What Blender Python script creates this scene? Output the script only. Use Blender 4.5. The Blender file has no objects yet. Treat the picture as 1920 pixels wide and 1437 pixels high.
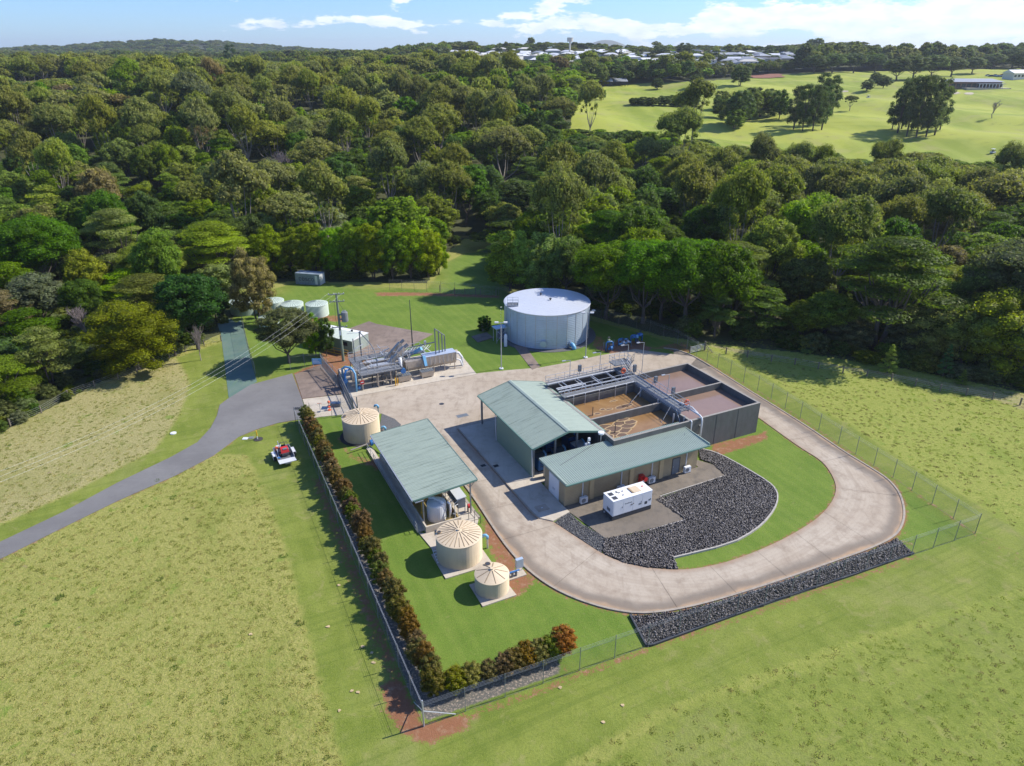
import bpy, bmesh, math, random
import numpy as np
from mathutils import Vector, Matrix
from mathutils.geometry import tessellate_polygon
C = bpy.context.scene
COL = C.collection
PI = math.pi
R_ = math.radians
# ------------------------------------------------------------------ camera, sky, sun, exposure
FPX, HORIZ, CAMH = 1331.0, 99.0, 46.0
TH = math.atan((718.5 - HORIZ) / FPX)
cam = bpy.data.cameras.new('camera')
cam.sensor_width = 36.0
cam.lens = FPX / 1920 * 36.0
cam.clip_start = 0.5
cam.clip_end = 30000
camo = bpy.data.objects.new('camera', cam)
camo.location = (0, 0, CAMH)
camo.rotation_euler = (PI / 2 - TH, 0, 0)
COL.objects.link(camo)
C.camera = camo
SUN_AZ, SUN_EL = R_(20), R_(41)          # direction towards the sun, from +X towards +Y
sunv = Vector((math.cos(SUN_AZ) * math.cos(SUN_EL), math.sin(SUN_AZ) * math.cos(SUN_EL), math.sin(SUN_EL)))
sl = bpy.data.lights.new('sun', 'SUN')
sl.energy = 4.9
sl.angle = R_(0.53)
sl.color = (1.0, 0.94, 0.84)
so = bpy.data.objects.new('sun', sl)
so.rotation_euler = (-sunv).to_track_quat('-Z', 'Y').to_euler()
so.location = (200, 80, 200)
COL.objects.link(so)
C.view_settings.view_transform = 'Standard'
C.view_settings.look = 'None'
C.view_settings.gamma = 1
C.view_settings.use_curve_mapping = False
C.view_settings.exposure = 0.5
C.cycles.max_bounces = 6
C.cycles.transparent_max_bounces = 8

def world():
    w = bpy.data.worlds.new('World')
    C.world = w
    w.use_nodes = True
    nt = w.node_tree
    N = nt.nodes
    L = nt.links
    N.clear()
    out = N.new('ShaderNodeOutputWorld')
    bg = N.new('ShaderNodeBackground')
    bg.inputs['Strength'].default_value = 0.105
    sky = N.new('ShaderNodeTexSky')
    sky.sky_type = 'NISHITA'
    sky.sun_disc = False
    sky.sun_elevation = SUN_EL
    sky.sun_rotation = PI / 2 - SUN_AZ
    sky.altitude = 150
    sky.air_density = 1.0
    sky.dust_density = 0.25
    sky.ozone_density = 3.0
    tc = N.new('ShaderNodeTexCoord')
    sep = N.new('ShaderNodeSeparateXYZ')
    L.new(tc.outputs['Generated'], sep.inputs[0])
    def m(op, a, b=None, c=None, clamp=False):
        n = N.new('ShaderNodeMath')
        n.operation = op
        n.use_clamp = clamp
        for i, v in enumerate((a, b, c)):
            if v is None: continue
            if isinstance(v, (int, float)): n.inputs[i].default_value = v
            else: L.new(v, n.inputs[i])
        return n.outputs[0]
    az = m('ARCTAN2', sep.outputs[0], sep.outputs[1])         # 0 ahead, + to the right
    el = m('ARCSINE', sep.outputs[2])
    def noise(sx, sz, scale, detail, off, rough=0.55, stretch=1):
        cmb = N.new('ShaderNodeCombineXYZ')
        L.new(m('MULTIPLY', az, sx), cmb.inputs[0])
        L.new(m('MULTIPLY', el, sz), cmb.inputs[1])
        cmb.inputs[2].default_value = off
        t = N.new('ShaderNodeTexNoise')
        t.inputs['Scale'].default_value = scale
        t.inputs['Detail'].default_value = detail
        t.inputs['Roughness'].default_value = rough
        L.new(cmb.outputs[0], t.inputs['Vector'])
        return t.outputs[0]
    big = noise(1.0, 4.0, 5.0, 2, 3.7)
    mid = noise(1.0, 3.2, 16.0, 7, 9.1, 0.6)
    # rows of fair weather cumulus: cover grows to the right, where the haze whitens the sky too
    right = m('MULTIPLY_ADD', m('MINIMUM', m('MAXIMUM', az, -0.9), 0.62), 0.27, 0.015)
    band1 = m('SUBTRACT', 1.0, m('ABSOLUTE', m('DIVIDE', m('SUBTRACT', el, 0.032), 0.017)), clamp=True)
    band2 = m('SUBTRACT', 1.0, m('ABSOLUTE', m('DIVIDE', m('SUBTRACT', el, 0.075), 0.03)), clamp=True)
    cov = m('ADD', m('MULTIPLY', m('SUBTRACT', big, 0.5), 0.8), right)
    cov = m('ADD', cov, m('MULTIPLY', band1, m('MULTIPLY_ADD', m('MULTIPLY', m('ADD', az, 0.42), 3.0, clamp=True), 0.15, 0.07)))
    cov = m('ADD', cov, m('MULTIPLY', band2, 0.09))
    dens = m('ADD', m('SUBTRACT', mid, 0.60), cov)
    cl = m('MULTIPLY', dens, 16.0, clamp=True)
    cl = m('MULTIPLY', cl, m('MULTIPLY', m('ADD', el, 0.004), 120.0, clamp=True))
    # the open sky overhead is nearly clear
    up = m('SUBTRACT', 1.0, m('MULTIPLY', m('MULTIPLY', m('SUBTRACT', el, 0.10), 3.0, clamp=True), 0.85))
    cl = m('MULTIPLY', m('MULTIPLY', cl, up), 0.82)
    # cloud tone: white to greyer parts spread by noise
    tone = noise(1.0, 3.0, 30.0, 5, 4.0)
    mixc = N.new('ShaderNodeMix')
    mixc.data_type = 'RGBA'
    mixc.inputs['A'].default_value = (6.8, 7.4, 8.4, 1)
    mixc.inputs['B'].default_value = (9.6, 9.7, 9.9, 1)
    L.new(m('MULTIPLY', m('SUBTRACT', tone, 0.35), 3.0, clamp=True), mixc.inputs['Factor'])
    mx = N.new('ShaderNodeMix')
    mx.data_type = 'RGBA'
    L.new(cl, mx.inputs['Factor'])
    tint = N.new('ShaderNodeMix'); tint.data_type = 'RGBA'; tint.blend_type = 'MULTIPLY'
    tint.inputs['Factor'].default_value = 1.0
    tint.inputs['B'].default_value = (0.60, 0.86, 1.32, 1)
    L.new(sky.outputs[0], tint.inputs['A'])
    L.new(tint.outputs['Result'], mx.inputs['A'])
    L.new(mixc.outputs['Result'], mx.inputs['B'])
    L.new(mx.outputs['Result'], bg.inputs['Color'])
    L.new(bg.outputs[0], out.inputs[0])
world()

# ------------------------------------------------------------------ frames: plant axes run 26.3 degrees off the view
AP = R_(26.3)
CA, SA = math.cos(AP), math.sin(AP)
def W(a, b, z=0.0):
    return Vector((a * CA - b * SA, a * SA + b * CA, z))
def WL(x, y):
    return (x * CA + y * SA, -x * SA + y * CA)
KN_Y = [-400, 60, 135, 165, 195, 230, 280, 330, 450, 600, 900, 1500, 3000, 6000, 14000]
KN_Z = [0, 0, 0, -2.2, -4.5, -2.5, 4.5, 10.5, 18, 25, 31, 35, 38, 38, 30]
def smooth(t):
    t = np.clip(t, 0, 1)
    return t * t * (3 - 2 * t)
def ZT(x, y):
    x = np.asarray(x, float); y = np.asarray(y, float)
    z = np.interp(y, KN_Y, KN_Z)
    far = smooth((y - 150) / 250)
    z = z + far * (2.2 * np.sin(x * 0.013 + 1.3) * np.cos(y * 0.011) + 1.5 * np.sin(x * 0.031 + y * 0.017))
    gw = smooth((y - 270) / 60) * (1 - smooth((y - 640) / 80)) * smooth((x - 10) / 60)
    z = z + gw * (1.6 * np.sin(x * .045 + .7) * np.sin(y * .038) + .8 * np.sin(x * .09 + y * .06))
    # town ridge
    z = z + 17 * np.exp(-((y - 1080) / 230.0) ** 2) * smooth((x + 330) / 330) * (1 - smooth((x - 480) / 200))
    # far hill on the left, blue peak, low ranges
    z = z + 36 * np.exp(-((y - 2600) / 420.0) ** 2) * np.exp(-((x + 1090) / 400.0) ** 2)
    z = z + 34 * np.exp(-((y - 2700) / 420.0) ** 2) * np.exp(-((x + 1900) / 600.0) ** 2) * 0.25
    z = z + 120 * np.exp(-((y - 9000) / 900.0) ** 2) * np.exp(-((x - 1080) / 260.0) ** 2)
    z = z + 40 * np.exp(-((y - 9000) / 900.0) ** 2) * (0.6 + 0.4 * np.sin(x * 0.0021 + 1) * np.sin(x * 0.0007))
    return z
def ray(u, v):
    x = (u - 960) / FPX; y = -(v - 718.5) / FPX
    return Vector((x, math.cos(TH) + y * math.sin(TH), -math.sin(TH) + y * math.cos(TH)))
def G(u, v, z=0.0):
    d = ray(u, v); t = (z - CAMH) / d.z
    return Vector((d.x * t, d.y * t, z))
_TS = 20.0 * (1.0035 ** np.arange(1950))
def GT(u, v, h=0.0):
    """where the view ray of a photo pixel meets the terrain (raised by h)"""
    d = ray(u, v)
    g = CAMH + d.z * _TS - ZT(d.x * _TS, d.y * _TS) - h
    k = np.argmax(g <= 0)
    if g[k] > 0: k = len(_TS) - 1
    lo, hi = (_TS[k - 1], _TS[k]) if k else (_TS[0] * .5, _TS[0])
    t = hi if g[k] > 0 else lo + (hi - lo) * float(g[k - 1] / max(1e-9, g[k - 1] - g[k]))
    x, y = d.x * t, d.y * t
    return Vector((x, y, float(ZT(x, y)) + h))
def PX(x, y, z):
    x = np.asarray(x, float); y = np.asarray(y, float); z = np.asarray(z, float) - CAMH
    zc = y * math.cos(TH) - z * math.sin(TH)
    yc = y * math.sin(TH) + z * math.cos(TH)
    zc = np.where(zc < 1, 1, zc)
    return 960 + x / zc * FPX, 718.5 - yc / zc * FPX
def inpoly(px, py, poly):
    ins = np.zeros(px.shape, bool)
    n = len(poly)
    for i in range(n):
        x1, y1 = poly[i]; x2, y2 = poly[(i + 1) % n]
        if y1 == y2: continue
        c = ((y1 > py) != (y2 > py)) & (px < (x2 - x1) * (py - y1) / (y2 - y1) + x1)
        ins ^= c
    return ins
def pdist(px, py, pts, closed=False):
    d = np.full(px.shape, 1e9)
    n = len(pts)
    for i in range(n if closed else n - 1):
        x1, y1 = pts[i][:2]; x2, y2 = pts[(i + 1) % n][:2]
        dx, dy = x2 - x1, y2 - y1
        L2 = dx * dx + dy * dy + 1e-9
        t = np.clip(((px - x1) * dx + (py - y1) * dy) / L2, 0, 1)
        d = np.minimum(d, np.hypot(px - x1 - t * dx, py - y1 - t * dy))
    return d

# ------------------------------------------------------------------ materials
def newmat(name):
    m = bpy.data.materials.new(name)
    m.use_nodes = True
    nt = m.node_tree
    nt.nodes.clear()
    return m, nt, nt.nodes, nt.links
class NB:
    def __init__(s, name):
        s.m, s.nt, s.N, s.L = newmat(name)
        s.out = s.N.new('ShaderNodeOutputMaterial')
        s.b = s.N.new('ShaderNodeBsdfPrincipled')
        s.L.new(s.b.outputs[0], s.out.inputs[0])
    def put(s, sock, v):
        if isinstance(v, (int, float)):
            sock.default_value = v
        elif isinstance(v, (tuple, list)):
            sock.default_value = tuple(v) + ((1,) if len(v) == 3 and len(sock.default_value) == 4 else ())
        else: s.L.new(v, sock)
    def math(s, op, a, b=None, c=None, clamp=False):
        n = s.N.new('ShaderNodeMath'); n.operation = op; n.use_clamp = clamp
        for i, v in enumerate((a, b, c)):
            if v is not None: s.put(n.inputs[i], v)
        return n.outputs[0]
    def mix(s, f, a, b, mode='MIX'):
        n = s.N.new('ShaderNodeMix'); n.data_type = 'RGBA'; n.blend_type = mode
        s.put(n.inputs['Factor'], f); s.put(n.inputs['A'], a); s.put(n.inputs['B'], b)
        return n.outputs['Result']
    def pos(s):
        return s.N.new('ShaderNodeNewGeometry').outputs['Position']
    def obj(s):
        return s.N.new('ShaderNodeTexCoord').outputs['Object']
    def mapv(s, vec, scale=(1, 1, 1), rot=0.0):
        n = s.N.new('ShaderNodeMapping')
        s.L.new(vec, n.inputs[0]); n.inputs['Scale'].default_value = scale
        n.inputs['Rotation'].default_value = (0, 0, rot)
        return n.outputs[0]
    def noise(s, vec, scale, detail=4, rough=0.55, dist=0.0):
        n = s.N.new('ShaderNodeTexNoise')
        s.L.new(vec, n.inputs['Vector'])
        n.inputs['Scale'].default_value = scale; n.inputs['Detail'].default_value = detail
        n.inputs['Roughness'].default_value = rough; n.inputs['Distortion'].default_value = dist
        return n.outputs[0]
    def vor(s, vec, scale, feature='F1', out='Distance'):
        n = s.N.new('ShaderNodeTexVoronoi'); n.feature = feature
        s.L.new(vec, n.inputs['Vector']); n.inputs['Scale'].default_value = scale
        return n.outputs[out]
    def ramp(s, f, stops):
        n = s.N.new('ShaderNodeValToRGB')
        e = n.color_ramp.elements
        while len(e) > 1: e.remove(e[-1])
        e[0].position = stops[0][0]; c = stops[0][1]; e[0].color = (c, c, c, 1) if isinstance(c, (int, float)) else (*c, 1)
        for p, c in stops[1:]:
            x = e.new(p); x.color = (c, c, c, 1) if isinstance(c, (int, float)) else (*c, 1)
        s.put(n.inputs[0], f)
        return n.outputs[0]
    def sstep(s, f, a, b):
        n = s.N.new('ShaderNodeMapRange'); n.interpolation_type = 'SMOOTHSTEP'
        s.put(n.inputs['Value'], f); n.inputs['From Min'].default_value = a; n.inputs['From Max'].default_value = b
        return n.outputs[0]
    def attr(s, name, out='Fac', kind='GEOMETRY'):
        n = s.N.new('ShaderNodeAttribute'); n.attribute_name = name; n.attribute_type = kind
        return n.outputs[out]
    def bump(s, h, strength=0.5, dist=0.05):
        n = s.N.new('ShaderNodeBump'); s.put(n.inputs['Height'], h)
        n.inputs['Strength'].default_value = strength; n.inputs['Distance'].default_value = dist
        s.L.new(n.outputs[0], s.b.inputs['Normal'])
    def done(s, col, rough=0.8, metal=0.0, spec=0.5):
        s.put(s.b.inputs['Base Color'], col); s.put(s.b.inputs['Roughness'], rough)
        s.b.inputs['Metallic'].default_value = metal
        s.b.inputs['Specular IOR Level'].default_value = spec
        return s.m

def simple(name, col, rough=0.6, metal=0.0, var=0.25, scale=1.5, dirt=None, bump=0.0, spec=0.5, streak=False):
    """weathered paint / metal / plastic: base colour with blotches, fine grain and run marks"""
    s = NB(name)
    p = s.pos()
    n1 = s.noise(p, scale, 5, 0.6)
    n2 = s.noise(s.mapv(p, (6, 6, 0.7) if streak else (1, 1, 1)), scale * (1 if streak else 7), 4)
    d = tuple(c * (1 - var) for c in col) if dirt is None else dirt
    f = s.math('MULTIPLY', s.sstep(n1, 0.35, 0.75), 0.7)
    f = s.math('MULTIPLY_ADD', s.sstep(n2, 0.45, 0.8), 0.6, f)
    c = s.mix(s.math('MULTIPLY', f, min(1.0, var * 3), clamp=True), col, d)
    if bump: s.bump(n2, bump, 0.02)
    return s.done(c, rough, metal, spec)

M = {}
M['galv'] = simple('galvanised_steel', (0.48, 0.50, 0.52), 0.45, 0.4, 0.25, 2.0)
M['stainless'] = simple('stainless_steel', (0.50, 0.44, 0.37), 0.38, 0.45, 0.3, 1.5, streak=True)
M['grating'] = simple('steel_grating', (0.20, 0.21, 0.22), 0.6, 0.4, 0.3, 4.0)
M['steelgrey'] = simple('grey_painted_steel', (0.16, 0.18, 0.20), 0.5, 0.1, 0.2)
M['postgrey'] = simple('grey_fence_post', (0.24, 0.255, 0.255), 0.55, 0.3, 0.25, 3)
M['blue'] = simple('blue_pipe_paint', (0.03, 0.16, 0.42), 0.4, 0.0, 0.25, 3)
M['ltblue'] = simple('light_blue_paint', (0.16, 0.40, 0.62), 0.45, 0.0, 0.25, 3)
M['red'] = simple('red_paint', (0.55, 0.03, 0.03), 0.4, 0.0, 0.2, 2)
M['orange'] = simple('orange_plastic', (0.75, 0.13, 0.04), 0.4, 0.0, 0.1, 2)
M['yellow'] = simple('yellow_paint', (0.75, 0.42, 0.02), 0.45, 0.0, 0.15, 2)
M['white'] = simple('white_paint', (0.74, 0.75, 0.76), 0.45, 0.0, 0.12, 1.2, streak=True)
M['offwhite'] = simple('off_white_plastic', (0.62, 0.64, 0.66), 0.5, 0.0, 0.15, 1.2)
M['black'] = simple('black_rubber', (0.015, 0.015, 0.016), 0.7, 0.0, 0.2, 3)
M['dark'] = simple('dark_frame', (0.05, 0.055, 0.065), 0.6, 0.1, 0.3, 3)
M['cream'] = simple('cream_poly', (0.62, 0.50, 0.34), 0.55, 0.0, 0.14, 0.8, dirt=(0.45, 0.36, 0.25), streak=True)
M['creamrib'] = simple('cream_rib_shadow_brown', (0.30, 0.22, 0.13), 0.6, 0.0, 0.2, 2)  # brown holds the roof ribs' shadow; the ribs themselves are light cream
M['gtank'] = simple('pale_green_poly', (0.50, 0.58, 0.50), 0.5, 0.0, 0.2, 0.8, streak=True)
M['gtankdark'] = simple('green_tank_wall', (0.24, 0.31, 0.26), 0.55, 0.0, 0.2, 0.8, streak=True)
M['zinc'] = simple('zincalume_sheet', (0.47, 0.56, 0.65), 0.42, 0.3, 0.22, 0.5, streak=True)
M['zincroof'] = simple('tank_roof_sheet', (0.62, 0.65, 0.70), 0.45, 0.3, 0.08, 0.4)
M['gwall'] = simple('green_wall_cladding', (0.20, 0.28, 0.21), 0.5, 0.0, 0.15, 0.8, streak=True)
M['greentrim'] = simple('green_trim', (0.14, 0.25, 0.20), 0.45, 0.0, 0.15)
M['timber'] = simple('grey_timber', (0.20, 0.17, 0.13), 0.85, 0.0, 0.4, 4)
M['polegreen'] = simple('treated_pole', (0.17, 0.22, 0.16), 0.8, 0.0, 0.3, 3)
M['ceramic'] = simple('insulator', (0.5, 0.5, 0.5), 0.3)
M['glass'] = simple('dark_glass', (0.03, 0.04, 0.05), 0.08, 0.0, 0.1)
M['paleshed'] = simple('pale_green_cladding', (0.50, 0.56, 0.50), 0.5, 0.0, 0.12, 0.8, streak=True)
M['kerb'] = simple('kerb_concrete', (0.36, 0.31, 0.25), 0.85, 0.0, 0.35, 1.5, bump=0.3)
M['edging'] = simple('sleeper_edging', (0.42, 0.39, 0.35), 0.8, 0.0, 0.3, 2)
M['ochre'] = simple('ochre_bund_coating', (0.42, 0.30, 0.10), 0.6, 0.0, 0.35, 1.0, dirt=(0.26, 0.20, 0.10))
M['solar'] = simple('blue_panel', (0.04, 0.07, 0.14), 0.2)

def roofmat(name, col, dark, amt):
    s = NB(name)
    p = s.mapv(s.pos(), (1, 1, 1), -AP)
    n1 = s.noise(s.mapv(p, (0.22, 3.0, 1)), 1.2, 6, 0.7)
    n2 = s.noise(p, 0.35, 4)
    f = s.math('MULTIPLY', s.sstep(n1, 0.42, 0.78), s.math('MULTIPLY_ADD', n2, 1.4, -0.1, clamp=True))
    n3 = s.noise(p, 3.0, 4)
    c = s.mix(s.math('MULTIPLY', f, amt, clamp=True), col, dark)
    c = s.mix(s.math('MULTIPLY', s.sstep(n3, 0.45, 0.8), 0.25), c, tuple(x * 0.75 for x in col))
    return s.done(c, 0.42, 0.0, 0.5)
M['roofA'] = roofmat('green_roof_sheet_weathered', (0.325, 0.385, 0.315), (0.09, 0.115, 0.09), 1.0)
M['roofB'] = roofmat('green_roof_sheet_clean', (0.32, 0.385, 0.325), (0.15, 0.19, 0.16), 0.65)

def brickmat():
    s = NB('cream_block_wall')
    p = s.mapv(s.pos(), (1, 1, 1), -AP)
    n1 = s.noise(p, 0.6, 5); n2 = s.noise(p, 9.0, 3)
    c = s.mix(s.sstep(n1, 0.3, 0.75), (0.43, 0.34, 0.20), (0.34, 0.26, 0.155))
    c = s.mix(s.math('MULTIPLY', n2, 0.4), c, (0.28, 0.21, 0.12))
    s.bump(n2, 0.3, 0.01)
    return s.done(c, 0.85)
M['brick'] = brickmat()
M['pilaster'] = simple('pilaster_block', (0.50, 0.38, 0.21), 0.85, 0, 0.2, 1.5)

def concrete(name, col, dark, light, kind=0):
    s = NB(name)
    p = s.pos()
    n1 = s.noise(p, 0.10, 5, 0.6, 0.4); n2 = s.noise(p, 0.7, 6, 0.65); n3 = s.noise(p, 6.0, 5, 0.7)
    n4 = s.noise(s.mapv(p, (1.6, 0.25, 1), R_(35)), 0.9, 5, 0.65, 0.6)
    c = s.mix(s.sstep(n1, 0.35, 0.65), col, light)
    c = s.mix(s.math('MULTIPLY', s.sstep(n2, 0.42, 0.78), 0.75), c, dark)
    c = s.mix(s.math('MULTIPLY', s.sstep(n4, 0.5, 0.75), 0.45), c, dark)
    c = s.mix(s.math('MULTIPLY', n3, 0.35), c, tuple(x * 0.6 for x in col))
    if kind == 1:      # loop road: wear by distance from the edges (attributes edge_o, edge_i in metres)
        eo = s.attr('edge_o'); ei = s.attr('edge_i')
        w = s.math('MULTIPLY_ADD', s.math('SUBTRACT', s.noise(p, 0.25, 5), 0.5), 1.6, eo)
        soil = s.math('SUBTRACT', 1.0, s.sstep(w, 0.0, 1.2))
        c = s.mix(s.math('MULTIPLY', soil, 0.75), c, (0.40, 0.25, 0.135))
        band = s.math('MULTIPLY', s.sstep(w, 0.1, 0.6), s.math('SUBTRACT', 1.0, s.sstep(w, 0.9, 1.9)))
        c = s.mix(s.math('MULTIPLY', band, 0.75), c, (0.15, 0.125, 0.10))
        wi = s.math('MULTIPLY_ADD', s.math('SUBTRACT', s.noise(p, 0.3, 5), 0.5), 1.2, ei)
        c = s.mix(s.math('MULTIPLY', s.math('SUBTRACT', 1.0, s.sstep(wi, 0.0, 0.6)), 0.6), c, (0.28, 0.17, 0.10))
        # polished wheel tracks and fine brooming across the road
        tr = s.math('SINE', s.math('MULTIPLY', ei, 3.1))
        c = s.mix(s.math('MULTIPLY', s.sstep(tr, 0.3, 1.0), s.math('MULTIPLY', n4, 0.42)), c, dark)
        br = s.math('SINE', s.math('MULTIPLY_ADD', n2, 3.0, s.math('MULTIPLY', ei, 14.0)))
        c = s.mix(s.math('MULTIPLY', s.sstep(br, 0.0, 1.0), s.math('MULTIPLY', n1, 0.2)), c, dark)
        tm = s.noise(s.mapv(p, (1, 1, 1)), 0.35, 6, 0.7, 2.5)
        c = s.mix(s.math('MULTIPLY', s.sstep(tm, 0.55, 0.68), 0.35), c, dark)
    s.bump(s.math('ADD', n3, n2), 0.25, 0.02)
    return s.done(c, 0.88)
M['road'] = concrete('loop_road_concrete', (0.41, 0.34, 0.26), (0.24, 0.185, 0.135), (0.48, 0.415, 0.33), 1)
M['yard'] = concrete('yard_concrete', (0.40, 0.33, 0.25), (0.235, 0.185, 0.135), (0.47, 0.40, 0.315))
M['slab'] = concrete('pale_slab_concrete', (0.50, 0.44, 0.35), (0.36, 0.30, 0.23), (0.56, 0.50, 0.41))
M['pad'] = concrete('weathered_pad_concrete', (0.165, 0.138, 0.108), (0.075, 0.068, 0.06), (0.235, 0.195, 0.15))
M['darkslab'] = concrete('lichen_stained_slab', (0.20, 0.15, 0.12), (0.11, 0.085, 0.07), (0.27, 0.21, 0.17))
def asphalt():
    s = NB('asphalt')
    p = s.pos()
    n1 = s.noise(p, 0.15, 5); n2 = s.noise(p, 1.3, 6, 0.7); n3 = s.noise(p, 14, 3)
    n4 = s.noise(s.mapv(p, (0.35, 2.2, 1), R_(-35)), 0.9, 5)
    c = s.mix(s.sstep(n1, 0.3, 0.7), (0.155, 0.15, 0.148), (0.205, 0.20, 0.195))
    c = s.mix(s.math('MULTIPLY', s.sstep(n4, 0.55, 0.75), 0.4), c, (0.25, 0.24, 0.23))
    c = s.mix(s.math('MULTIPLY', s.sstep(n2, 0.5, 0.8), 0.5), c, (0.11, 0.10, 0.10))
    c = s.mix(s.math('MULTIPLY', n3, 0.3), c, (0.08, 0.08, 0.08))
    s.bump(n3, 0.3, 0.02)
    return s.done(c, 0.9)
M['asphalt'] = asphalt()
def basin():
    s = NB('basin_concrete')
    p = s.pos()
    n1 = s.noise(s.mapv(p, (0.9, 0.9, 0.35)), 0.8, 6, 0.7); n2 = s.noise(p, 0.5, 5); n3 = s.noise(p, 5, 4)
    c = s.mix(s.sstep(n1, 0.35, 0.7), (0.15, 0.148, 0.14), (0.105, 0.105, 0.097))
    c = s.mix(s.math('MULTIPLY', s.sstep(n2, 0.5, 0.75), 0.6), c, (0.13, 0.155, 0.13))
    c = s.mix(s.math('MULTIPLY', n3, 0.3), c, (0.07, 0.07, 0.065))
    s.bump(n3, 0.2, 0.02)
    return s.done(c, 0.85)
M['basin'] = basin()
M['basintop'] = simple('basin_wall_top', (0.30, 0.28, 0.25), 0.85, 0, 0.3, 2)

def liquor(name, frothy):
    s = NB(name)
    p = s.mapv(s.pos(), (1, 1, 1), -AP)
    n1 = s.noise(s.mapv(p, (1, 1, 1)), 0.22, 5, 0.6, 1.0)
    n2 = s.noise(p, 2.0, 5, 0.6)
    if frothy:
        c = s.mix(s.sstep(n1, 0.3, 0.7), (0.235, 0.13, 0.05), (0.31, 0.185, 0.08))
        c = s.mix(s.math('MULTIPLY', s.sstep(n2, 0.5, 0.8), 0.5), c, (0.24, 0.125, 0.045))
        rough = 0.32
    else:
        c = s.mix(s.sstep(n1, 0.3, 0.7), (0.225, 0.15, 0.112), (0.26, 0.175, 0.13))
        rough = 0.12
        w = s.noise(p, 1.2, 3)
        s.bump(w, 0.06, 0.02)
    return s.done(c, rough, 0, 0.5)
M['froth'] = liquor('frothy_brown_liquor', True)
M['settled'] = liquor('settled_brown_liquor', False)
M['scum'] = simple('dark_scum', (0.14, 0.085, 0.055), 0.7, 0, 0.4, 3)
M['foamline'] = simple('foam_edge', (0.42, 0.30, 0.16), 0.7, 0, 0.2, 4)

def leafmat(name, trans=0.3, tipcol=None, tipamt=0.6):
    s = NB(name)
    oi = s.N.new('ShaderNodeObjectInfo')
    var = s.attr('var'); tip = s.attr('tip')
    hs = s.N.new('ShaderNodeHueSaturation')
    s.L.new(s.attr('tint', 'Color', 'INSTANCER'), hs.inputs['Color'])
    s.put(hs.inputs['Hue'], s.math('MULTIPLY_ADD', oi.outputs['Random'], 0.035, 0.4825))
    s.put(hs.inputs['Saturation'], s.math('MULTIPLY_ADD', s.math('FRACT', s.math('MULTIPLY', oi.outputs['Random'], 7.3)), 0.35, 1.0))
    s.put(hs.inputs['Value'], s.math('MULTIPLY', s.math('MULTIPLY_ADD', var, 1.5, 0.76),
          s.math('MULTIPLY_ADD', s.math('FRACT', s.math('MULTIPLY', oi.outputs['Random'], 3.1)), 0.5, 0.8)))
    c = hs.outputs[0]
    if tipcol: c = s.mix(s.math('MULTIPLY', s.sstep(tip, 0.45, 1.0), tipamt), c, tipcol)
    s.put(s.b.inputs['Base Color'], c)
    s.b.inputs['Roughness'].default_value = 0.55
    s.b.inputs['Specular IOR Level'].default_value = 0.14
    tr = s.N.new('ShaderNodeBsdfTranslucent'); s.L.new(s.mix(1.0, c, (1.25, 1.3, 0.6), 'MULTIPLY'), tr.inputs['Color'])
    mx = s.N.new('ShaderNodeMixShader'); mx.inputs[0].default_value = trans
    s.L.new(s.b.outputs[0], mx.inputs[1]); s.L.new(tr.outputs[0], mx.inputs[2])
    s.L.new(mx.outputs[0], s.out.inputs[0])
    return s.m
M['leaf'] = leafmat('leaves', 0.5)
M['gumleaf'] = leafmat('gum_leaves', 0.46, (0.28, 0.26, 0.075), 0.4)
M['bark'] = simple('pale_bark', (0.30, 0.26, 0.21), 0.85, 0, 0.4, 2)
M['darkbark'] = simple('dark_bark', (0.11, 0.09, 0.07), 0.9, 0, 0.4, 2)
M['twig'] = simple('grey_twigs', (0.30, 0.25, 0.23), 0.9, 0, 0.3, 2)
def rockmat(name, col, light):
    s = NB(name)
    v = s.attr('var')
    c = s.mix(s.sstep(v, 0.45, 1.0), col, light)
    c = s.mix(s.math('MULTIPLY', s.noise(s.pos(), 9, 3), 0.4), c, tuple(x * 0.4 for x in col))
    return s.done(c, 0.5, 0, 0.6)
M['rock'] = rockmat('dark_basalt_rock', (0.058, 0.050, 0.047), (0.27, 0.245, 0.23))
M['gravelstone'] = rockmat('blue_gravel', (0.10, 0.10, 0.105), (0.28, 0.28, 0.28))
M['gravel'] = simple('gravel_ground', (0.13, 0.13, 0.13), 0.9, 0, 0.5, 5, dirt=(0.06, 0.06, 0.06), bump=0.6)
M['rockbed'] = simple('rock_bed_ground', (0.055, 0.05, 0.047), 0.9, 0, 0.5, 5, bump=0.6)
def matting():
    s = NB('blue_green_matting')
    p = s.pos()
    n1 = s.noise(p, 0.35, 5); n2 = s.noise(s.mapv(p, (3, 0.4, 1), R_(5)), 0.8, 5); n3 = s.noise(p, 8, 4)
    c = s.mix(s.sstep(n1, 0.3, 0.7), (0.095, 0.165, 0.145), (0.14, 0.20, 0.165))
    c = s.mix(s.math('MULTIPLY', s.sstep(n2, 0.45, 0.75), 0.5), c, (0.11, 0.20, 0.10))
    c = s.mix(s.math('MULTIPLY', n3, 0.4), c, (0.05, 0.10, 0.09))
    return s.done(c, 0.9)
M['matting'] = matting()

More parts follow.
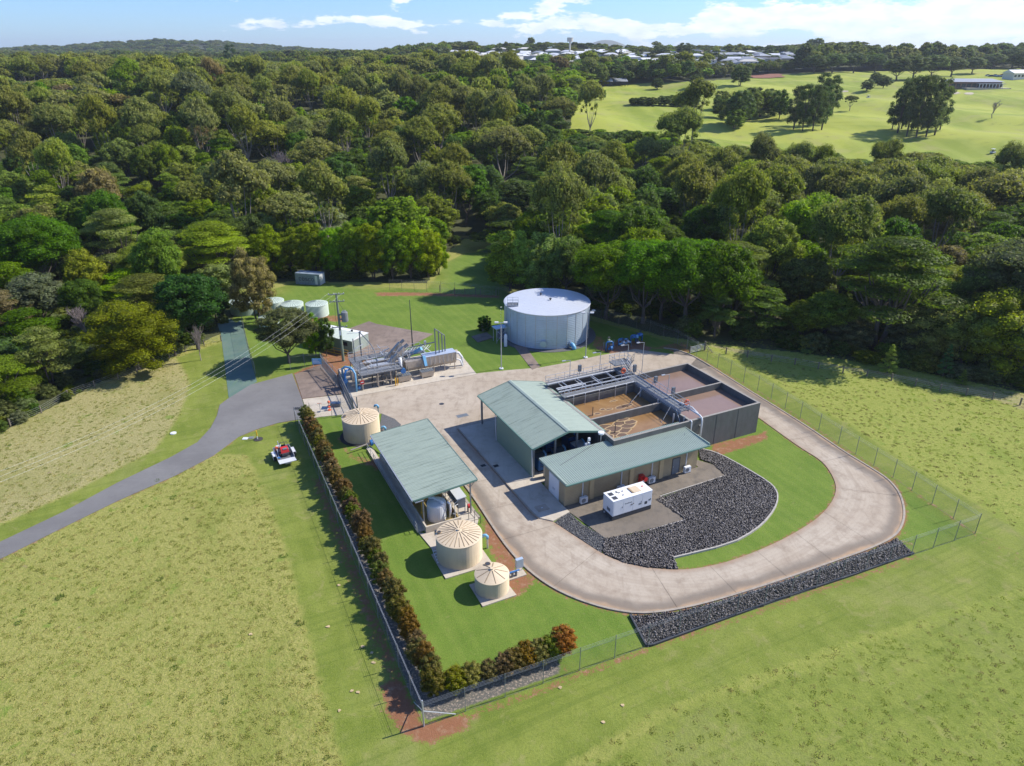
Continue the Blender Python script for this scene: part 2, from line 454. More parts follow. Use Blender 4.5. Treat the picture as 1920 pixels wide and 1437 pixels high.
# ------------------------------------------------------------------ ground material driven by masks
def groundmat():
    s = NB('ground')
    p = s.pos()
    m1 = s.N.new('ShaderNodeAttribute'); m1.attribute_name = 'mask_a'
    m2 = s.N.new('ShaderNodeAttribute'); m2.attribute_name = 'mask_b'
    sa = s.N.new('ShaderNodeSeparateColor'); s.L.new(m1.outputs['Color'], sa.inputs[0])
    sb = s.N.new('ShaderNodeSeparateColor'); s.L.new(m2.outputs['Color'], sb.inputs[0])
    mown, dirt, dry = sa.outputs[0], sa.outputs[1], sa.outputs[2]
    golf, floor_, mulch = sb.outputs[0], sb.outputs[1], sb.outputs[2]
    nL = s.noise(p, 0.035, 5, 0.6); nM = s.noise(p, 0.22, 6, 0.65); nS = s.noise(p, 1.3, 6, 0.7)
    nF = s.noise(p, 5.0, 5, 0.75); nT = s.noise(p, 2.6, 5, 0.7, 0.5)
    nX = s.noise(p, 11.0, 3, 0.7); nP = s.noise(p, 0.09, 5, 0.65, 0.8)
    lush = s.attr('lush')
    sxp = s.N.new('ShaderNodeSeparateXYZ'); s.L.new(p, sxp.inputs[0])
    rot = s.mapv(p, (1, 1, 1), -AP)
    sx = s.N.new('ShaderNodeSeparateXYZ'); s.L.new(rot, sx.inputs[0])
    def edge(mask, w=0.7):
        e = s.math('ADD', mask, s.math('MULTIPLY', s.math('SUBTRACT', nS, 0.5), w))
        e = s.math('ADD', e, s.math('MULTIPLY', s.math('SUBTRACT', nF, 0.5), w * 0.8))
        return s.sstep(e, 0.34, 0.66)
    def patch(c, f, a, b, amt, col2):
        return s.mix(s.math('MULTIPLY', s.sstep(f, a, b), amt), c, col2)
    # rough pasture: fine straw over green, broad drifts, weed patches, bare spots
    def pasture(g, st, dk, lit):
        c = s.mix(s.sstep(nF, 0.34, 0.66), g, st)
        c = patch(c, nT, 0.42, 0.68, 0.45, lit)
        c = patch(c, nX, 0.5, 0.75, 0.4, dk)
        c = patch(c, nP, 0.48, 0.66, 0.55, g)
        c = patch(c, s.noise(p, 0.33, 5, 0.65), 0.52, 0.74, 0.4, tuple(q * f for q, f in zip(g, (0.75, 0.95, 0.6))))
        c = patch(c, s.noise(p, 0.6, 4, 0.6, 0.5), 0.60, 0.72, 0.7, (0.15, 0.235, 0.030))
        c = patch(c, s.noise(p, 0.8, 4, 0.6), 0.66, 0.75, 0.65, (0.27, 0.20, 0.12))
        c = patch(c, s.noise(p, 1.7, 4, 0.6), 0.60, 0.72, 0.4, tuple(q * 0.6 for q in g))
        return c
    past = pasture((0.185, 0.215, 0.038), (0.35, 0.325, 0.095), (0.12, 0.135, 0.03), (0.40, 0.36, 0.13))
    pastr = pasture((0.175, 0.235, 0.030), (0.31, 0.325, 0.070), (0.12, 0.155, 0.025), (0.35, 0.345, 0.095))
    gx = s.sstep(s.math('MULTIPLY_ADD', nL, 50.0, sxp.outputs[0]), 10.0, 60.0)
    past = s.mix(s.math('MULTIPLY', gx, 0.85), past, pastr)
    dr = pasture((0.225, 0.225, 0.065), (0.38, 0.335, 0.155), (0.16, 0.14, 0.055), (0.44, 0.37, 0.20))
    col = s.mix(edge(dry, 1.0), past, dr)
    # mown grass: deep green inside the fence, yellower and worn outside
    mi = s.mix(s.sstep(nM, 0.34, 0.66), (0.095, 0.175, 0.018), (0.135, 0.215, 0.028))
    mo = s.mix(s.sstep(nM, 0.34, 0.66), (0.140, 0.185, 0.024), (0.215, 0.25, 0.045))
    mo = patch(mo, nP, 0.5, 0.68, 0.6, (0.25, 0.255, 0.085))
    mw = s.mix(lush, mo, mi)
    mw = patch(mw, nF, 0.42, 0.70, 0.6, (0.075, 0.115, 0.014))
    mw = patch(mw, nX, 0.46, 0.7, 0.5, (0.24, 0.27, 0.06))
    mw = patch(mw, nT, 0.52, 0.72, 0.35, (0.20, 0.215, 0.06))
    mw = patch(mw, s.noise(p, 0.8, 4, 0.6), 0.62, 0.75, 0.45, (0.24, 0.23, 0.09))
    mw = patch(mw, s.noise(s.mapv(rot, (1, 0.06, 1)), 0.9, 4, 0.6), 0.5, 0.75, 0.15, (0.22, 0.25, 0.07))
    strp = s.math('SINE', s.math('MULTIPLY_ADD', nL, 5.0, s.math('MULTIPLY', sx.outputs[0], 3.9)))
    mw = s.mix(s.math('MULTIPLY', s.sstep(strp, -0.3, 1.0), s.math('MULTIPLY', nM, 0.2)), mw, (0.25, 0.30, 0.06))
    tk = s.noise(s.mapv(rot, (0.035, 1.3, 1)), 1.0, 5, 0.65)
    mo2 = s.math('SUBTRACT', 1.0, lush)
    mw = s.mix(s.math('MULTIPLY', s.math('MULTIPLY', s.sstep(tk, 0.50, 0.66), mo2), 0.5), mw, (0.11, 0.155, 0.022))
    mw = s.mix(s.math('MULTIPLY', s.math('MULTIPLY', s.sstep(s.noise(p, 0.45, 6, 0.7, 0.8), 0.54, 0.68), mo2), 0.55), mw, (0.27, 0.255, 0.09))
    col = s.mix(edge(mown, 0.8), col, mw)
    # golf fairways, roughs and dry crests
    gf = s.mix(s.sstep(s.noise(p, 0.014, 5, 0.6, 1.2), 0.40, 0.58), (0.215, 0.27, 0.030), (0.33, 0.36, 0.052))
    gf = patch(gf, s.noise(p, 0.05, 6, 0.65, 0.6), 0.48, 0.66, 0.6, (0.30, 0.285, 0.10))
    gf = patch(gf, s.noise(p, 0.11, 5, 0.6, 0.4), 0.58, 0.70, 0.5, (0.13, 0.18, 0.03))
    gst = s.math('SINE', s.math('MULTIPLY_ADD', s.noise(p, 0.008, 3), 22.0, s.math('MULTIPLY', sxp.outputs[0], 0.55)))
    gf = s.mix(s.math('MULTIPLY', s.sstep(gst, -0.2, 0.9), 0.22), gf, (0.34, 0.38, 0.08))
    col = s.mix(golf, col, gf)
    # leaf litter under trees
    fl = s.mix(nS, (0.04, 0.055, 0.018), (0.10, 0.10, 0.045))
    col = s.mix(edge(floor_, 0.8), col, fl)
    # red volcanic soil
    so_ = s.mix(nF, (0.19, 0.075, 0.035), (0.31, 0.15, 0.08))
    so_ = s.mix(s.math('MULTIPLY', s.sstep(nS, 0.5, 0.75), 0.75), so_, (0.36, 0.27, 0.17))
    col = s.mix(edge(dirt, 1.5), col, so_)
    # mulch bed: weed mat and bleached chips
    mu = s.mix(s.sstep(nF, 0.5, 0.62), (0.12, 0.115, 0.10), (0.40, 0.32, 0.25))
    mu = s.mix(s.math('MULTIPLY', s.sstep(nS, 0.5, 0.7), 0.7), mu, (0.23, 0.20, 0.155))
    col = s.mix(edge(mulch, 0.5), col, mu)
    rough_h = s.math('ADD', s.math('MULTIPLY', nT, 1.0), s.math('MULTIPLY', nF, 0.5))
    amp = s.math('MULTIPLY', rough_h, s.math('MULTIPLY_ADD', mown, -0.75, 1.0))
    s.bump(s.math('ADD', amp, s.math('MULTIPLY', nX, 0.35)), 1.0, 0.12)
    return s.done(col, 0.9, 0, 0.2)
M['ground'] = groundmat()
# ------------------------------------------------------------------ mesh builder
class MB:
    def __init__(s):
        s.v = []; s.f = []; s.mi = []; s.cur = 0
    def add(s, verts, faces):
        o = len(s.v)
        s.v.extend([tuple(p) for p in verts])
        s.f.extend([tuple(i + o for i in f) for f in faces])
        s.mi.extend([s.cur] * len(faces))
        return s
    def mat(s, i): s.cur = i; return s
    def box(s, x0, x1, y0, y1, z0, z1):
        if x0 > x1: x0, x1 = x1, x0
        if y0 > y1: y0, y1 = y1, y0
        v = [(x0, y0, z0), (x1, y0, z0), (x1, y1, z0), (x0, y1, z0), (x0, y0, z1), (x1, y0, z1), (x1, y1, z1), (x0, y1, z1)]
        return s.add(v, [(0, 3, 2, 1), (4, 5, 6, 7), (0, 1, 5, 4), (1, 2, 6, 5), (2, 3, 7, 6), (3, 0, 4, 7)])
    def bar(s, p, q, w, h=None, up=(0, 0, 1)):
        """square bar from p to q"""
        h = w if h is None else h
        p, q = Vector(p), Vector(q)
        d = (q - p)
        if d.length < 1e-6: return s
        d.normalize()
        u = Vector(up)
        if abs(d.dot(u)) > 0.98: u = Vector((0, 1, 0))
        a = d.cross(u).normalized() * (w / 2); b = a.cross(d).normalized() * (h / 2)
        v = [p - a - b, p + a - b, p + a + b, p - a + b, q - a - b, q + a - b, q + a + b, q - a + b]
        return s.add(v, [(0, 3, 2, 1), (4, 5, 6, 7), (0, 1, 5, 4), (1, 2, 6, 5), (2, 3, 7, 6), (3, 0, 4, 7)])
    def tube(s, pts, r, n=6, cap=True, r2=None):
        pts = [Vector(p) for p in pts]
        k = len(pts); rings = []
        pa = None
        for i, p in enumerate(pts):
            d = (pts[min(i + 1, k - 1)] - pts[max(i - 1, 0)]).normalized()
            if pa is None:
                u = Vector((0, 0, 1)) if abs(d.z) < 0.95 else Vector((1, 0, 0))
                pa = d.cross(u).normalized()
            else:
                pa = (pa - d * pa.dot(d))
                pa = pa.normalized() if pa.length > 1e-5 else d.orthogonal().normalized()
            pb = d.cross(pa)
            rr = r if r2 is None else r + (r2 - r) * i / max(1, k - 1)
            if isinstance(r, (list, tuple)): rr = r[i]
            rings.append([p + (pa * math.cos(2 * PI * j / n) + pb * math.sin(2 * PI * j / n)) * rr for j in range(n)])
        v = [q for ring in rings for q in ring]
        f = []
        for i in range(k - 1):
            for j in range(n):
                a = i * n + j; b = i * n + (j + 1) % n
                f.append((a, b, b + n, a + n))
        if cap:
            f.append(tuple(range(n - 1, -1, -1))); f.append(tuple((k - 1) * n + j for j in range(n)))
        return s.add(v, f)
    def cyl(s, c, r, z0, z1, n=16, r1=None):
        r1 = r if r1 is None else r1
        v = [(c[0] + r * math.cos(2 * PI * j / n), c[1] + r * math.sin(2 * PI * j / n), z0) for j in range(n)]
        v += [(c[0] + r1 * math.cos(2 * PI * j / n), c[1] + r1 * math.sin(2 * PI * j / n), z1) for j in range(n)]
        f = [(j, (j + 1) % n, n + (j + 1) % n, n + j) for j in range(n)]
        f += [tuple(range(n - 1, -1, -1)), tuple(range(n, 2 * n))]
        return s.add(v, f)
    def lathe(s, c, prof, n=32):
        """prof: list of (r, z)"""
        v = []; f = []
        for r, z in prof:
            v += [(c[0] + r * math.cos(2 * PI * j / n), c[1] + r * math.sin(2 * PI * j / n), z) for j in range(n)]
        for i in range(len(prof) - 1):
            for j in range(n):
                a = i * n + j; b = i * n + (j + 1) % n
                f.append((a, b, b + n, a + n))
        f.append(tuple((len(prof) - 1) * n + j for j in range(n)))
        return s.add(v, f)
    def ball(s, c, r, sc=(1, 1, 1), n=8):
        prof = [(math.sin(PI * i / n), -math.cos(PI * i / n)) for i in range(n + 1)]
        v = []; f = []; m = 2 * n
        for rr, zz in prof:
            v += [(c[0] + r * sc[0] * rr * math.cos(2 * PI * j / m), c[1] + r * sc[1] * rr * math.sin(2 * PI * j / m), c[2] + r * sc[2] * zz) for j in range(m)]
        for i in range(n):
            for j in range(m):
                f.append((i * m + j, i * m + (j + 1) % m, (i + 1) * m + (j + 1) % m, (i + 1) * m + j))
        return s.add(v, f)
    def prism(s, pts, z0, z1, holes=()):
        """polygon with holes extruded from z0 to z1 (z may be 0 thickness: only the top)"""
        loops = [list(pts)] + [list(h) for h in holes]
        flat = [p for l in loops for p in l]
        tris = tessellate_polygon([[Vector((p[0], p[1], 0)) for p in l] for l in loops])
        n = len(flat)
        top = []
        for t in tris:
            a, b, c_ = (flat[i] for i in t)
            cr = (b[0] - a[0]) * (c_[1] - a[1]) - (b[1] - a[1]) * (c_[0] - a[0])
            if abs(cr) < 1e-9: continue
            top.append(t if cr > 0 else (t[0], t[2], t[1]))
        v = [(p[0], p[1], z1) for p in flat]
        f = list(top)
        if z1 - z0 > 1e-6:
            v += [(p[0], p[1], z0) for p in flat]
            o = 0
            for l in loops:
                k = len(l)
                for i in range(k):
                    a = o + i; b = o + (i + 1) % k
                    f.append((a, b, b + n, a + n))
                o += k
        return s.add(v, f)
    def mesh(s, name, mats, org=(0, 0, 0), smooth=False):
        me = bpy.data.meshes.new(name)
        o = Vector(org)
        me.from_pydata([Vector(p) - o for p in s.v], [], s.f)
        for m_ in (mats if isinstance(mats, (list, tuple)) else [mats]): me.materials.append(m_)
        if len(me.materials) > 1: me.polygons.foreach_set('material_index', s.mi)
        if smooth: me.polygons.foreach_set('use_smooth', [True] * len(me.polygons))
        me.update()
        return me
def link(name, me, parent=None, loc=None):
    o = bpy.data.objects.new(name, me)
    COL.objects.link(o)
    if parent is not None: o.parent = parent
    if loc is not None: o.location = loc
    return o
def tag(o, label=None, cat=None, group=None, kind=None):
    if label: o['label'] = label
    if cat: o['category'] = cat
    if group: o['group'] = group
    if kind: o['kind'] = kind
    return o
def islands(mb):
    n = len(mb.v); par = list(range(n))
    def find(i):
        while par[i] != i: par[i] = par[par[i]]; i = par[i]
        return i
    for f in mb.f:
        r = find(f[0])
        for j in f[1:]: par[find(j)] = r
    gs = {}
    for f in mb.f: gs.setdefault(find(f[0]), []).append(f)
    if len(gs) < 2: return [mb]
    out = []
    for fs in gs.values():
        m = MB(); mp = {}
        for f in fs:
            for i in f:
                if i not in mp: mp[i] = len(m.v); m.v.append(mb.v[i])
            m.f.append(tuple(mp[i] for i in f))
        m.mi = [0] * len(m.f); out.append(m)
    return out
class Thing:
    """an Empty at the base of a thing; parts are given in the frame's absolute coordinates (plant or world)"""
    def __init__(s, name, label, cat, org, group=None, plant=True, rot=0.0):
        s.e = bpy.data.objects.new(name, None)
        COL.objects.link(s.e)
        s.e.empty_display_size = 0.3
        s.org = Vector(org)
        if plant:
            s.e.location = W(*org); s.e.rotation_euler = (0, 0, AP + rot)
        else:
            s.e.location = s.org; s.e.rotation_euler = (0, 0, rot)
        s.local = rot != 0
        if s.local: s.org = Vector((0, 0, 0))
        tag(s.e, label, cat, group)
    def part(s, name, mb, mat, parent=None, smooth=False, label=None, kind=None):
        """one object per loose piece (a piece of a part is a part of its own)"""
        groups = [mb]
        if kind is None:
            groups = islands(mb)
            if len(groups) > 40: groups = [mb]; kind = 'stuff'
        first = None
        for g in groups:
            o = link(name, g.mesh(name, mat, s.org, smooth), parent if parent is not None else s.e)
            if label: o['label'] = label
            if kind: o['kind'] = kind
            first = first or o
        return first
    def at(s, name, me, p, parent=None, rot=None):
        o = link(name, me, parent if parent is not None else s.e, Vector(p) - s.org)
        if rot is not None: o.rotation_euler = rot
        return o
def copy_tree(o, loc=None, rotz=None, label=None, parent=None, scale=None):
    c = o.copy(); COL.objects.link(c)
    if parent is not None: c.parent = parent
    if loc is not None: c.location = loc
    if rotz is not None: c.rotation_euler = (0, 0, rotz)
    if scale is not None: c.scale = scale
    if label: c['label'] = label
    for ch in list(o.children): copy_tree(ch, parent=c)
    return c
def wmesh(name, mb, mat, label=None, cat=None, kind=None, group=None, smooth=False):
    return tag(link(name, mb.mesh(name, mat, (0, 0, 0), smooth)), label, cat, group, kind)
def Gs(pts, z=0.0):
    return [tuple(G(u, v, z)[:2]) for u, v in pts]
def Ws(pts):
    return [tuple(W(a, b)[:2]) for a, b in pts]
def dens(pts, step, closed=False):
    out = []
    n = len(pts)
    for i in range(n if closed else n - 1):
        a = Vector(pts[i][:2]); b = Vector(pts[(i + 1) % n][:2])
        k = max(1, int((b - a).length / step))
        for j in range(k): out.append(tuple(a + (b - a) * (j / k)))
    if not closed: out.append(tuple(pts[-1][:2]))
    return out
def smoothline(pts, it=2, closed=False):
    for _ in range(it):
        q = []
        n = len(pts)
        rng = range(n if closed else n - 1)
        if not closed: q.append(pts[0])
        for i in rng:
            a = pts[i]; b = pts[(i + 1) % n]
            q.append((a[0] * .75 + b[0] * .25, a[1] * .75 + b[1] * .25))
            q.append((a[0] * .25 + b[0] * .75, a[1] * .25 + b[1] * .75))
        if not closed: q.append(pts[-1])
        pts = q
    return pts

# ------------------------------------------------------------------ plan lines measured on the ground (photo pixels -> world metres)
ROAD_OUT = smoothline(Gs([(1190, 655), (1240, 652), (1278, 658), (1315, 676), (1398, 729), (1465, 770), (1525, 808), (1578, 845), (1634, 879), (1664, 898), (1687, 924), (1696, 956), (1694, 981), (1679, 1007),
                          (1631, 1030), (1567, 1052), (1503, 1075), (1428, 1100), (1345, 1126), (1270, 1144), (1205, 1152), (1150, 1145), (1090, 1128), (1035, 1103), (990, 1070), (955, 1033), (925, 990), (895, 943), (862, 897), (826, 845), (800, 800)]))
ROAD_IN = smoothline(Gs([(1424, 785), (1465, 815), (1503, 842), (1540, 864), (1558, 887), (1569, 913), (1563, 938), (1540, 967), (1503, 993), (1447, 1023), (1371, 1053), (1315, 1066), (1270, 1070), (1214, 1066), (1167, 1056), (1128, 1039), (1084, 1010), (1037, 979)]))
road_l = Gs([(-260, 1128), (-40, 1034), (0, 1017), (120, 960), (220, 906), (320, 858), (370, 830), (395, 803), (407, 780), (412, 760), (428, 748)])
road_r = Gs([(-300, 1175), (-40, 1068), (0, 1049), (120, 989), (220, 940), (330, 892), (400, 855), (447, 820), (480, 806), (520, 794), (555, 788)])
FENCE_A = Gs([(555, 795), (795, 1362)])
FENCE_B = Gs([(795, 1362), (1215, 1212), (1828, 1001)])
FENCE_C = Gs([(1828, 1001), (1787, 973), (1674, 896), (1572, 832), (1500, 784), (1420, 733), (1345, 690), (1270, 645), (1193, 617), (1127, 606), (1108, 602), (1045, 585), (985, 567), (935, 556), (880, 547), (800, 540), (730, 536)])

# --- terrain with masks
def terrain():
    ys = [-60.0]
    while ys[-1] < 14000:
        y = ys[-1]
        st = 4 if y < 16 else (0.45 if y < 140 else (0.9 if y < 200 else y * 0.011))
        ys.append(y + st)
    ys = np.array(ys)
    nx = 560
    ts = np.linspace(-1, 1, nx)
    hw = np.maximum(115, 1.15 * ys)
    X = ts[None, :] * hw[:, None]
    Y = np.repeat(ys[:, None], nx, 1)
    Z = ZT(X, Y)
    ny = len(ys)
    x = X.ravel(); y = Y.ravel(); z = Z.ravel()
    u, v = PX(x, y, z)
    near = (y > 20) & (y < 175)
    def mask(polypx=None, polyw=None, soft=0.6, sel=None):
        m_ = np.zeros(x.shape)
        sel_ = near if sel is None else sel
        poly = polyw if polyw is not None else Gs(polypx)
        px, py = x[sel_], y[sel_]
        ins = inpoly(px, py, poly)
        d = pdist(px, py, poly, True)
        sd = np.where(ins, d, -d)
        m_[sel_] = np.clip(0.5 + sd / (2 * soft), 0, 1)
        return m_
    def line(ptsw, w, soft=0.5):
        m_ = np.zeros(x.shape)
        d = pdist(x[near], y[near], ptsw)
        m_[near] = np.clip(0.5 + (w - d) / (2 * soft), 0, 1)
        return m_
    U = lambda *a: np.maximum.reduce(a)
    mown = U(
        mask([(330, 672), (420, 640), (440, 560), (560, 515), (800, 535), (836, 470), (870, 450), (930, 446), (948, 540), (1100, 598), (1250, 640), (1345, 668), (1395, 680), (1476, 733), (1608, 808), (1728, 887), (1826, 943), (1935, 1015), (1935, 1098), (1600, 1200), (1240, 1328), (1035, 1450), (1000, 1900), (645, 1450), (600, 1280), (575, 1180), (545, 1060), (519, 980), (504, 930), (488, 899), (463, 853), (396, 852), (300, 898), (150, 975), (-40, 1060), (-40, 1005), (150, 918), (290, 845), (331, 789), (350, 749), (356, 718), (346, 692)], soft=1.3),
        mask([(1935, 1080), (2600, 1300), (2600, 1900), (990, 1900), (1025, 1450), (1240, 1320), (1600, 1192)], soft=2.0) * 0.58,
        mask([(830, 560), (836, 470), (870, 445), (930, 440), (948, 560)], sel=(y > 100) & (y < 230), soft=1.0))
    dirt = U(
        mask([(712, 1290), (745, 1265), (770, 1300), (795, 1355), (830, 1345), (870, 1340), (880, 1362), (850, 1380), (800, 1397), (760, 1382), (725, 1340)]) * 1.25,
        line(Gs([(800, 1372), (1000, 1300), (1215, 1218), (1500, 1120), (1715, 1046)]), 0.35, 0.6) * 0.95,
        line(road_r, 0.35, 0.5) * 0.8, line(road_l, 0.3, 0.5) * 0.6,
        line(Gs([(596, 900), (655, 1050), (715, 1200), (765, 1310)]), 0.75, 0.9) * 0.95,
        mask([(905, 945), (930, 985), (975, 1060), (1005, 1090), (985, 1112), (950, 1130), (938, 1095), (925, 1050), (905, 1010)]),
        mask([(640, 822), (655, 850), (690, 862), (718, 855), (735, 880), (760, 905), (745, 905), (700, 880), (650, 855), (628, 818)]),
        mask([(1335, 832), (1420, 814), (1440, 806), (1440, 824), (1392, 842), (1350, 856), (1328, 850)], soft=0.35),
        mask([(548, 700), (600, 676), (645, 672), (648, 740), (560, 752)]),
        mask([(600, 655), (700, 660), (700, 685), (600, 690)]),
        mask([(1130, 650), (1160, 636), (1210, 640), (1215, 652), (1160, 668)], soft=0.5),
        mask([(1105, 625), (1130, 632), (1142, 648), (1112, 655)], soft=0.5) * 0.8,
        mask([(555, 588), (650, 592), (650, 604), (560, 604)], soft=0.8) * 0.9,
        mask([(700, 540), (800, 541), (940, 548), (940, 556), (800, 550), (705, 551)], soft=0.8),
        mask([(1228, 648), (1290, 640), (1300, 662), (1262, 662)], soft=0.6) * 0.8,
        mask([(1660, 1000), (1700, 985), (1725, 1040), (1712, 1045)], soft=0.8) * 0.5,
        mask([(565, 795), (590, 790), (600, 812), (575, 815)], soft=0.5),
        mask([(1010, 1255), (1048, 1232), (1075, 1255), (1040, 1275)], soft=0.6) * 0.7,
        mask([(1830, 1000), (1860, 1005), (1935, 1050), (1935, 1075), (1850, 1025)], soft=1.5) * 0.5,
        line(ROAD_OUT, 0.45, 0.4) * 0.95, line(ROAD_IN[:60], 0.30, 0.35) * 0.95, line(FENCE_C[:8], 0.35, 0.4) * 0.8)
    dry = U(
        mask([(-300, 1060), (-40, 1000), (150, 918), (290, 845), (331, 789), (350, 749), (356, 718), (346, 692), (330, 672), (200, 712), (-300, 880)], soft=1.5),
        mask([(1290, 640), (1420, 660), (1600, 690), (1935, 740), (2200, 800), (2200, 830), (1935, 775), (1880, 755), (1700, 712), (1500, 676), (1390, 664)], soft=1.0) * 0.95)
    fl = np.zeros(x.shape)
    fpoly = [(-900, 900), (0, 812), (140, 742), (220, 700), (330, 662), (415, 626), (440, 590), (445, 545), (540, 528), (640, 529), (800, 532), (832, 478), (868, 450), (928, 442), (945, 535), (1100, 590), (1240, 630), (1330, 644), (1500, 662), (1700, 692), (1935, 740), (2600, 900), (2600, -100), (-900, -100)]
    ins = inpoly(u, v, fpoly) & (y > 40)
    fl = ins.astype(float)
    gp = [(1062, 262), (1085, 168), (1180, 158), (1390, 149), (1520, 136), (1700, 133), (1935, 128), (2500, 128), (2500, 330), (1935, 340), (1700, 300), (1600, 310), (1400, 300), (1240, 275)]
    gi = inpoly(u, v, gp) & (y > 230)
    golf = gi.astype(float)
    # paddocks between the town streets and on the far hill
    pn = np.sin(x * 0.017 + 2) * np.sin(y * 0.009 + x * 0.004)
    far = (y > 620) & ~gi
    golf = np.where(far & (pn > 0.62), 0.75, golf)
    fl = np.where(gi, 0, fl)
    mul = U(
        mask([(572, 800), (592, 795), (700, 1050), (800, 1290), (815, 1285), (1015, 1240), (1045, 1236), (1052, 1262), (800, 1352), (770, 1300)], soft=0.35))
    dirt = dirt * (1 - mul) * 0.72
    lush = mask(polyw=[tuple(q) for q in FENCE_A + FENCE_B[1:] + FENCE_C[1:]] + Gs([(700, 536), (560, 515), (470, 610), (480, 700), (560, 700), (560, 790)]), soft=1.5)
    lush = np.maximum(lush, mask(polyw=[tuple(q) for q in Gs([(430, 560), (830, 530), (836, 470), (870, 445), (930, 440), (948, 560), (480, 700)])], soft=2, sel=(y > 90) & (y < 230)))
    me = bpy.data.meshes.new('ground')
    me.vertices.add(nx * ny)
    me.vertices.foreach_set('co', np.stack([x, y, z], 1).ravel())
    i = np.arange(ny - 1)[:, None] * nx + np.arange(nx - 1)[None, :]
    q = np.stack([i, i + 1, i + nx + 1, i + nx], -1).reshape(-1, 4)
    me.loops.add(q.size); me.polygons.add(len(q))
    me.loops.foreach_set('vertex_index', q.ravel())
    me.polygons.foreach_set('loop_start', np.arange(len(q)) * 4)
    me.polygons.foreach_set('loop_total', np.full(len(q), 4))
    me.polygons.foreach_set('use_smooth', np.ones(len(q), bool))
    me.update(); me.validate()
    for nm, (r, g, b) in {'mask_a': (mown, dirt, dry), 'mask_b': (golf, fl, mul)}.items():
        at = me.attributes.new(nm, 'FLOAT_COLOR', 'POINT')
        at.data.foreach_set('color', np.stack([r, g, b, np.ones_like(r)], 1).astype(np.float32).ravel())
    at = me.attributes.new('lush', 'FLOAT', 'POINT'); at.data.foreach_set('value', lush.astype(np.float32))
    me.materials.append(M['ground'])
    tag(link('ground', me), kind='structure')
terrain()

# ------------------------------------------------------------------ paved surfaces
def sheet(name, pts, z0, z1, mat, holes=(), kind='structure', step=None):
    mb = MB(); mb.prism(pts, z0, z1, holes)
    return wmesh(name, mb, mat, kind=kind)
# access road and turning area
sheet('access_road', road_l + Gs([(470, 722), (548, 701), (566, 748), (577, 786)]) + road_r[::-1], -0.2, 0.050, M['asphalt'])
sheet('old_asphalt_apron', Gs([(552, 703), (600, 685), (640, 712), (637, 740), (567, 748)]), -0.2, 0.046, M['darkslab'])
# blue-green matting strip
sheet('matting_path', smoothline(Gs([(429, 748), (425, 715), (421, 680), (417, 650), (414, 624), (452, 600), (462, 640), (474, 690), (482, 716)]), 0), -0.1, 0.030, M['matting'])
sheet('matting_path', Gs([(412, 622), (408, 608), (412, 595), (430, 598), (450, 610), (452, 622)]), -0.1, 0.034, M['matting'])
# entrance slab
ent = wmesh('entrance_slab', MB().prism(Gs([(567.5, 749), (640, 741), (668, 776), (600, 782.5), (579, 786)]), -0.2, 0.06), M['slab'], kind='structure')
# dark slab behind
sheet('stained_apron', Gs([(640, 622), (692, 603), (706, 608), (812, 627), (735, 668), (700, 672), (655, 670), (640, 640)]), -0.2, 0.05, M['darkslab'])

# yard: everything paved between the inlet works, the sheds and the basins
YARD = Gs([(668, 777), (640, 741), (636, 728), (650, 742), (735, 729), (822, 712), (868, 704), (900, 700), (960, 694), (1010, 690), (1060, 681), (1120, 668), (1190, 655)]) + Ws([(76.0, 84.0), (70.5, 80.5), (66.3, 78.9), (30.6, 78.4), (30.6, 57.0)]) + [ROAD_OUT[-1]] + Gs([(800, 800), (760, 812), (735, 818), (748, 806), (752, 797), (740, 786), (716, 776)])
YZ = 0.03
sheet('concrete_yard', YARD, -0.2, YZ, M['yard'])
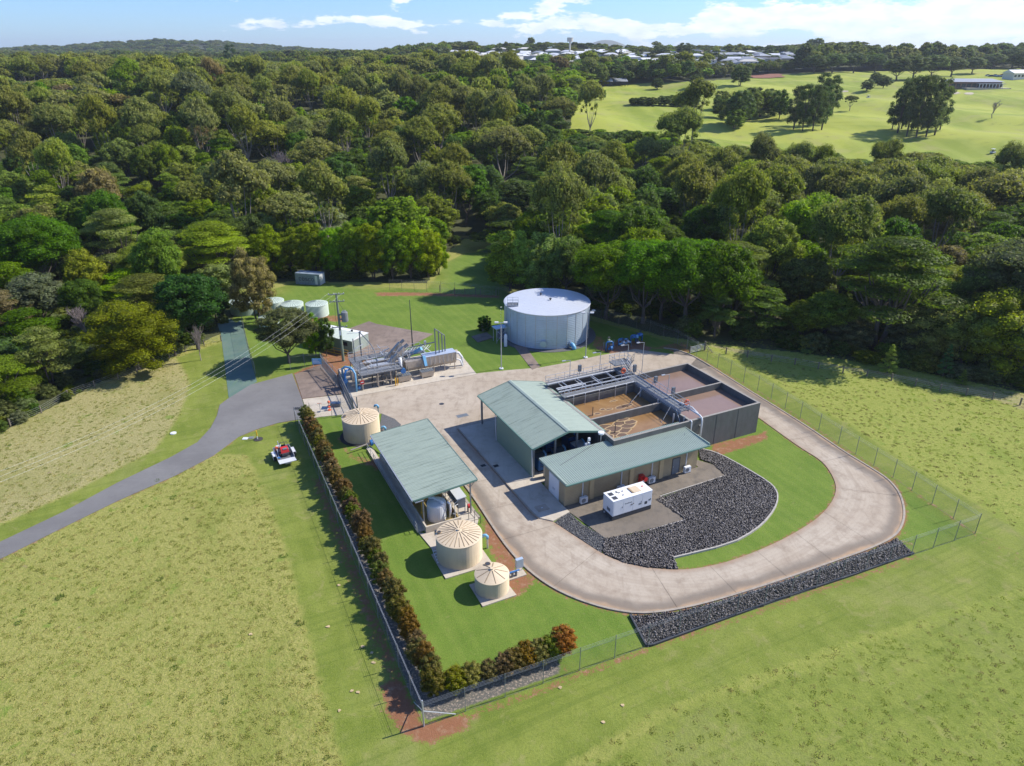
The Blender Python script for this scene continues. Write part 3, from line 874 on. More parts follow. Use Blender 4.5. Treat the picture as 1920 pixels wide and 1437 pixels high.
# loop road: slabs between the inner and the outer edge, each a piece with a recessed joint
def loop_road():
    # centre parameterisation: outer polyline from the back corner round to the canopy; inner side from ROAD_IN extended
    back = [tuple(W(66.6, 79.0)[:2]), tuple(W(66.6, 60.0)[:2])]
    inn = [tuple(W(66.9, 79.5)[:2]), tuple(W(66.9, 70)[:2])] + ROAD_IN + [tuple(W(30.7, 56.9)[:2]), tuple(W(30.6, 64)[:2]), tuple(W(30.6, 78.0)[:2])]
    out = ROAD_OUT[8:]
    def resample(pts, n):
        P = [Vector(p) for p in pts]
        L = [0]
        for a, b in zip(P, P[1:]): L.append(L[-1] + (b - a).length)
        res = []
        for i in range(n + 1):
            t = L[-1] * i / n
            k = max(j for j in range(len(L)) if L[j] <= t + 1e-9)
            k = min(k, len(P) - 2)
            f = (t - L[k]) / max(1e-9, L[k + 1] - L[k])
            res.append(P[k] + (P[k + 1] - P[k]) * f)
        return res
    # match by projecting: for every inner sample take the nearest outer point, kept monotonic
    N = 240
    I = resample(inn, N); O = resample(out, 900)
    pairs = []; last = 0
    for p in I:
        best = min(range(last, min(len(O), last + 60)), key=lambda k: (O[k] - p).length)
        last = best; pairs.append((p, O[best]))
    slabs = 17
    root = wmesh('loop_road', MB().prism([tuple(p) for p in (inn[::1])] + [tuple(o) for o in out[::-1]], -0.25, 0.012), M['pad'], kind='structure')
    per = N // slabs
    for k in range(slabs + 1):
        a = k * per; b = min(N, (k + 1) * per)
        if a >= b: break
        v = []; f = []; eo = []; ei = []
        rows = 13
        cols = list(range(a, b + 1))
        for ci, i in enumerate(cols):
            p, q = pairs[i]
            if ci in (0, len(cols) - 1):
                i2 = i + (1 if ci == 0 else -1)
                pp, qq = pairs[max(0, min(N, i2))]
                dlen = max(0.2, ((pp + qq) / 2 - (p + q) / 2).length)
                t = min(0.4, 0.016 / dlen)
                p = p.lerp(pp, t); q = q.lerp(qq, t)
            w = (q - p).length
            for r in range(rows):
                s_ = r / (rows - 1)
                c = p.lerp(q, s_)
                v.append((c.x, c.y, 0.058 + 0.03 * s_ * 0))
                eo.append(w * (1 - s_)); ei.append(w * s_)
        nc = len(cols)
        for ci in range(nc - 1):
            for r in range(rows - 1):
                aa = ci * rows + r
                f.append((aa, aa + 1, aa + rows + 1, aa + rows))
        me = bpy.data.meshes.new('slab')
        me.from_pydata(v, [], f)
        me.materials.append(M['road'])
        for nm, arr in (('edge_o', eo), ('edge_i', ei)):
            at = me.attributes.new(nm, 'FLOAT', 'POINT'); at.data.foreach_set('value', np.array(arr, np.float32))
        me.update()
        if me.polygons and me.polygons[0].normal.z < 0: me.flip_normals()
        link('slab', me, root)
    # low kerb along the outer edge
    return root
loop_road()
def kerb(name, ptsw, w, h, mat=None, seg=2.4, z0=-0.1):
    """kerb split into cast lengths"""
    P = [Vector(p) for p in ptsw]
    L = [0]
    for a, b in zip(P, P[1:]): L.append(L[-1] + (b - a).length)
    n = max(1, int(L[-1] / seg))
    root = None
    def at(t):
        k = max(j for j in range(len(L)) if L[j] <= t + 1e-9); k = min(k, len(P) - 2)
        return P[k].lerp(P[k + 1], (t - L[k]) / max(1e-9, L[k + 1] - L[k]))
    e = bpy.data.objects.new(name, None); COL.objects.link(e); e['kind'] = 'structure'
    e.location = (P[0].x, P[0].y, 0)
    mn = {'kerb': 'kerb_stone', 'sleeper_edging': 'sleeper'}.get(name, 'edging_piece')
    for i in range(n):
        t0 = L[-1] * i / n + 0.012; t1 = L[-1] * (i + 1) / n - 0.012
        ts = [t0, (t0 * 2 + t1) / 3, (t0 + 2 * t1) / 3, t1]
        pts = [at(t) for t in ts]
        left = []; right = []
        for j, p in enumerate(pts):
            d = (pts[min(j + 1, 3)] - pts[max(j - 1, 0)]).normalized()
            nrm = Vector((-d.y, d.x)) * w / 2
            left.append(tuple(p + nrm)); right.append(tuple(p - nrm))
        mb = MB(); mb.prism(left + right[::-1], z0, h)
        link(mn, mb.mesh(mn, mat or M['kerb'], (P[0].x, P[0].y, 0)), e)
kerb('kerb', [p for p in ROAD_OUT[6:]], 0.22, 0.12, M['kerb'], 3.0)
# raised slab beside the green shed, with its step along the yard
sheet('raised_slab', Ws([(30.8, 57.2), (34.4, 56.7), (34.4, 62.0), (44.6, 62.0), (44.6, 78.6), (30.8, 78.6)]), -0.1, 0.16, M['slab'])
sheet('raised_slab', Gs([(1000, 966), (1010, 973), (1037, 979), (1068, 962)]) + Ws([(34.4, 56.7), (30.8, 57.2)]), -0.1, 0.155, M['slab'])
kerb('kerb', Ws([(30.72, 78.6), (30.66, 57.1)]) + Gs([(1010, 974)]), 0.14, 0.24, M['kerb'], 2.4)
# path round the building and generator pad
sheet('building_apron', Ws([(34.45, 55.6), (34.45, 56.6), (53.4, 56.6), (53.4, 59.5), (55.4, 56.2), (55.1, 53.55), (45.4, 53.75), (45.6, 53.6), (45.2, 48.5), (35.5, 49.6)]) + Gs([(1066, 960)]), -0.1, 0.07, M['pad'])
# gravel and rock beds
sheet('gravel_bed', Gs([(1040, 980), (1066, 961), (1092, 984), (1134, 1009), (1128, 1038), (1084, 1009)]), -0.1, 0.045, M['gravel'])
ROCK1 = Gs([(1132, 1012), (1218, 995), (1285, 975), (1230, 938), (1360, 893), (1335, 870), (1312, 862), (1310, 842), (1345, 850), (1395, 878), (1440, 905), (1456, 920), (1456, 945), (1440, 972), (1415, 996), (1370, 1020), (1262, 1046), (1272, 1068), (1214, 1065), (1167, 1055), (1130, 1038)])
sheet('rock_bed', ROCK1, -0.1, 0.02, M['rockbed'])
ROCK2 = Gs([(1181, 1154), (1205, 1155), (1270, 1148), (1345, 1130), (1428, 1104), (1503, 1079), (1567, 1056), (1631, 1034), (1682, 1010), (1712, 1038), (1600, 1078), (1450, 1128), (1300, 1182), (1213, 1214)])
sheet('rock_bed', ROCK2, -0.1, 0.02, M['rockbed'])
GRAV2 = Ws([(44.0, 77.7), (57.5, 77.7), (58.4, 75.4), (66.0, 75.4), (66.2, 78.9), (44.0, 80.6)])
sheet('gravel_bed', GRAV2, -0.1, 0.045, M['gravel'])
kerb('sleeper_edging', smoothline(Gs([(1312, 843), (1345, 851), (1395, 878), (1440, 905), (1457, 922), (1458, 945), (1441, 973), (1415, 997), (1370, 1022), (1262, 1048)]), 1), 0.16, 0.22, M['edging'], 2.0)
kerb('sleeper_edging', Gs([(1181, 1155), (1213, 1215), (1300, 1183), (1450, 1129), (1600, 1079), (1713, 1039)]), 0.16, 0.22, M['dark'], 2.2)
kerb('sleeper_edging', Gs([(1218, 996), (1286, 976)]), 0.12, 0.16, M['edging'], 1.6)
kerb('sleeper_edging', Gs([(1238, 932), (1361, 893)]), 0.12, 0.16, M['edging'], 1.6)
kerb('sleeper_edging', Gs([(1238, 932), (1286, 976)]), 0.10, 0.13, M['edging'], 1.6)

rng = np.random.default_rng(7)
def scatter_rocks(name, poly, n, smin, smax, mat, zbase, label=None):
    """loose stones of 12 triangles or so, one heap"""
    xs = [p[0] for p in poly]; ys = [p[1] for p in poly]
    px = rng.uniform(min(xs), max(xs), n * 3); py = rng.uniform(min(ys), max(ys), n * 3)
    k = inpoly(px, py, poly); px = px[k][:n]; py = py[k][:n]; n = len(px)
    base = np.array([(0, 0, 1), (0.9, 0, .1), (.25, .85, .2), (-.75, .5, 0), (-.7, -.55, .15), (.3, -.9, 0), (0, 0, -.8)], float)
    tri = np.array([(0, 1, 2), (0, 2, 3), (0, 3, 4), (0, 4, 5), (0, 5, 1), (6, 2, 1), (6, 3, 2), (6, 4, 3), (6, 5, 4), (6, 1, 5)])
    s = rng.uniform(smin, smax, n) ** 1.0
    V = base[None] * (0.75 + 0.5 * rng.random((n, 7, 1))) * (s[:, None, None] * rng.uniform(0.6, 1.2, (n, 1, 3)))
    an = rng.uniform(0, 2 * PI, n); t1 = rng.uniform(-0.8, 0.8, n)
    c, sn = np.cos(an), np.sin(an); c1, s1 = np.cos(t1), np.sin(t1)
    x, y, z = V[..., 0], V[..., 1], V[..., 2]
    y, z = y * c1[:, None] - z * s1[:, None], y * s1[:, None] + z * c1[:, None]
    x, y = x * c[:, None] - y * sn[:, None], x * sn[:, None] + y * c[:, None]
    x += px[:, None]; y += py[:, None]; z = z + zbase + rng.uniform(0, smax * 0.9, n)[:, None]
    co = np.stack([x, y, z], -1).reshape(-1, 3)
    F = (tri[None] + (np.arange(n) * 7)[:, None, None]).reshape(-1, 3)
    me = bpy.data.meshes.new(name)
    me.vertices.add(len(co)); me.vertices.foreach_set('co', co.ravel())
    me.loops.add(F.size); me.polygons.add(len(F))
    me.loops.foreach_set('vertex_index', F.ravel()); me.polygons.foreach_set('loop_start', np.arange(len(F)) * 3)
    me.polygons.foreach_set('loop_total', np.full(len(F), 3))
    me.update()
    at = me.attributes.new('var', 'FLOAT', 'POINT'); at.data.foreach_set('value', np.repeat(rng.random(n), 7).astype(np.float32))
    me.materials.append(mat)
    return tag(link(name, me), label, kind='stuff')
scatter_rocks('basalt_rocks', ROCK1, 26000, 0.05, 0.135, M['rock'], 0.04, 'dark basalt rocks filling the bed inside the loop road')
scatter_rocks('basalt_rocks', ROCK2, 13500, 0.05, 0.13, M['rock'], 0.04, 'dark basalt rocks in the long bed outside the loop road')
scatter_rocks('gravel_stones', Gs([(1040, 980), (1066, 961), (1092, 984), (1134, 1009), (1128, 1038), (1084, 1009)]), 1800, 0.04, 0.08, M['gravelstone'], 0.05, 'grey gravel between the concrete slab and the rock bed')
# ================================================================== THE PLANT
_shared = {}
def shared(key, build):
    if key not in _shared: _shared[key] = build()
    return _shared[key]
def handrail(T, pts, h=1.05, sp=1.5, mat=None, parent=None, r=0.028, mid=True):
    """posts one by one, rails as one part per run; pts in the thing's coordinates, z = deck level"""
    mat = mat or M['galv']
    pm = shared(('hpost', h, mat.name), lambda: MB().tube([(0, 0, 0), (0, 0, h)], 0.03, 6).mesh('handrail_post', mat))
    mb = MB()
    for a, b in zip(pts, pts[1:]):
        a, b = Vector(a), Vector(b)
        n = max(1, round((b - a).length / sp))
        for i in range(n + (1 if b == Vector(pts[-1]) else 0)):
            T.at('handrail_post', pm, a.lerp(b, i / n), parent)
        for hh in ((h, h * 0.55) if mid else (h,)):
            mb.tube([a + Vector((0, 0, hh)), b + Vector((0, 0, hh))], r, 6)
        mb.bar(a + Vector((0, 0, 0.08)), b + Vector((0, 0, 0.08)), 0.015, 0.12)
    T.part('handrail', mb, mat, parent)
def roof_sheets(T, parent, O, E, S, mat, w=0.76, name='roof_sheet', ribs=3, th=0.042):
    """profiled sheets side by side: O corner, E vector along the eave, S vector down or up the slope"""
    O, E, S = Vector(O), Vector(E), Vector(S)
    n = max(1, round(E.length / w)); ww = E.length / n; L = S.length
    def build():
        mb = MB(); prof = []
        p = ww / ribs
        for k in range(ribs):
            x = k * p
            prof += [(x, 0), (x + p * 0.52, 0), (x + p * 0.62, th), (x + p * 0.9, th)]
        prof += [(ww - 0.006, 0)]
        v = []
        for x, z in prof: v += [(x, 0, z), (x, L, z)]
        f = [(2 * i, 2 * i + 2, 2 * i + 3, 2 * i + 1) for i in range(len(prof) - 1)]
        mb.add(v, f)
        return mb.mesh(name, mat)
    key = (name, round(ww, 4), round(L, 3), mat.name, ribs)
    me = shared(key, build)
    ex = E.normalized(); ey = S.normalized(); ez = ex.cross(ey)
    flip = ez.z < 0
    if flip:
        O = O + E; ex = -ex; ez = -ez
    R = Matrix((ex, ey, ez)).transposed().to_4x4()
    for i in range(n):
        o = T.at(name, me, (0, 0, 0), parent)
        o.matrix_local = Matrix.Translation(O + ex * (i * ww) - T.org) @ R
        o.location.z += (i % 2) * 0.0015
def slopebox(mb, O, E, S, t):
    O, E, S = Vector(O), Vector(E), Vector(S)
    n = E.cross(S).normalized()
    if n.z < 0: n = -n
    v = [O, O + E, O + E + S, O + S]
    v = [p - n * t for p in v] + v
    mb.add(v, [(0, 3, 2, 1), (4, 5, 6, 7), (0, 1, 5, 4), (1, 2, 6, 5), (2, 3, 7, 6), (3, 0, 4, 7)])

# ------------------------------------------------------------------ concrete basins
T = Thing('concrete_basin', 'large open concrete treatment basin in four cells holding brown liquor', 'basin', (54.5, 60.3, 0))
BH = 4.4
for nm, x0, x1, y0, y1, h in (
        ('wall', 54.5, 66.1, 60.2, 60.5, BH), ('wall', 65.8, 66.1, 60.5, 74.7, BH), ('wall', 56.2, 66.1, 74.7, 75.0, BH),
        ('dividing_wall', 54.8, 65.8, 67.35, 67.6, BH - 0.01), ('dividing_wall', 54.5, 54.8, 60.5, 77.1, BH + 0.004),
        ('wall', 43.5, 54.5, 60.2, 60.45, BH - 0.003), ('wall', 43.2, 43.5, 60.2, 77.3, BH), ('dividing_wall', 43.5, 54.5, 66.0, 66.25, BH - 0.008),
        ('dividing_wall', 43.5, 54.5, 72.2, 72.95, BH), ('wall', 43.5, 56.2, 77.05, 77.3, BH - 0.004), ('wall', 55.9, 56.2, 74.7, 77.05, BH)):
    w = T.part(nm, MB().box(x0, x1, y0, y1, -0.3, h - 0.03), M['basin'])
    # capping strip, paler than the walls
    T.part('coping', MB().box(x0 + 0.004, x1 - 0.004, y0 + 0.004, y1 - 0.004, h - 0.028, h + 0.006), M['basintop'], w)
# vertical joints on the long outer faces
for x in (58.8, 62.4): T.part('wall_joint', MB().box(x, x + 0.05, 60.185, 60.21, 0, BH - 0.05), M['dark'])
for x0, x1, y0, y1 in ((43.5, 54.5, 60.4, 66), (43.5, 54.5, 66.2, 72.3), (43.5, 54.5, 72.9, 77.1)):
    wmesh('water', MB().prism(Ws([(x0, y0), (x1, y0), (x1, y1), (x0, y1)]), 1, 3.3 if y0 < 72 else 3.0), M['froth'] if y0 < 72 else M['scum'], kind='structure')
for x0, x1, y0, y1 in ((54.8, 65.8, 60.5, 67.35), (54.8, 65.8, 67.6, 74.7)):
    wmesh('water', MB().prism(Ws([(x0, y0), (x1, y0), (x1, y1), (x0, y1)]), 1, 3.45), M['settled'], kind='structure')
# rafts of dark scum and paler foam veins on the front left cell
def blob(cx, cy, rx, ry, seed, n=18):
    r = random.Random(seed)
    k = [r.uniform(-.15, .15) for _ in range(5)]
    return [(cx + rx * math.cos(t) * (1 + k[0] * math.sin(2 * t) + k[1] * math.cos(3 * t) + k[2] * math.sin(5 * t)), cy + ry * math.sin(t) * (1 + k[3] * math.sin(3 * t) + k[4] * math.cos(4 * t))) for t in [2 * PI * i / n for i in range(n)]]
sc = MB(); fo = MB()
for i, (u, v, rx, ry) in enumerate([(1153, 816, .9, .55), (1133, 801, .8, .5), (1170, 806, .7, .7), (1150, 805, .9, .6), (1167, 793, 1.1, .5), (1178, 799, .9, .45), (1140, 820, .6, .45), (1166, 817, .6, .35), (1130, 811, .7, .5), (1182, 793, .7, .4), (1168, 789, .8, .25), (1160, 826, .8, .4)]):
    p = G(u, v, 3.3); a, b = WL(p.x, p.y)
    fo.prism(Ws(blob(a, b, rx * 1.15 + .13, ry * 1.15 + .13, i)), 3.2, 3.306 + .012 * i); sc.prism(Ws(blob(a, b, rx * 1.15 - .03, ry * 1.15 - .03, i)), 3.2, 3.312 + .012 * i)
for i, (u, v, rx, ry) in enumerate([(1165, 764, .9, .35), (1176, 760, .8, .3), (1130, 768, .35, .2), (1120, 776, .4, .2), (1142, 768, .5, .15), (1150, 752, .5, .12)]):
    p = G(u, v, 3.3); a, b = WL(p.x, p.y)
    fo.prism(Ws(blob(a, b, rx + .12, ry + .12, i + 40)), 3.2, 3.306); sc.prism(Ws(blob(a, b, rx, ry, i + 40)), 3.2, 3.312)
wmesh('foam_film', fo, M['foamline'], 'pale foam rims round the scum rafts in the left cells of the basin', kind='stuff')
wmesh('scum_rafts', sc, M['scum'], 'dark scum rafts floating on the brown liquor', kind='stuff')
for u, v, lab in ((1111, 780, 'thin dark probe standing in the rear left basin cell'), (1153, 812, 'thin dark probe standing among scum rafts in the front left cell')):
    p = G(u, v, 3.3); a, b = WL(p.x, p.y)
    t = Thing('level_probe', lab, 'probe', (a, b, 3.3), 'level probes in the basin')
    t.part('probe_rod', MB().tube([(a, b, 2.5), (a, b, 4.6)], 0.05, 6), M['dark']); t.part('probe_arm', MB().bar((a - .7, b, 3.45), (a, b, 3.45), .05), M['dark'])

# ------------------------------------------------------------------ walkways over the basin
T = Thing('basin_walkway', 'galvanised steel walkway with handrails crossing the concrete basin', 'walkway', (55.3, 76, 4.4))
DZ = 4.75
T.part('deck', MB().box(54.75, 55.95, 62.3, 77.6, DZ - 0.09, DZ), M['grating'])
T.part('deck', MB().box(43.4, 54.7, 72.2, 73.15, DZ - 0.09, DZ), M['grating'])
T.part('deck', MB().box(43.4, 54.7, 76.5, 77.4, DZ - 0.09, DZ), M['grating'])
T.part('deck', MB().box(54.0, 56.6, 76.2, 77.8, DZ + .9, DZ + 1.0), M['grating'])
for x in (54.7, 55.95): T.part('stringer', MB().box(x - .05, x + .05, 62.3, 77.6, DZ - .3, DZ + .02), M['galv'])
handrail(T, [(54.72, 62.3, DZ), (54.72, 72.1, DZ)]); handrail(T, [(55.98, 62.3, DZ), (55.98, 76.2, DZ)]); handrail(T, [(54.72, 62.28, DZ), (55.98, 62.28, DZ)], sp=0.6)
handrail(T, [(54.6, 72.2, DZ), (43.4, 72.2, DZ)]); handrail(T, [(54.6, 73.15, DZ), (43.4, 73.15, DZ)])
handrail(T, [(54.0, 76.5, DZ), (43.4, 76.5, DZ)]); handrail(T, [(54.0, 77.4, DZ), (43.4, 77.4, DZ)])
handrail(T, [(54.0, 76.2, DZ + 1), (54.0, 77.8, DZ + 1), (56.6, 77.8, DZ + 1), (56.6, 76.2, DZ + 1)], sp=0.9)
for x in np.arange(45, 54, 2.6): T.part('cross_beam', MB().bar((x, 72.3, DZ - .1), (x, 77.3, DZ - .1), .14, .12), M['galv'])
for (x, y) in ((54.4, 61.2), (54.4, 66.6), (54.4, 70.5), (53.6, 62.3)):
    T.part('support_post', MB().bar((x, y, 2.5), (x, y, DZ - .1), .16), M['galv'])
T.part('brace', MB().tube([(52.2, 63.0, 3.2), (54.6, 64.2, DZ)], .03).tube([(51.6, 69.2, 3.2), (54.6, 70.2, DZ)], .03).tube([(54.5, 63, DZ), (53.8, 60.8, 3.3)], .03), M['galv'])
st = MB()
for i in range(7): st.box(54.85, 55.85, 75.2 + .25 * i - .9, 75.35 + .25 * i - .9, DZ + .13 * i, DZ + .13 * i + .03)
T.part('stair', st, M['grating'])
handrail(T, [(54.85, 74.3, DZ), (54.85, 76.1, DZ + .95)], sp=.9); handrail(T, [(55.85, 74.3, DZ), (55.85, 76.1, DZ + .95)], sp=.9)
# access stair down to the back yard
st = MB()
for i in range(16): st.box(56.7 + .0, 57.6, 77.9 + .0 + .24 * i - 1.2, 78.1 + .24 * i - 1.2, DZ + .9 - .32 * i, DZ + .93 - .32 * i)
T.part('stair', st, M['grating'])
handrail(T, [(56.7, 76.8, DZ + 1), (56.7, 80.4, .2)], sp=1.2); handrail(T, [(57.6, 76.8, DZ + 1), (57.6, 80.4, .2)], sp=1.2)

T = Thing('air_pipework', 'bright steel pipes running along the rear walkway of the basin', 'pipework', (49, 74, 4.4))
for y, z, x0, x1, r in ((73.4, 5.1, 43.2, 54.0, .11), (73.75, 4.95, 44.2, 54.2, .08), (72.0, 4.95, 43.6, 54.4, .07), (76.2, 5.1, 43.0, 53.8, .11), (74.1, 5.1, 43.4, 47.8, .10), (74.4, 5.15, 43.4, 47.4, .10), (77.55, 5.0, 43.6, 53.6, .06)):
    T.part('pipe', MB().tube([(x0, y, z), (x1, y, z)], r, 8), M['galv'])
for x in (45.2, 47.6, 50.0, 52.4): T.part('branch_pipe', MB().tube([(x, 73.4, 5.1), (x, 76.2, 5.1)], .07, 8), M['galv'])
for x in (44.6, 46.4, 48.6, 51.2, 53.0):
    T.part('drop_pipe', MB().tube([(x, 72.0, 4.95), (x, 71.85, 4.9), (x, 71.85, 3.1)], .05, 6), M['galv'])
T.part('riser_pipe', MB().tube([(56.3, 60.9, 4.7), (56.35, 62.2, 5.0), (55.9, 64.0, 5.0)], .1, 8), M['offwhite'])
T2 = Thing('overflow_pipe', 'white pipe bending over the front wall of the basin and down to the ground', 'pipe', (56.2, 60, 0))
T2.part('pipe', MB().tube([(56.05, 66.3, 4.75), (56.15, 61.2, 4.75), (56.2, 60.5, 4.7), (56.2, 60.05, 4.5), (56.2, 59.95, 4.1), (56.2, 59.95, 0.2)], .12, 10), M['offwhite'], smooth=True)
T2.part('bracket', MB().box(56.0, 56.4, 59.98, 60.2, 2.0, 2.1).box(56.0, 56.4, 59.98, 60.2, 3.4, 3.5), M['galv'])
t = Thing('drain_pipe', 'short white downpipe on the basin wall behind the brick building', 'pipe', (54.6, 60.05, 0))
t.part('pipe', MB().tube([(54.6, 60.3, 4.5), (54.6, 60.0, 4.4), (54.6, 60.0, .1)], .08, 8), M['offwhite'])
for (a, b, z, lab) in ((54.1, 74.4, 5.6, 'orange lifebuoy on the rear end of the basin walkway'), (56.05, 63.0, 5.35, 'orange lifebuoy on the front end of the basin walkway')):
    t = Thing('lifebuoy', lab, 'lifebuoy', (a, b, z), 'orange lifebuoys on the walkway')
    ring = MB(); k = 14
    pts = [(a + .33 * math.cos(2 * PI * i / k), b - .05, z + .1 + .33 * math.sin(2 * PI * i / k)) for i in range(k + 1)]
    ring.tube(pts, .085, 6, cap=False); t.part('ring', ring, M['orange'])
    t.part('holder', MB().box(a - .05, a + .05, b - .02, b + .04, z - .6, z + .5).box(a - .3, a + .3, b - .0, b + .05, z + .0, z + .12), M['orange'])
for a, b, h, lab in ((57.5, 78.2, 7.6, 'slim floodlight post behind the rear corner of the basin walkway'), (52.6, 78.0, 7.4, 'slim floodlight post on the rear walkway right of centre'), (47.5, 77.8, 7.2, 'slim floodlight post on the rear walkway near the shed roof'),
                     (56.6, 67.5, 7.4, 'slim floodlight post on the walkway between the right cells'), (60.1, 78.0, 7.6, 'slim floodlight post furthest right behind the basin')):
    t = Thing('floodlight_post', lab, 'light post', (a, b, 0), 'slim floodlight posts round the basin')
    t.part('post', MB().tube([(a, b, 0 if b > 77 else DZ), (a, b, h)], .045, 6), M['galv']); t.part('arm', MB().bar((a, b, h), (a - .9, b, h + .12), .05), M['galv'])
    t.part('lamp_head', MB().box(a - 1.3, a - .75, b - .12, b + .12, h + .08, h + .18), M['galv'])
for a, b, z in ((54.3, 75.9, DZ + 1.6), (47.9, 77.5, 5.6), (50.9, 77.5, 5.7), (56.3, 68.3, 5.9), (56.3, 66.3, 5.8)):
    pass
for i, (a, b, h, lab) in enumerate(((55.6, 73.8, 1.5, 'grey instrument box standing at the basin walkway junction'), (48.9, 77.5, 1.3, 'dark control box on the rear walkway handrail'), (56.25, 69.8, 1.2, 'dark instrument box on the walkway rail above the rear right cell'),
                            (56.25, 66.0, 1.2, 'dark instrument box on the walkway rail above the front right cell'))):
    t = Thing('instrument_box', lab, 'instrument box', (a, b, DZ), 'instrument boxes on the walkway rails')
    t.part('stand', MB().bar((a, b, DZ), (a, b, DZ + h * .6), .06), M['galv']); t.part('cabinet', MB().box(a - .22, a + .22, b - .15, b + .15, DZ + h * .5, DZ + h + .3), M['steelgrey'])

# ------------------------------------------------------------------ gabled blower shed
X0, X1, XR, Y0, Y1, ZE, ZR = 33.95, 43.75, 38.7, 63.1, 78.9, 4.25, 5.45
T = Thing('blower_shed', 'open ended shed with green gabled metal roof beside the concrete basin', 'shed', (34, 63.4, 0))
roof = MB(); slopebox(roof, (X0, Y0, ZE - .04), (0, Y1 - Y0, 0), (XR - X0, 0, ZR - ZE), .10); slopebox(roof, (X1, Y0, ZE - .04), (0, Y1 - Y0, 0), (XR - X1, 0, ZR - ZE), .10)
rf = T.part('roof', roof, M['greentrim'])
roof_sheets(T, rf, (X0 - .05, Y0 - .03, ZE - .035), (0, Y1 - Y0 + .06, 0), (XR - X0 + .05, 0, ZR - ZE), M['roofA'])
roof_sheets(T, rf, (X1 + .05, Y0 - .03, ZE - .035), (0, Y1 - Y0 + .06, 0), (XR - X1 - .05, 0, ZR - ZE), M['roofB'])
mb = MB()
mb.add([(XR - .28, Y0 - .05, ZR - .02), (XR, Y0 - .05, ZR + .06), (XR + .28, Y0 - .05, ZR - .02), (XR - .28, Y1 + .05, ZR - .02), (XR, Y1 + .05, ZR + .06), (XR + .28, Y1 + .05, ZR - .02)], [(0, 1, 4, 3), (1, 2, 5, 4), (0, 2, 1), (3, 4, 5), (0, 3, 5, 2)])
T.part('ridge_cap', mb, M['roofB'], rf)
for y in (Y0 - .06, Y1 + .06):
    T.part('barge_board', MB().bar((X0 - .05, y, ZE - .10), (XR, y, ZR - .10), .05, .24).bar((XR, y, ZR - .10), (X1 + .05, y, ZE - .10), .05, .24), M['greentrim'])
for x in (X0 - .1, X1 + .1): T.part('gutter', MB().box(x - .07, x + .07, Y0 - .05, Y1 + .05, ZE - .18, ZE - .03), M['greentrim'])
for x in (34.2, 43.3):
    for y in (63.5, 68.4, 73.3, 78.4): T.part('column', MB().box(x - .11, x + .11, y - .11, y + .11, 0, ZE - .1), M['postgrey'])
T.part('column', MB().box(37.0, 37.2, 63.4, 63.6, 0, ZE + .5), M['postgrey']); T.part('column', MB().box(40.0, 40.2, 63.4, 63.6, 0, ZE + .6), M['postgrey'])
for y in (63.5, 68.4, 73.3, 78.4): T.part('rafter', MB().bar((34.2, y, ZE - .15), (XR, y, ZR - .2), .1, .22).bar((XR, y, ZR - .2), (43.3, y, ZE - .15), .1, .22), M['postgrey'])
wl = T.part('side_wall', MB().box(34.0, 34.1, 63.5, 73.2, .1, ZE - .1), M['greentrim'])
def clad(T, parent, P, E, h, mat, w=0.76, name='wall_sheet', out=(0, -1, 0)):
    P, E = Vector(P), Vector(E)
    n = max(1, round(E.length / w)); ww = E.length / n
    def build():
        mb = MB(); prof = []
        for k in range(4):
            x = k * ww / 4; prof += [(x, 0), (x + ww * .10, 0), (x + ww * .13, .022), (x + ww * .21, .022)]
        prof.append((ww - .006, 0)); v = []
        for x, o in prof: v += [(x, -o, 0), (x, -o, h)]
        return mb.add(v, [(2 * i, 2 * i + 2, 2 * i + 3, 2 * i + 1) for i in range(len(prof) - 1)]).mesh(name, mat)
    me = shared(('clad', name, round(ww, 3), h, mat.name), build)
    ex = E.normalized(); ez = Vector((0, 0, 1)); ey = ez.cross(ex)
    if ey.dot(Vector(out)) > 0:
        P = P + E; ex = -ex; ey = -ey
    R = Matrix((ex, ey, ez)).transposed().to_4x4()
    for i in range(n):
        o = T.at(name, me, (0, 0, 0), parent); o.matrix_local = Matrix.Translation(P + ex * (i * ww) - T.org) @ R
clad(T, wl, (33.985, 63.5, .1), (0, 9.7, 0), ZE - .25, M['gwall'], out=(-1, 0, 0))
T.part('end_wall', MB().box(34.1, 43.2, 73.1, 73.2, .1, ZE - .2), M['gwall'])
T.part('downpipe', MB().tube([(33.85, 73.35, ZE - .2), (33.95, 73.35, .15)], .05, 8).tube([(33.85, 63.25, ZE - .2), (33.95, 63.25, .15)], .05, 8), M['offwhite'])
def enclosure(x0, x1, y0, y1, h, lab, top='offwhite'):
    t = Thing('blower_enclosure', lab, 'machine housing', (x0, y0, .16), 'blower housings in the shed')
    t.part('plinth', MB().box(x0, x1, y0, y1, .16, .35), M['dark']); b = t.part('housing', MB().box(x0, x1, y0, y1, .35, h), M['blue'])
    t.part('lid', MB().box(x0 - .04, x1 + .04, y0 - .04, y1 + .04, h, h + .07), M[top])
    for k in range(3): t.part('vent_slot', MB().box(x0 + .2, x1 - .2, y0 - .012, y0 + .01, .8 + .25 * k, .9 + .25 * k), M['dark'], b)
    t.part('outlet_pipe', MB().tube([(x1 - .3, y0 + .3, h), (x1 - .3, y0 + .3, h + .5), (x1 - .3, y0 + .9, h + .6)], .12, 8), M['ltblue'])
enclosure(40.5, 42.0, 64.0, 65.6, 2.1, 'blue machine housing with pale lid at right under the shed roof')
enclosure(37.8, 39.3, 64.0, 65.6, 1.9, 'blue machine housing in the middle of the shed opening', 'steelgrey')
enclosure(35.2, 36.6, 64.0, 65.6, 1.8, 'blue machine housing nearest the green side wall', 'steelgrey')
enclosure(41.0, 42.4, 67.0, 68.6, 1.9, 'blue machine housing behind the first one with pale lid', 'steelgrey')
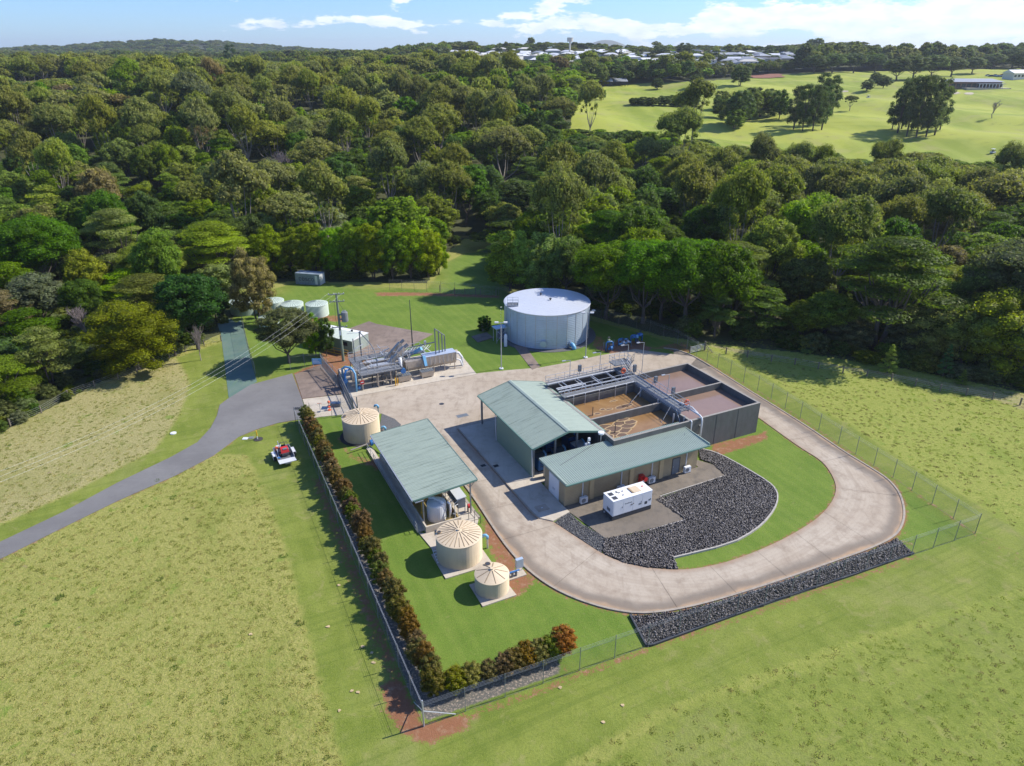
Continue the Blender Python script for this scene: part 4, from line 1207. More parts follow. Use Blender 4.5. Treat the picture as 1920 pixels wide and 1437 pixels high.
enclosure(38.0, 39.4, 67.4, 69.0, 1.9, 'blue machine housing deep inside the shed', 'steelgrey')
t = Thing('chest_freezer_unit', 'low white topped cabinet between the shed and the brick building', 'cabinet', (42.2, 62.4, .1))
t.part('cabinet', MB().box(41.8, 43.0, 62.0, 63.0, .1, 1.3), M['steelgrey']); t.part('lid', MB().box(41.75, 43.05, 61.95, 63.05, 1.3, 1.4), M['white'])
t = Thing('air_receiver', 'grey pressure vessel with cream cylinder beside the shed front column', 'pressure vessel', (35.6, 62.6, .1))
t.part('vessel', MB().lathe((35.5, 62.7), [(.0, .3), (.3, .35), (.33, .5), (.33, 1.6), (.25, 1.75), (0, 1.8)], 14), M['cream'], smooth=True); t.part('legs', MB().box(35.25, 35.75, 62.5, 62.9, .1, .35), M['dark'])
t.part('motor', MB().tube([(36.1, 62.7, .7), (37.0, 62.7, .7)], .3, 12), M['postgrey']); t.part('base_frame', MB().box(36.0, 37.2, 62.4, 63.0, .1, .4), M['dark'])
for i, (a, b, h, lab) in enumerate(((40.6, 61.9, 4.3, 'instrument post with white boxes, leftmost behind the brick building'), (42.4, 61.8, 4.9, 'instrument post with round white dish behind the brick building'), (43.0, 61.6, 4.0, 'thin instrument post with a cross tip behind the brick building'))):
    t = Thing('instrument_post', lab, 'instrument post', (a, b, 0), 'instrument posts between shed and brick building')
    t.part('post', MB().tube([(a, b, 0), (a, b, h)], .04, 6), M['galv'])
    if i == 0:
        for dx, z in ((-.2, 3.6), (.2, 3.6), (.2, 4.2)): t.part('sensor_box', MB().box(a + dx - .14, a + dx + .14, b - .1, b + .1, z, z + .38), M['white'])
        t.part('cable', MB().tube([(a - .2, b, 3.6), (a - .6, b - .2, 3.0), (a - 1.2, b - .3, 3.3)], .02, 5), M['dark'])
    elif i == 1: t.part('dish', MB().cyl((a, b), .38, h - .1, h + .12, 14), M['white'])
    else: t.part('cross_arm', MB().bar((a - .2, b, h - .1), (a + .2, b, h - .1), .05), M['dark'])

# ------------------------------------------------------------------ block control building
BX0, BX1, BY0, BY1, BZ = 34.5, 53.1, 56.65, 61.2, 3.35
T = Thing('control_building', 'long cream block building with pale green flat metal roof', 'building', (34.5, 56.6, 0))
fw = T.part('front_wall', MB().box(BX0, BX1, BY0, BY0 + .2, 0, BZ), M['brick'])
bw = T.part('back_wall', MB().box(BX0, BX1, BY1 - .2, BY1, 0, BZ), M['brick'])
lw = T.part('end_wall', MB().box(BX0 + .002, BX0 + .2, BY0 + .2, BY1 - .2, 0, BZ - .003), M['brick'])
rw = T.part('end_wall', MB().box(BX1 - .2, BX1 - .002, BY0 + .2, BY1 - .2, 0, BZ - .003), M['brick'])
mb = MB()
for k in range(16):          # block courses as raked joints
    z = .2 * (k + 1)
    mb.box(BX0 - .004, BX1 + .004, BY0 - .004, BY0 + .001, z - .006, z + .006); mb.box(BX0 - .004, BX0 + .001, BY0, BY1, z - .006, z + .006)
T.part('block_joint', mb, M['pad'], fw, kind='stuff')
rf = T.part('roof', MB().box(BX0 - .5, BX1 + .6, BY0 - 1.05, BY1 + .35, BZ + .02, BZ + .2), M['greentrim'])
# slightly sloped sheeting, falling to the front
mb = MB(); slopebox(mb, (BX0 - .53, BY0 - 1.08, BZ + .24), (BX1 - BX0 + 1.16, 0, 0), (0, BY1 - BY0 + 1.46, .18), .06)
T.part('roof_underlay', mb, M['greentrim'], rf)
roof_sheets(T, rf, (BX0 - .55, BY0 - 1.1, BZ + .25), (BX1 - BX0 + 1.2, 0, 0), (0, BY1 - BY0 + 1.5, .18), M['roofB'])
T.part('flashing', MB().box(BX0 - .6, BX0 - .5, BY0 - 1.1, BY1 + .4, BZ + .22, BZ + .46).box(BX1 + .6, BX1 + .7, BY0 - 1.1, BY1 + .4, BZ + .22, BZ + .46), M['roofB'], rf)
T.part('gutter', MB().box(BX0 - .55, BX1 + .65, BY0 - 1.24, BY0 - 1.1, BZ + .1, BZ + .26), M['greentrim'], rf)
for x in (37.7, 43.1, 47.35): T.part('pilaster', MB().box(x, x + .55, BY0 - .16, BY0 - .002, 0, BZ - .02), M['pilaster'])
for x in (36.75, 41.95, 46.25, 51.3): T.part('conduit', MB().box(x, x + .1, BY0 - .1, BY0 - .003, .8, BZ - .3), M['offwhite'])
d = T.part('door', MB().box(49.35, 50.35, BY0 - .035, BY0 - .002, .08, 2.2), M['steelgrey'], fw); T.part('handle', MB().box(49.45, 49.5, BY0 - .09, BY0 - .035, 1.05, 1.2), M['galv'], fw)
T.part('door_frame', MB().box(49.27, 49.35, BY0 - .05, BY0 - .002, .05, 2.28).box(50.35, 50.43, BY0 - .05, BY0 - .002, .05, 2.28).box(49.35, 50.35, BY0 - .05, BY0 - .002, 2.2, 2.28), M['dark'], fw)
for y in (57.95, 59.0):
    dd = T.part('double_door_leaf', MB().box(BX0 - .045, BX0 - .006, y, y + 1.02, .08, 2.65), M['white'])
    T.part('handle', MB().box(BX0 - .1, BX0 - .045, y + (.86 if y < 58 else .08), y + (.92 if y < 58 else .14), 1.0, 1.2), M['galv'], dd)
T.part('door_frame', MB().box(BX0 - .07, BX0 - .006, 57.85, 57.95, 0, 2.75).box(BX0 - .07, BX0 - .006, 60.02, 60.12, 0, 2.75).box(BX0 - .07, BX0 - .006, 57.95, 60.02, 2.65, 2.75), M['offwhite'])
T.part('eave_lamp', MB().box(BX0 - .2, BX0 + .2, BY0 - .5, BY0 - .25, BZ - .28, BZ - .1), M['offwhite']); T.part('eave_lamp', MB().box(BX1 + .1, BX1 + .4, BY0 - .5, BY0 - .2, BZ - .2, BZ), M['white'])
T.part('roof_post', MB().tube([(52.4, 58.6, BZ + .3), (52.4, 58.6, BZ + .8)], .03), M['galv'], rf)
T.part('roof_cable', MB().tube([(35.3, 59.2, BZ + .40), (39.0, 60.6, BZ + .45), (41.2, 61.4, BZ + .5)], .025, 5), M['dark'], rf)
acn = [(36.75, 'outdoor air conditioner unit nearest the white double doors'), (41.75, 'outdoor air conditioner unit half hidden behind the white generator'), (46.05, 'outdoor air conditioner unit right of the red reel cabinet'), (51.3, 'outdoor air conditioner unit nearest the right end of the block wall')]
for i, (x, lab) in enumerate(acn):
    y = BY0 - .62
    t = Thing('air_conditioner', lab, 'air conditioner', (x, y, .07), 'air conditioners along the block wall')
    c = 'white' if i == 3 else 'offwhite'
    t.part('casing', MB().box(x - .45, x + .45, y, y + .36, .16, .92), M[c]); t.part('feet', MB().box(x - .4, x - .32, y, y + .36, .07, .16).box(x + .32, x + .4, y, y + .36, .07, .16), M['dark'])
    ringp = [(x - .1 + .27 * math.cos(2 * PI * k / 12), y - .012, .54 + .27 * math.sin(2 * PI * k / 12)) for k in range(13)]
    t.part('fan_grille', MB().tube(ringp, .02, 4, cap=False).add([(x - .1 + .25 * math.cos(2 * PI * k / 12), y - .006, .54 + .25 * math.sin(2 * PI * k / 12)) for k in range(12)], [tuple(range(12))]), M['steelgrey'])
    t.part('refrigerant_pipe', MB().tube([(x + .3, y + .36, .7), (x + .3, y + .5, .9)], .03, 6), M['offwhite'])
x, y = 44.65, BY0 - .75
t = Thing('hose_reel_cabinet', 'red fire hose reel cabinet standing at the block wall beside the generator', 'fire hose reel', (x, y, .07))
t.part('cabinet', MB().box(x - .3, x + .25, y + .1, y + .6, .07, 1.55), M['red']); t.part('door', MB().box(x - .27, x + .22, y + .07, y + .1, .15, 1.5), M['red'])
t.part('hose_reel', MB().tube([(x + .1, y - .25, 1.25), (x + .1, y + .05, 1.25)], .24, 14).tube([(x + .1, y - .3, 1.25), (x + .1, y - .25, 1.25)], .28, 14), M['red'])
t.part('label_plate', MB().box(x - .1, x + .2, y + .05, y + .068, .55, 1.0), M['white'])

# ------------------------------------------------------------------ generator
GX0, GX1, GY0, GY1 = 37.75, 42.85, 51.95, 53.85
T = Thing('generator', 'white containerised generator with dark base on the concrete pad', 'generator', (37.8, 52, .07))
T.part('base_tank', MB().box(GX0, GX1, GY0, GY1, .10, .62), M['dark']); T.part('skid', MB().box(GX0 + .1, GX1 - .1, GY0 + .1, GY1 - .1, .07, .1), M['black'])
bd = T.part('body', MB().box(GX0, GX1, GY0, GY1, .625, 2.5), M['white'])
T.part('roof_panel', MB().box(GX0 - .03, GX1 + .03, GY0 - .03, GY1 + .03, 2.5, 2.56), M['white'])
for k in range(4):
    x = GX0 + .12 + k * 1.24
    dr = T.part('side_door', MB().box(x, x + 1.18, GY0 - .022, GY0 - .002, .68, 2.42), M['white']); T.part('handle', MB().box(x + 1.05, x + 1.1, GY0 - .05, GY0 - .022, 1.4, 1.6), M['dark'], dr)
T.part('end_louvre', MB().box(GX0 - .02, GX0 - .002, GY0 + .5, GY0 + 1.1, .95, 1.35), M['steelgrey'], bd)
for (a, b) in ((.25, .25), (.25, 1.05)):
    T.part('roof_grille', MB().box(GX0 + a, GX0 + a + .55, GY0 + b, GY0 + b + .55, 2.56, 2.585), M['dark'])
T.part('exhaust_slot', MB().box(GX0 + 2.75, GX0 + 2.93, GY0 + .45, GY0 + 1.5, 2.56, 2.64), M['creamrib']); T.part('exhaust_cover', MB().box(GX0 + 2.95, GX0 + 3.9, GY0 + .4, GY0 + 1.5, 2.56, 2.62), M['cream'])
for (a, b) in ((1.25, 1.25), (1.4, 1.1), (1.9, 1.2), (1.55, .55), (1.2, 1.4)): T.part('lifting_eye', MB().box(GX0 + a, GX0 + a + .16, GY0 + b, GY0 + b + .1, 2.56, 2.62), M['dark'])
T.part('fuel_cap', MB().cyl((GX0 + 4.5, GY0 + 1.1), .1, 2.56, 2.62, 10), M['orange'])
T.part('side_window', MB().box(GX1 - .95, GX1 - .6, GY0 - .032, GY0 - .022, 1.0, 1.35), M['dark']); T.part('warning_label', MB().box(GX1 - .45, GX1 - .15, GY0 - .03, GY0 - .022, 1.3, 1.5), M['postgrey']); T.part('warning_label', MB().box(GX1 - 1.75, GX1 - 1.35, GY0 - .03, GY0 - .022, 1.15, 1.35), M['postgrey'])
mb = MB()
for i, (w_, s_) in enumerate(((.10, .10), (.08, .06), (.12, .07), (.09, .1), (.1, .07), (.12, .07), (.08, .09))):      # small grey lettering, unreadable in the photo
    mb.box(GX0 + 1.55 + .13 * i, GX0 + 1.55 + .13 * i + w_, GY0 - .03, GY0 - .023, 1.78, 1.78 + s_ + .03)
T.part('lettering', mb, M['steelgrey'], bd)
T.part('emblem', MB().box(GX0 + 2.25, GX0 + 2.55, GY0 - .03, GY0 - .023, 1.45, 1.53).box(GX0 + 2.6, GX0 + 2.72, GY0 - .03, GY0 - .023, 1.5, 1.62), M['creamrib'], bd)
T.part('vent_cap', MB().tube([(GX0 - .12, GY0 + 1.5, .35), (GX0, GY0 + 1.5, .35)], .12, 8), M['galv'])

# ------------------------------------------------------------------ dosing canopy
CX0, CX1, CY0, CY1 = 18.1, 25.3, 59.7, 75.2
Z0c, Z1c = 3.95, 4.5
T = Thing('dosing_canopy', 'open canopy with sloping weathered green metal roof over the dosing bund', 'canopy', (19, 60, 0))
mb = MB(); slopebox(mb, (CX0, CY0, Z0c - .04), (0, CY1 - CY0, 0), (CX1 - CX0, 0, Z1c - Z0c), .1)
rf = T.part('roof', mb, M['greentrim'])
roof_sheets(T, rf, (CX0 - .05, CY0 - .02, Z0c - .035), (0, CY1 - CY0 + .04, 0), (CX1 - CX0 + .1, 0, Z1c - Z0c), M['roofA'])
T.part('barge_board', MB().bar((CX0, CY0 - .06, Z0c - .1), (CX1, CY0 - .06, Z1c - .1), .05, .2).bar((CX0, CY1 + .06, Z0c - .1), (CX1, CY1 + .06, Z1c - .1), .05, .2), M['greentrim'])
T.part('gutter', MB().box(CX0 - .16, CX0 - .04, CY0, CY1, Z0c - .18, Z0c - .03), M['galv']); T.part('barge_board', MB().box(CX1 + .05, CX1 + .1, CY0, CY1, Z1c - .2, Z1c + .02), M['greentrim'])
for x, z in ((19.2, Z0c), (24.6, Z1c - .05)):
    for y in (59.95, 64.9, 69.9, 74.9): T.part('column', MB().box(x - .07, x + .07, y - .07, y + .07, .2, z - .1), M['postgrey'])
for y in (59.95, 64.9, 69.9, 74.9): T.part('beam', MB().bar((CX0 + .2, y, Z0c - .15), (CX1 - .1, y, Z1c - .18), .1, .18), M['postgrey'])
for y in (59.95, 74.9): T.part('knee_brace', MB().bar((24.6, y, 3.5), (24.0, y, 4.2), .05).bar((24.6, y, 3.5), (25.2, y, 4.2), .05), M['postgrey'])
T.part('eave_pipe', MB().tube([(18.3, 59.75, 3.55), (19.2, 59.75, 3.6)], .06, 8), M['offwhite'])
T = Thing('dosing_bund', 'low concrete bund with ochre coated floor beneath the canopy', 'bund', (19, 59, 0))
T.part('floor', MB().box(19.15, 23.0, 59.0, 75.4, -.1, .14), M['ochre'])
T.part('walkway_slab', MB().box(23.0, 24.9, 58.6, 75.6, -.1, .2), M['slab'])
for x0, x1, y0, y1 in ((18.98, 19.15, 58.8, 75.6), (19.15, 23.0, 58.8, 58.98), (19.15, 23.0, 75.42, 75.6), (22.86, 22.998, 59.0, 75.4)):
    T.part('bund_wall', MB().box(x0, x1, y0, y1, -.1, .85 if x0 < 22 else .5), M['ochre'] if (x0 > 22) else M['slab'])
for y in (64.2, 69.6): T.part('bund_wall', MB().box(19.16, 22.85, y, y + .15, .14, .8), M['ochre'])
T.part('pipe_trench', MB().box(24.92, 25.2, 58.8, 75.4, -.05, .22), M['kerb'])
T = Thing('side_ramp', 'long narrow concrete path with metal rail down the lawn side of the canopy', 'path rail', (18.4, 59, 0))
sheet('canopy_path', Ws([(18.2, 59.4), (18.97, 59.4), (18.97, 79.0), (18.2, 79.0)]), -.1, .10, M['slab'])
handrail(T, [(18.2, 59.4, .1), (18.2, 78.3, .1)], h=1.0, sp=1.5, mat=M['galv'])
def poly_tank(nm, lab, a, b, r, h, col='offwhite', z=.14):
    t = Thing(nm, lab, 'tank', (a, b, z), 'dosing tanks under the canopy')
    t.part('tank_body', MB().lathe((a, b), [(r, z), (r, z + h * .88), (r * .96, z + h * .95), (r * .3, z + h * 1.04)], 28), M[col], smooth=False)
    t.part('hatch', MB().cyl((a + r * .3, b - r * .2), .2, z + h, z + h * 1.06 + .04, 12), M['dark'])
    return t
t = poly_tank('dosing_tank', 'pale grey blue dosing tank with white top pipe at the open end of the canopy', 21.0, 60.9, 1.05, 2.1)
t.part('top_pipe', MB().tube([(20.5, 61.8, 2.3), (20.9, 61.3, 2.45), (21.3, 60.6, 2.4), (21.5, 60.0, 2.25)], .16, 8), M['white'], smooth=True)
t.part('side_pipe', MB().tube([(22.0, 60.2, 2.3), (22.25, 60.0, 2.0), (22.2, 59.8, 1.4), (22.1, 59.9, .4)], .1, 8), M['white'], smooth=True)
poly_tank('dosing_tank', 'second pale dosing tank deeper under the canopy roof', 20.6, 66.8, 1.1, 2.2, 'white')
poly_tank('dosing_tank', 'third pale dosing tank at the far end under the canopy roof', 20.8, 72.2, 1.1, 2.2, 'white')
T = Thing('dosing_skid', 'stainless steel dosing cabinet with long sloping lid under the canopy edge', 'dosing cabinet', (23.6, 61, .2))
T.part('cabinet', MB().box(23.2, 24.1, 60.2, 64.2, 1.0, 2.2), M['steelgrey'])
mb = MB(); slopebox(mb, (23.1, 60.1, 2.22), (0, 4.2, 0), (1.1, 0, .16), .05); T.part('lid', mb, M['offwhite'])
for y in (60.3, 62.1, 64.1):
    for x in (23.25, 24.05): T.part('leg', MB().box(x - .04, x + .04, y - .04, y + .04, .2, 1.0), M['galv'])
for k in range(5): T.part('door', MB().box(24.1, 24.12, 60.25 + .79 * k, 60.98 + .79 * k, 1.05, 2.15), M['steelgrey'])
T = Thing('dosing_pipework', 'tangle of small dosing pipes and valves beside the pale tank', 'pipework', (22.6, 61, .2))
rr = random.Random(5)
for k in range(9):
    y = 59.6 + .45 * k; x = 22.3 + rr.uniform(0, .5)
    T.part('pipe', MB().tube([(x, y, .2), (x, y, 1.2 + rr.random()), (x + .4, y + .1, 1.5 + rr.random() * .6), (x + .5, y + .8, 1.4)], .035, 6), M['galv' if k % 3 else 'offwhite'])
for k in range(4): T.part('valve', MB().ball((22.5, 59.8 + .7 * k, .8), .12), M['red' if k == 1 else 'steelgrey'])
t = Thing('extinguisher_drum', 'small red drum beside the dosing cabinet', 'drum', (24.5, 60.5, .2))
t.part('drum', MB().tube([(24.4, 60.3, .9), (24.75, 60.3, .9)], .24, 14), M['red']); t.part('bracket', MB().box(24.35, 24.45, 60.2, 60.4, .2, .9), M['dark'])
t = Thing('safety_shower', 'yellow topped safety shower stand at the lawn edge of the bund', 'safety shower', (19.4, 61.4, .2))
t.part('stand', MB().tube([(19.5, 61.4, .14), (19.5, 61.4, 2.4), (19.9, 61.4, 2.5)], .04, 6), M['yellow']); t.part('bowl', MB().lathe((19.5, 61.2), [(.05, .9), (.2, 1.0), (.22, 1.1)], 10), M['yellow'])
t = Thing('step_handrail', 'short dark handrail at the steps below the canopy corner', 'handrail', (24.4, 58.5, .1))
t.part('rail', MB().tube([(23.9, 58.9, .2), (23.9, 58.9, 1.2), (24.2, 58.0, .9), (24.2, 58.0, 0)], .035, 6).tube([(24.6, 58.9, .2), (24.6, 58.9, 1.2), (24.9, 58.0, .9), (24.9, 58.0, 0)], .035, 6), M['dark'])
sheet('tank_path', Ws([(18.7, 55.3), (22.8, 55.3), (24.9, 58.6), (18.97, 58.78), (18.3, 59.3)]), -.1, .09, M['slab'])

# ------------------------------------------------------------------ rainwater tanks
def corr(r, z0, z1, p=.10, d=.022):
    prof = []; n = max(3, int((z1 - z0) / (p / 2)))
    for i in range(n + 1): prof.append((r + (d if i % 2 else 0), z0 + (z1 - z0) * i / n))
    return prof
def rain_tank(lab, c, r, h, ribs, wall, roofm, ribm, group, strainer=None, z0=.0, coneh=.45, name='water_tank', longribs=True):
    """c world position of the base centre"""
    t = Thing(name, lab, 'water tank', (c[0], c[1], z0), group, plant=False)
    t.part('tank_wall', MB().lathe(c, corr(r, z0, z0 + h), 48), M[wall], smooth=False)
    rf = t.part('tank_roof', MB().lathe(c, [(r + .03, z0 + h - .05), (r + .05, z0 + h), (r * .97, z0 + h + .04), (r * .12, z0 + h + coneh), (.001, z0 + h + coneh + .03)], 48), M[roofm], smooth=False)
    me = None
    for i in range(ribs):
        a = 2 * PI * i / ribs
        ro = r * .97; ri = r * (.16 if i % 2 == 0 or not longribs else .45)
        zo = z0 + h + .03; zi = z0 + h + coneh * (1 - (ri / ro - .12) / .88) + .0
        key = ('rib', round(r, 3), round(ri, 3), h, coneh)
        def build(ri=ri, zi=zi):
            m = MB(); dz = coneh * (ro - ri) / (ro - r * .12)
            w0, w1, hh = .085, .03, .075
            m.add([(ro, -w0, 0), (ro, w0, 0), (ri, w1, dz), (ri, -w1, dz), (ro - .08, 0, hh), (ri, 0, dz + hh * .5)], [(0, 1, 4), (1, 2, 5, 4), (2, 3, 5), (3, 0, 4, 5)])
            return m.mesh('roof_rib', M[ribm])
        me = shared(key, build)
        o = link('roof_rib', me, rf, Vector((c[0], c[1], z0 + h + .02)) - t.org); o.rotation_euler = (0, 0, a + .1)
    hub = t.part('vent_cap', MB().cyl(c, .16, z0 + h + coneh, z0 + h + coneh + .14, 12), M[roofm])
    if strainer is not None:
        for (ang, rad, rr_) in strainer:
            x = c[0] + rad * math.cos(ang); y = c[1] + rad * math.sin(ang); zz = z0 + h + coneh * (1 - rad / r)
            t.part('strainer', MB().cyl((x, y), rr_ + .05, zz, zz + .13, 16), M[ribm]); t.part('strainer_mesh', MB().cyl((x, y), rr_, zz + .13, zz + .145, 16), M['dark'])
    return t
def ctr(u, v, r, z=0):
    p = G(u, v, z); d = Vector((p.x, p.y, 0)).normalized(); return (p.x + d.x * r, p.y + d.y * r)
c1 = ctr(863, 1071, 2.28)
t = rain_tank('biggest cream rainwater tank, just in front of the canopy, many ribs on its roof', c1, 2.28, 2.75, 28, 'cream', 'cream', 'creamrib', 'cream rainwater tanks', [(PI * .93 + .18, 1.95, .17)])
t.part('overflow_box', MB().box(c1[0] - 2.45, c1[0] - 2.25, c1[1] + .3, c1[1] + .6, 2.3, 2.8), M['dark'])
c2 = ctr(923, 1126, 1.6)
t = rain_tank('small cream rainwater tank nearest the camera with nine roof ribs', c2, 1.6, 1.8, 9, 'cream', 'cream', 'creamrib', 'cream rainwater tanks', [(PI * .62, 1.15, .24)], longribs=False, coneh=.5)
c0 = ctr(681, 834, 2.38)
t = rain_tank('cream rainwater tank behind the canopy beside the top of the shrub hedge', c0, 2.38, 2.9, 26, 'cream', 'cream', 'creamrib', 'cream rainwater tanks', [(PI * 1.05, 2.0, .2)], z0=.05)
t.part('overflow_box', MB().box(c0[0] - 2.5, c0[0] - 2.3, c0[1] + .3, c0[1] + .6, 2.4, 2.9), M['dark'])
sheet('tank_slab', Ws([(18.2, 51.25), (23.2, 51.15), (23.2, 55.28), (18.25, 55.28)]), -.1, .115, M['slab'])
sheet('tank_slab', Ws([(19.85, 46.2), (23.3, 46.2), (23.2, 49.4), (19.9, 49.45)]), -.1, .11, M['slab'])
sheet('tank_ring', [(c0[0] + 2.9 * math.cos(a), c0[1] + 2.9 * math.sin(a)) for a in np.linspace(0, 2 * PI, 24, endpoint=False)], -.1, .05, M['rockbed'])
sheet('dark_kerb_path', Gs([(716, 776), (740, 786), (752, 797), (748, 806), (735, 818), (716, 826), (712, 800)]), -.1, .04, M['gravel'])
# green tanks by the trees
gl = [('large pale green water tank at the left, partly behind the paperbark tree', 462, 593, 2.7, 2.3), ('pale green water tank right behind the trunk of the paperbark tree', 515, 590, 2.1, 2.2), ('pale green water tank in the middle of the row, behind the round tree', 551, 596, 2.1, 2.2),
      ('pale green water tank at the right end of the row', 597, 597, 2.1, 2.3), ('pale green water tank standing in front of the row, mostly hidden by the round tree', 507, 618, 1.8, 1.9)]
for lab, u, v, r, h in gl:
    rain_tank(lab, ctr(u, v, r), r, h, 24, 'gtankdark' if r > 2.5 else 'gtank', 'gtank', 'gtankdark', 'green water tanks in a row')

# ------------------------------------------------------------------ big bolted storage tank
ZC = (6.2, 119.9); ZRr = 7.55; ZH = 6.15
T = Thing('storage_tank', 'big round zincalume storage tank with flat pale roof on the lawn', 'storage tank', (ZC[0], ZC[1], 0), plant=False)
T.part('tank_wall', MB().lathe(ZC, [(ZRr - .04, 0), (ZRr - .04, ZH)], 96), M['zinc'])
NP = 26
def zpanel():
    a0 = 0; a1 = 2 * PI / NP - .006
    mb = MB(); k = 5; rows = 38
    v = []
    for j in range(rows + 1):
        rr_ = ZRr + (.028 if j % 2 else 0)
        for i in range(k):
            a = a0 + (a1 - a0) * i / (k - 1); v.append((rr_ * math.cos(a), rr_ * math.sin(a), ZH * j / rows))
    f = [(j * k + i, j * k + i + 1, (j + 1) * k + i + 1, (j + 1) * k + i) for j in range(rows) for i in range(k - 1)]
    return mb.add(v, f).mesh('wall_panel', M['zinc'])
zp = zpanel()
sp_ = MB().box(ZRr - .02, ZRr + .05, -.05, .05, 0, ZH).mesh('wall_post', M['galv'])
for i in range(NP):
    a = 2 * PI * i / NP + .07
    link('wall_panel', zp, T.e).rotation_euler = (0, 0, a)
    link('wall_post', sp_, T.e).rotation_euler = (0, 0, a - .004)
rf = T.part('tank_roof', MB().lathe(ZC, [(ZRr + .1, ZH - .12), (ZRr + .12, ZH + .02), (ZRr, ZH + .05), (ZRr * .5, ZH + .2), (.01, ZH + .33)], 96), M['zincroof'])
# roof sheets run across the tank
mb = MB()
for i in range(-9, 10):
    y = i * .76 + .2
    if abs(y) > ZRr - .2: continue
    xw = math.sqrt(ZRr ** 2 - y * y) - .05
    pts = []
    for t_ in np.linspace(-1, 1, 9):
        x = xw * t_; rad = math.hypot(x, y); zz = ZH + .05 + (.15 * (1 - rad / ZRr) / .5 if rad > ZRr * .5 else .15 + .13 * (1 - rad / (ZRr * .5)))
        pts.append(Vector((ZC[0] + x * CA - y * SA, ZC[1] + x * SA + y * CA, zz + .01)))
    for p, q in zip(pts, pts[1:]): mb.bar(p, q, .035, .03)
T.part('sheet_lap', mb, M['zincroof'], rf)
for (u, v) in ((1014, 553), (1032, 563)):
    p = G(u, v, ZH + .3); T.part('roof_vent', MB().cyl((p.x, p.y), .12, ZH + .2, ZH + .55, 10).cyl((p.x, p.y), .24, ZH + .55, ZH + .65, 10), M['dark'])
a = Vector((-.985, .12, 0)).normalized()
pc = Vector((ZC[0], ZC[1], 0)) + Vector((-.93, -.36, 0)).normalized() * (ZRr - 1.0)
T.part('roof_platform', MB().box(pc.x - .9, pc.x + 1.0, pc.y - .8, pc.y + .8, ZH + .12, ZH + .18), M['grating'])
handrail(T, [(pc.x - .9, pc.y - .8, ZH + .18), (pc.x + 1.0, pc.y - .8, ZH + .18), (pc.x + 1.0, pc.y + .8, ZH + .18), (pc.x - .9, pc.y + .8, ZH + .18)], sp=1.0)
lx, ly = ZC[0] - ZRr * .955 - .2, ZC[1] - ZRr * .36
mb = MB().bar((lx, ly - .25, .1), (lx, ly - .25, ZH + 1.1), .06).bar((lx, ly + .25, .1), (lx, ly + .25, ZH + 1.1), .06)
for k in range(18): mb.bar((lx, ly - .25, .4 + .33 * k), (lx, ly + .25, .4 + .33 * k), .035)
T.part('ladder', mb, M['galv'])
mb = MB()
for k in range(8):
    ptsr = [(lx - .4 + .4 * math.cos(t_), ly + .36 * math.sin(t_), 2.4 + .5 * k) for t_ in np.linspace(-PI * .5 - .5, -1.5 * PI + .5, 9)]
    mb.tube(ptsr, .02, 4)
T.part('ladder_cage', mb, M['galv'])
def onwall(u):
    x = (u - 1024.5) / 78.5 * ZRr; return Vector((ZC[0] + x, ZC[1] - math.sqrt(max(.1, ZRr ** 2 - x * x)), 0)), Vector((x, -math.sqrt(max(.1, ZRr ** 2 - x * x)), 0)).normalized()
p, n = onwall(1015.5)
T.part('manhole', MB().tube([p + n * -.1 + Vector((0, 0, 1.1)), p + n * .3 + Vector((0, 0, 1.1))], .48, 18).tube([p + n * .3 + Vector((0, 0, 1.1)), p + n * .36 + Vector((0, 0, 1.1))], .58, 18), M['zinc'])
p, n = onwall(1064)
T.part('outlet_pipe', MB().tube([p + n * -.1 + Vector((0, 0, .7)), p + n * .7 + Vector((0, 0, .7)), p + n * 1.0 + Vector((0.1, 0, .3)), p + n * 1.0 + Vector((0.1, 0, -.1))], .38, 12), M['ltblue'], smooth=True)
T.part('pipe_flange', MB().tube([p + n * .3 + Vector((0, 0, .7)), p + n * .38 + Vector((0, 0, .7))], .52, 14), M['galv'])
p, n = onwall(1097)
T.part('level_gauge', MB().bar(p + n * .12 + Vector((0, 0, 0)), p + n * .12 + Vector((0, 0, ZH)), .06).bar(p + n * .3 + Vector((-.1, 0, .5)), p + n * .3 + Vector((-.1, 0, 2.0)), .3, .12), M['steelgrey'])
p, n = onwall(1101.8)
T.part('wall_lamp', MB().bar(p + n * .1 + Vector((0, 0, 4.8)), p + n * .7 + Vector((0, 0, 4.9)), .07).box(p.x + .4, p.x + 1.0, p.y - .3, p.y + .1, 4.85, 5.0), M['offwhite'])
ringo = [(ZC[0] + (ZRr + 1.3) * math.cos(a), ZC[1] + (ZRr + 1.3) * math.sin(a)) for a in np.linspace(0, 2 * PI, 60, endpoint=False)]
sheet('gravel_ring', ringo, -.1, .05, M['gravel'])
sheet('tank_path', Gs([(962, 648), (985, 650), (1013, 688), (998, 694)]), -.1, .055, M['darkslab'])
sheet('pump_slab', Gs([(884, 632), (912, 624), (925, 634), (896, 643)]), -.1, .12, M['pad'])
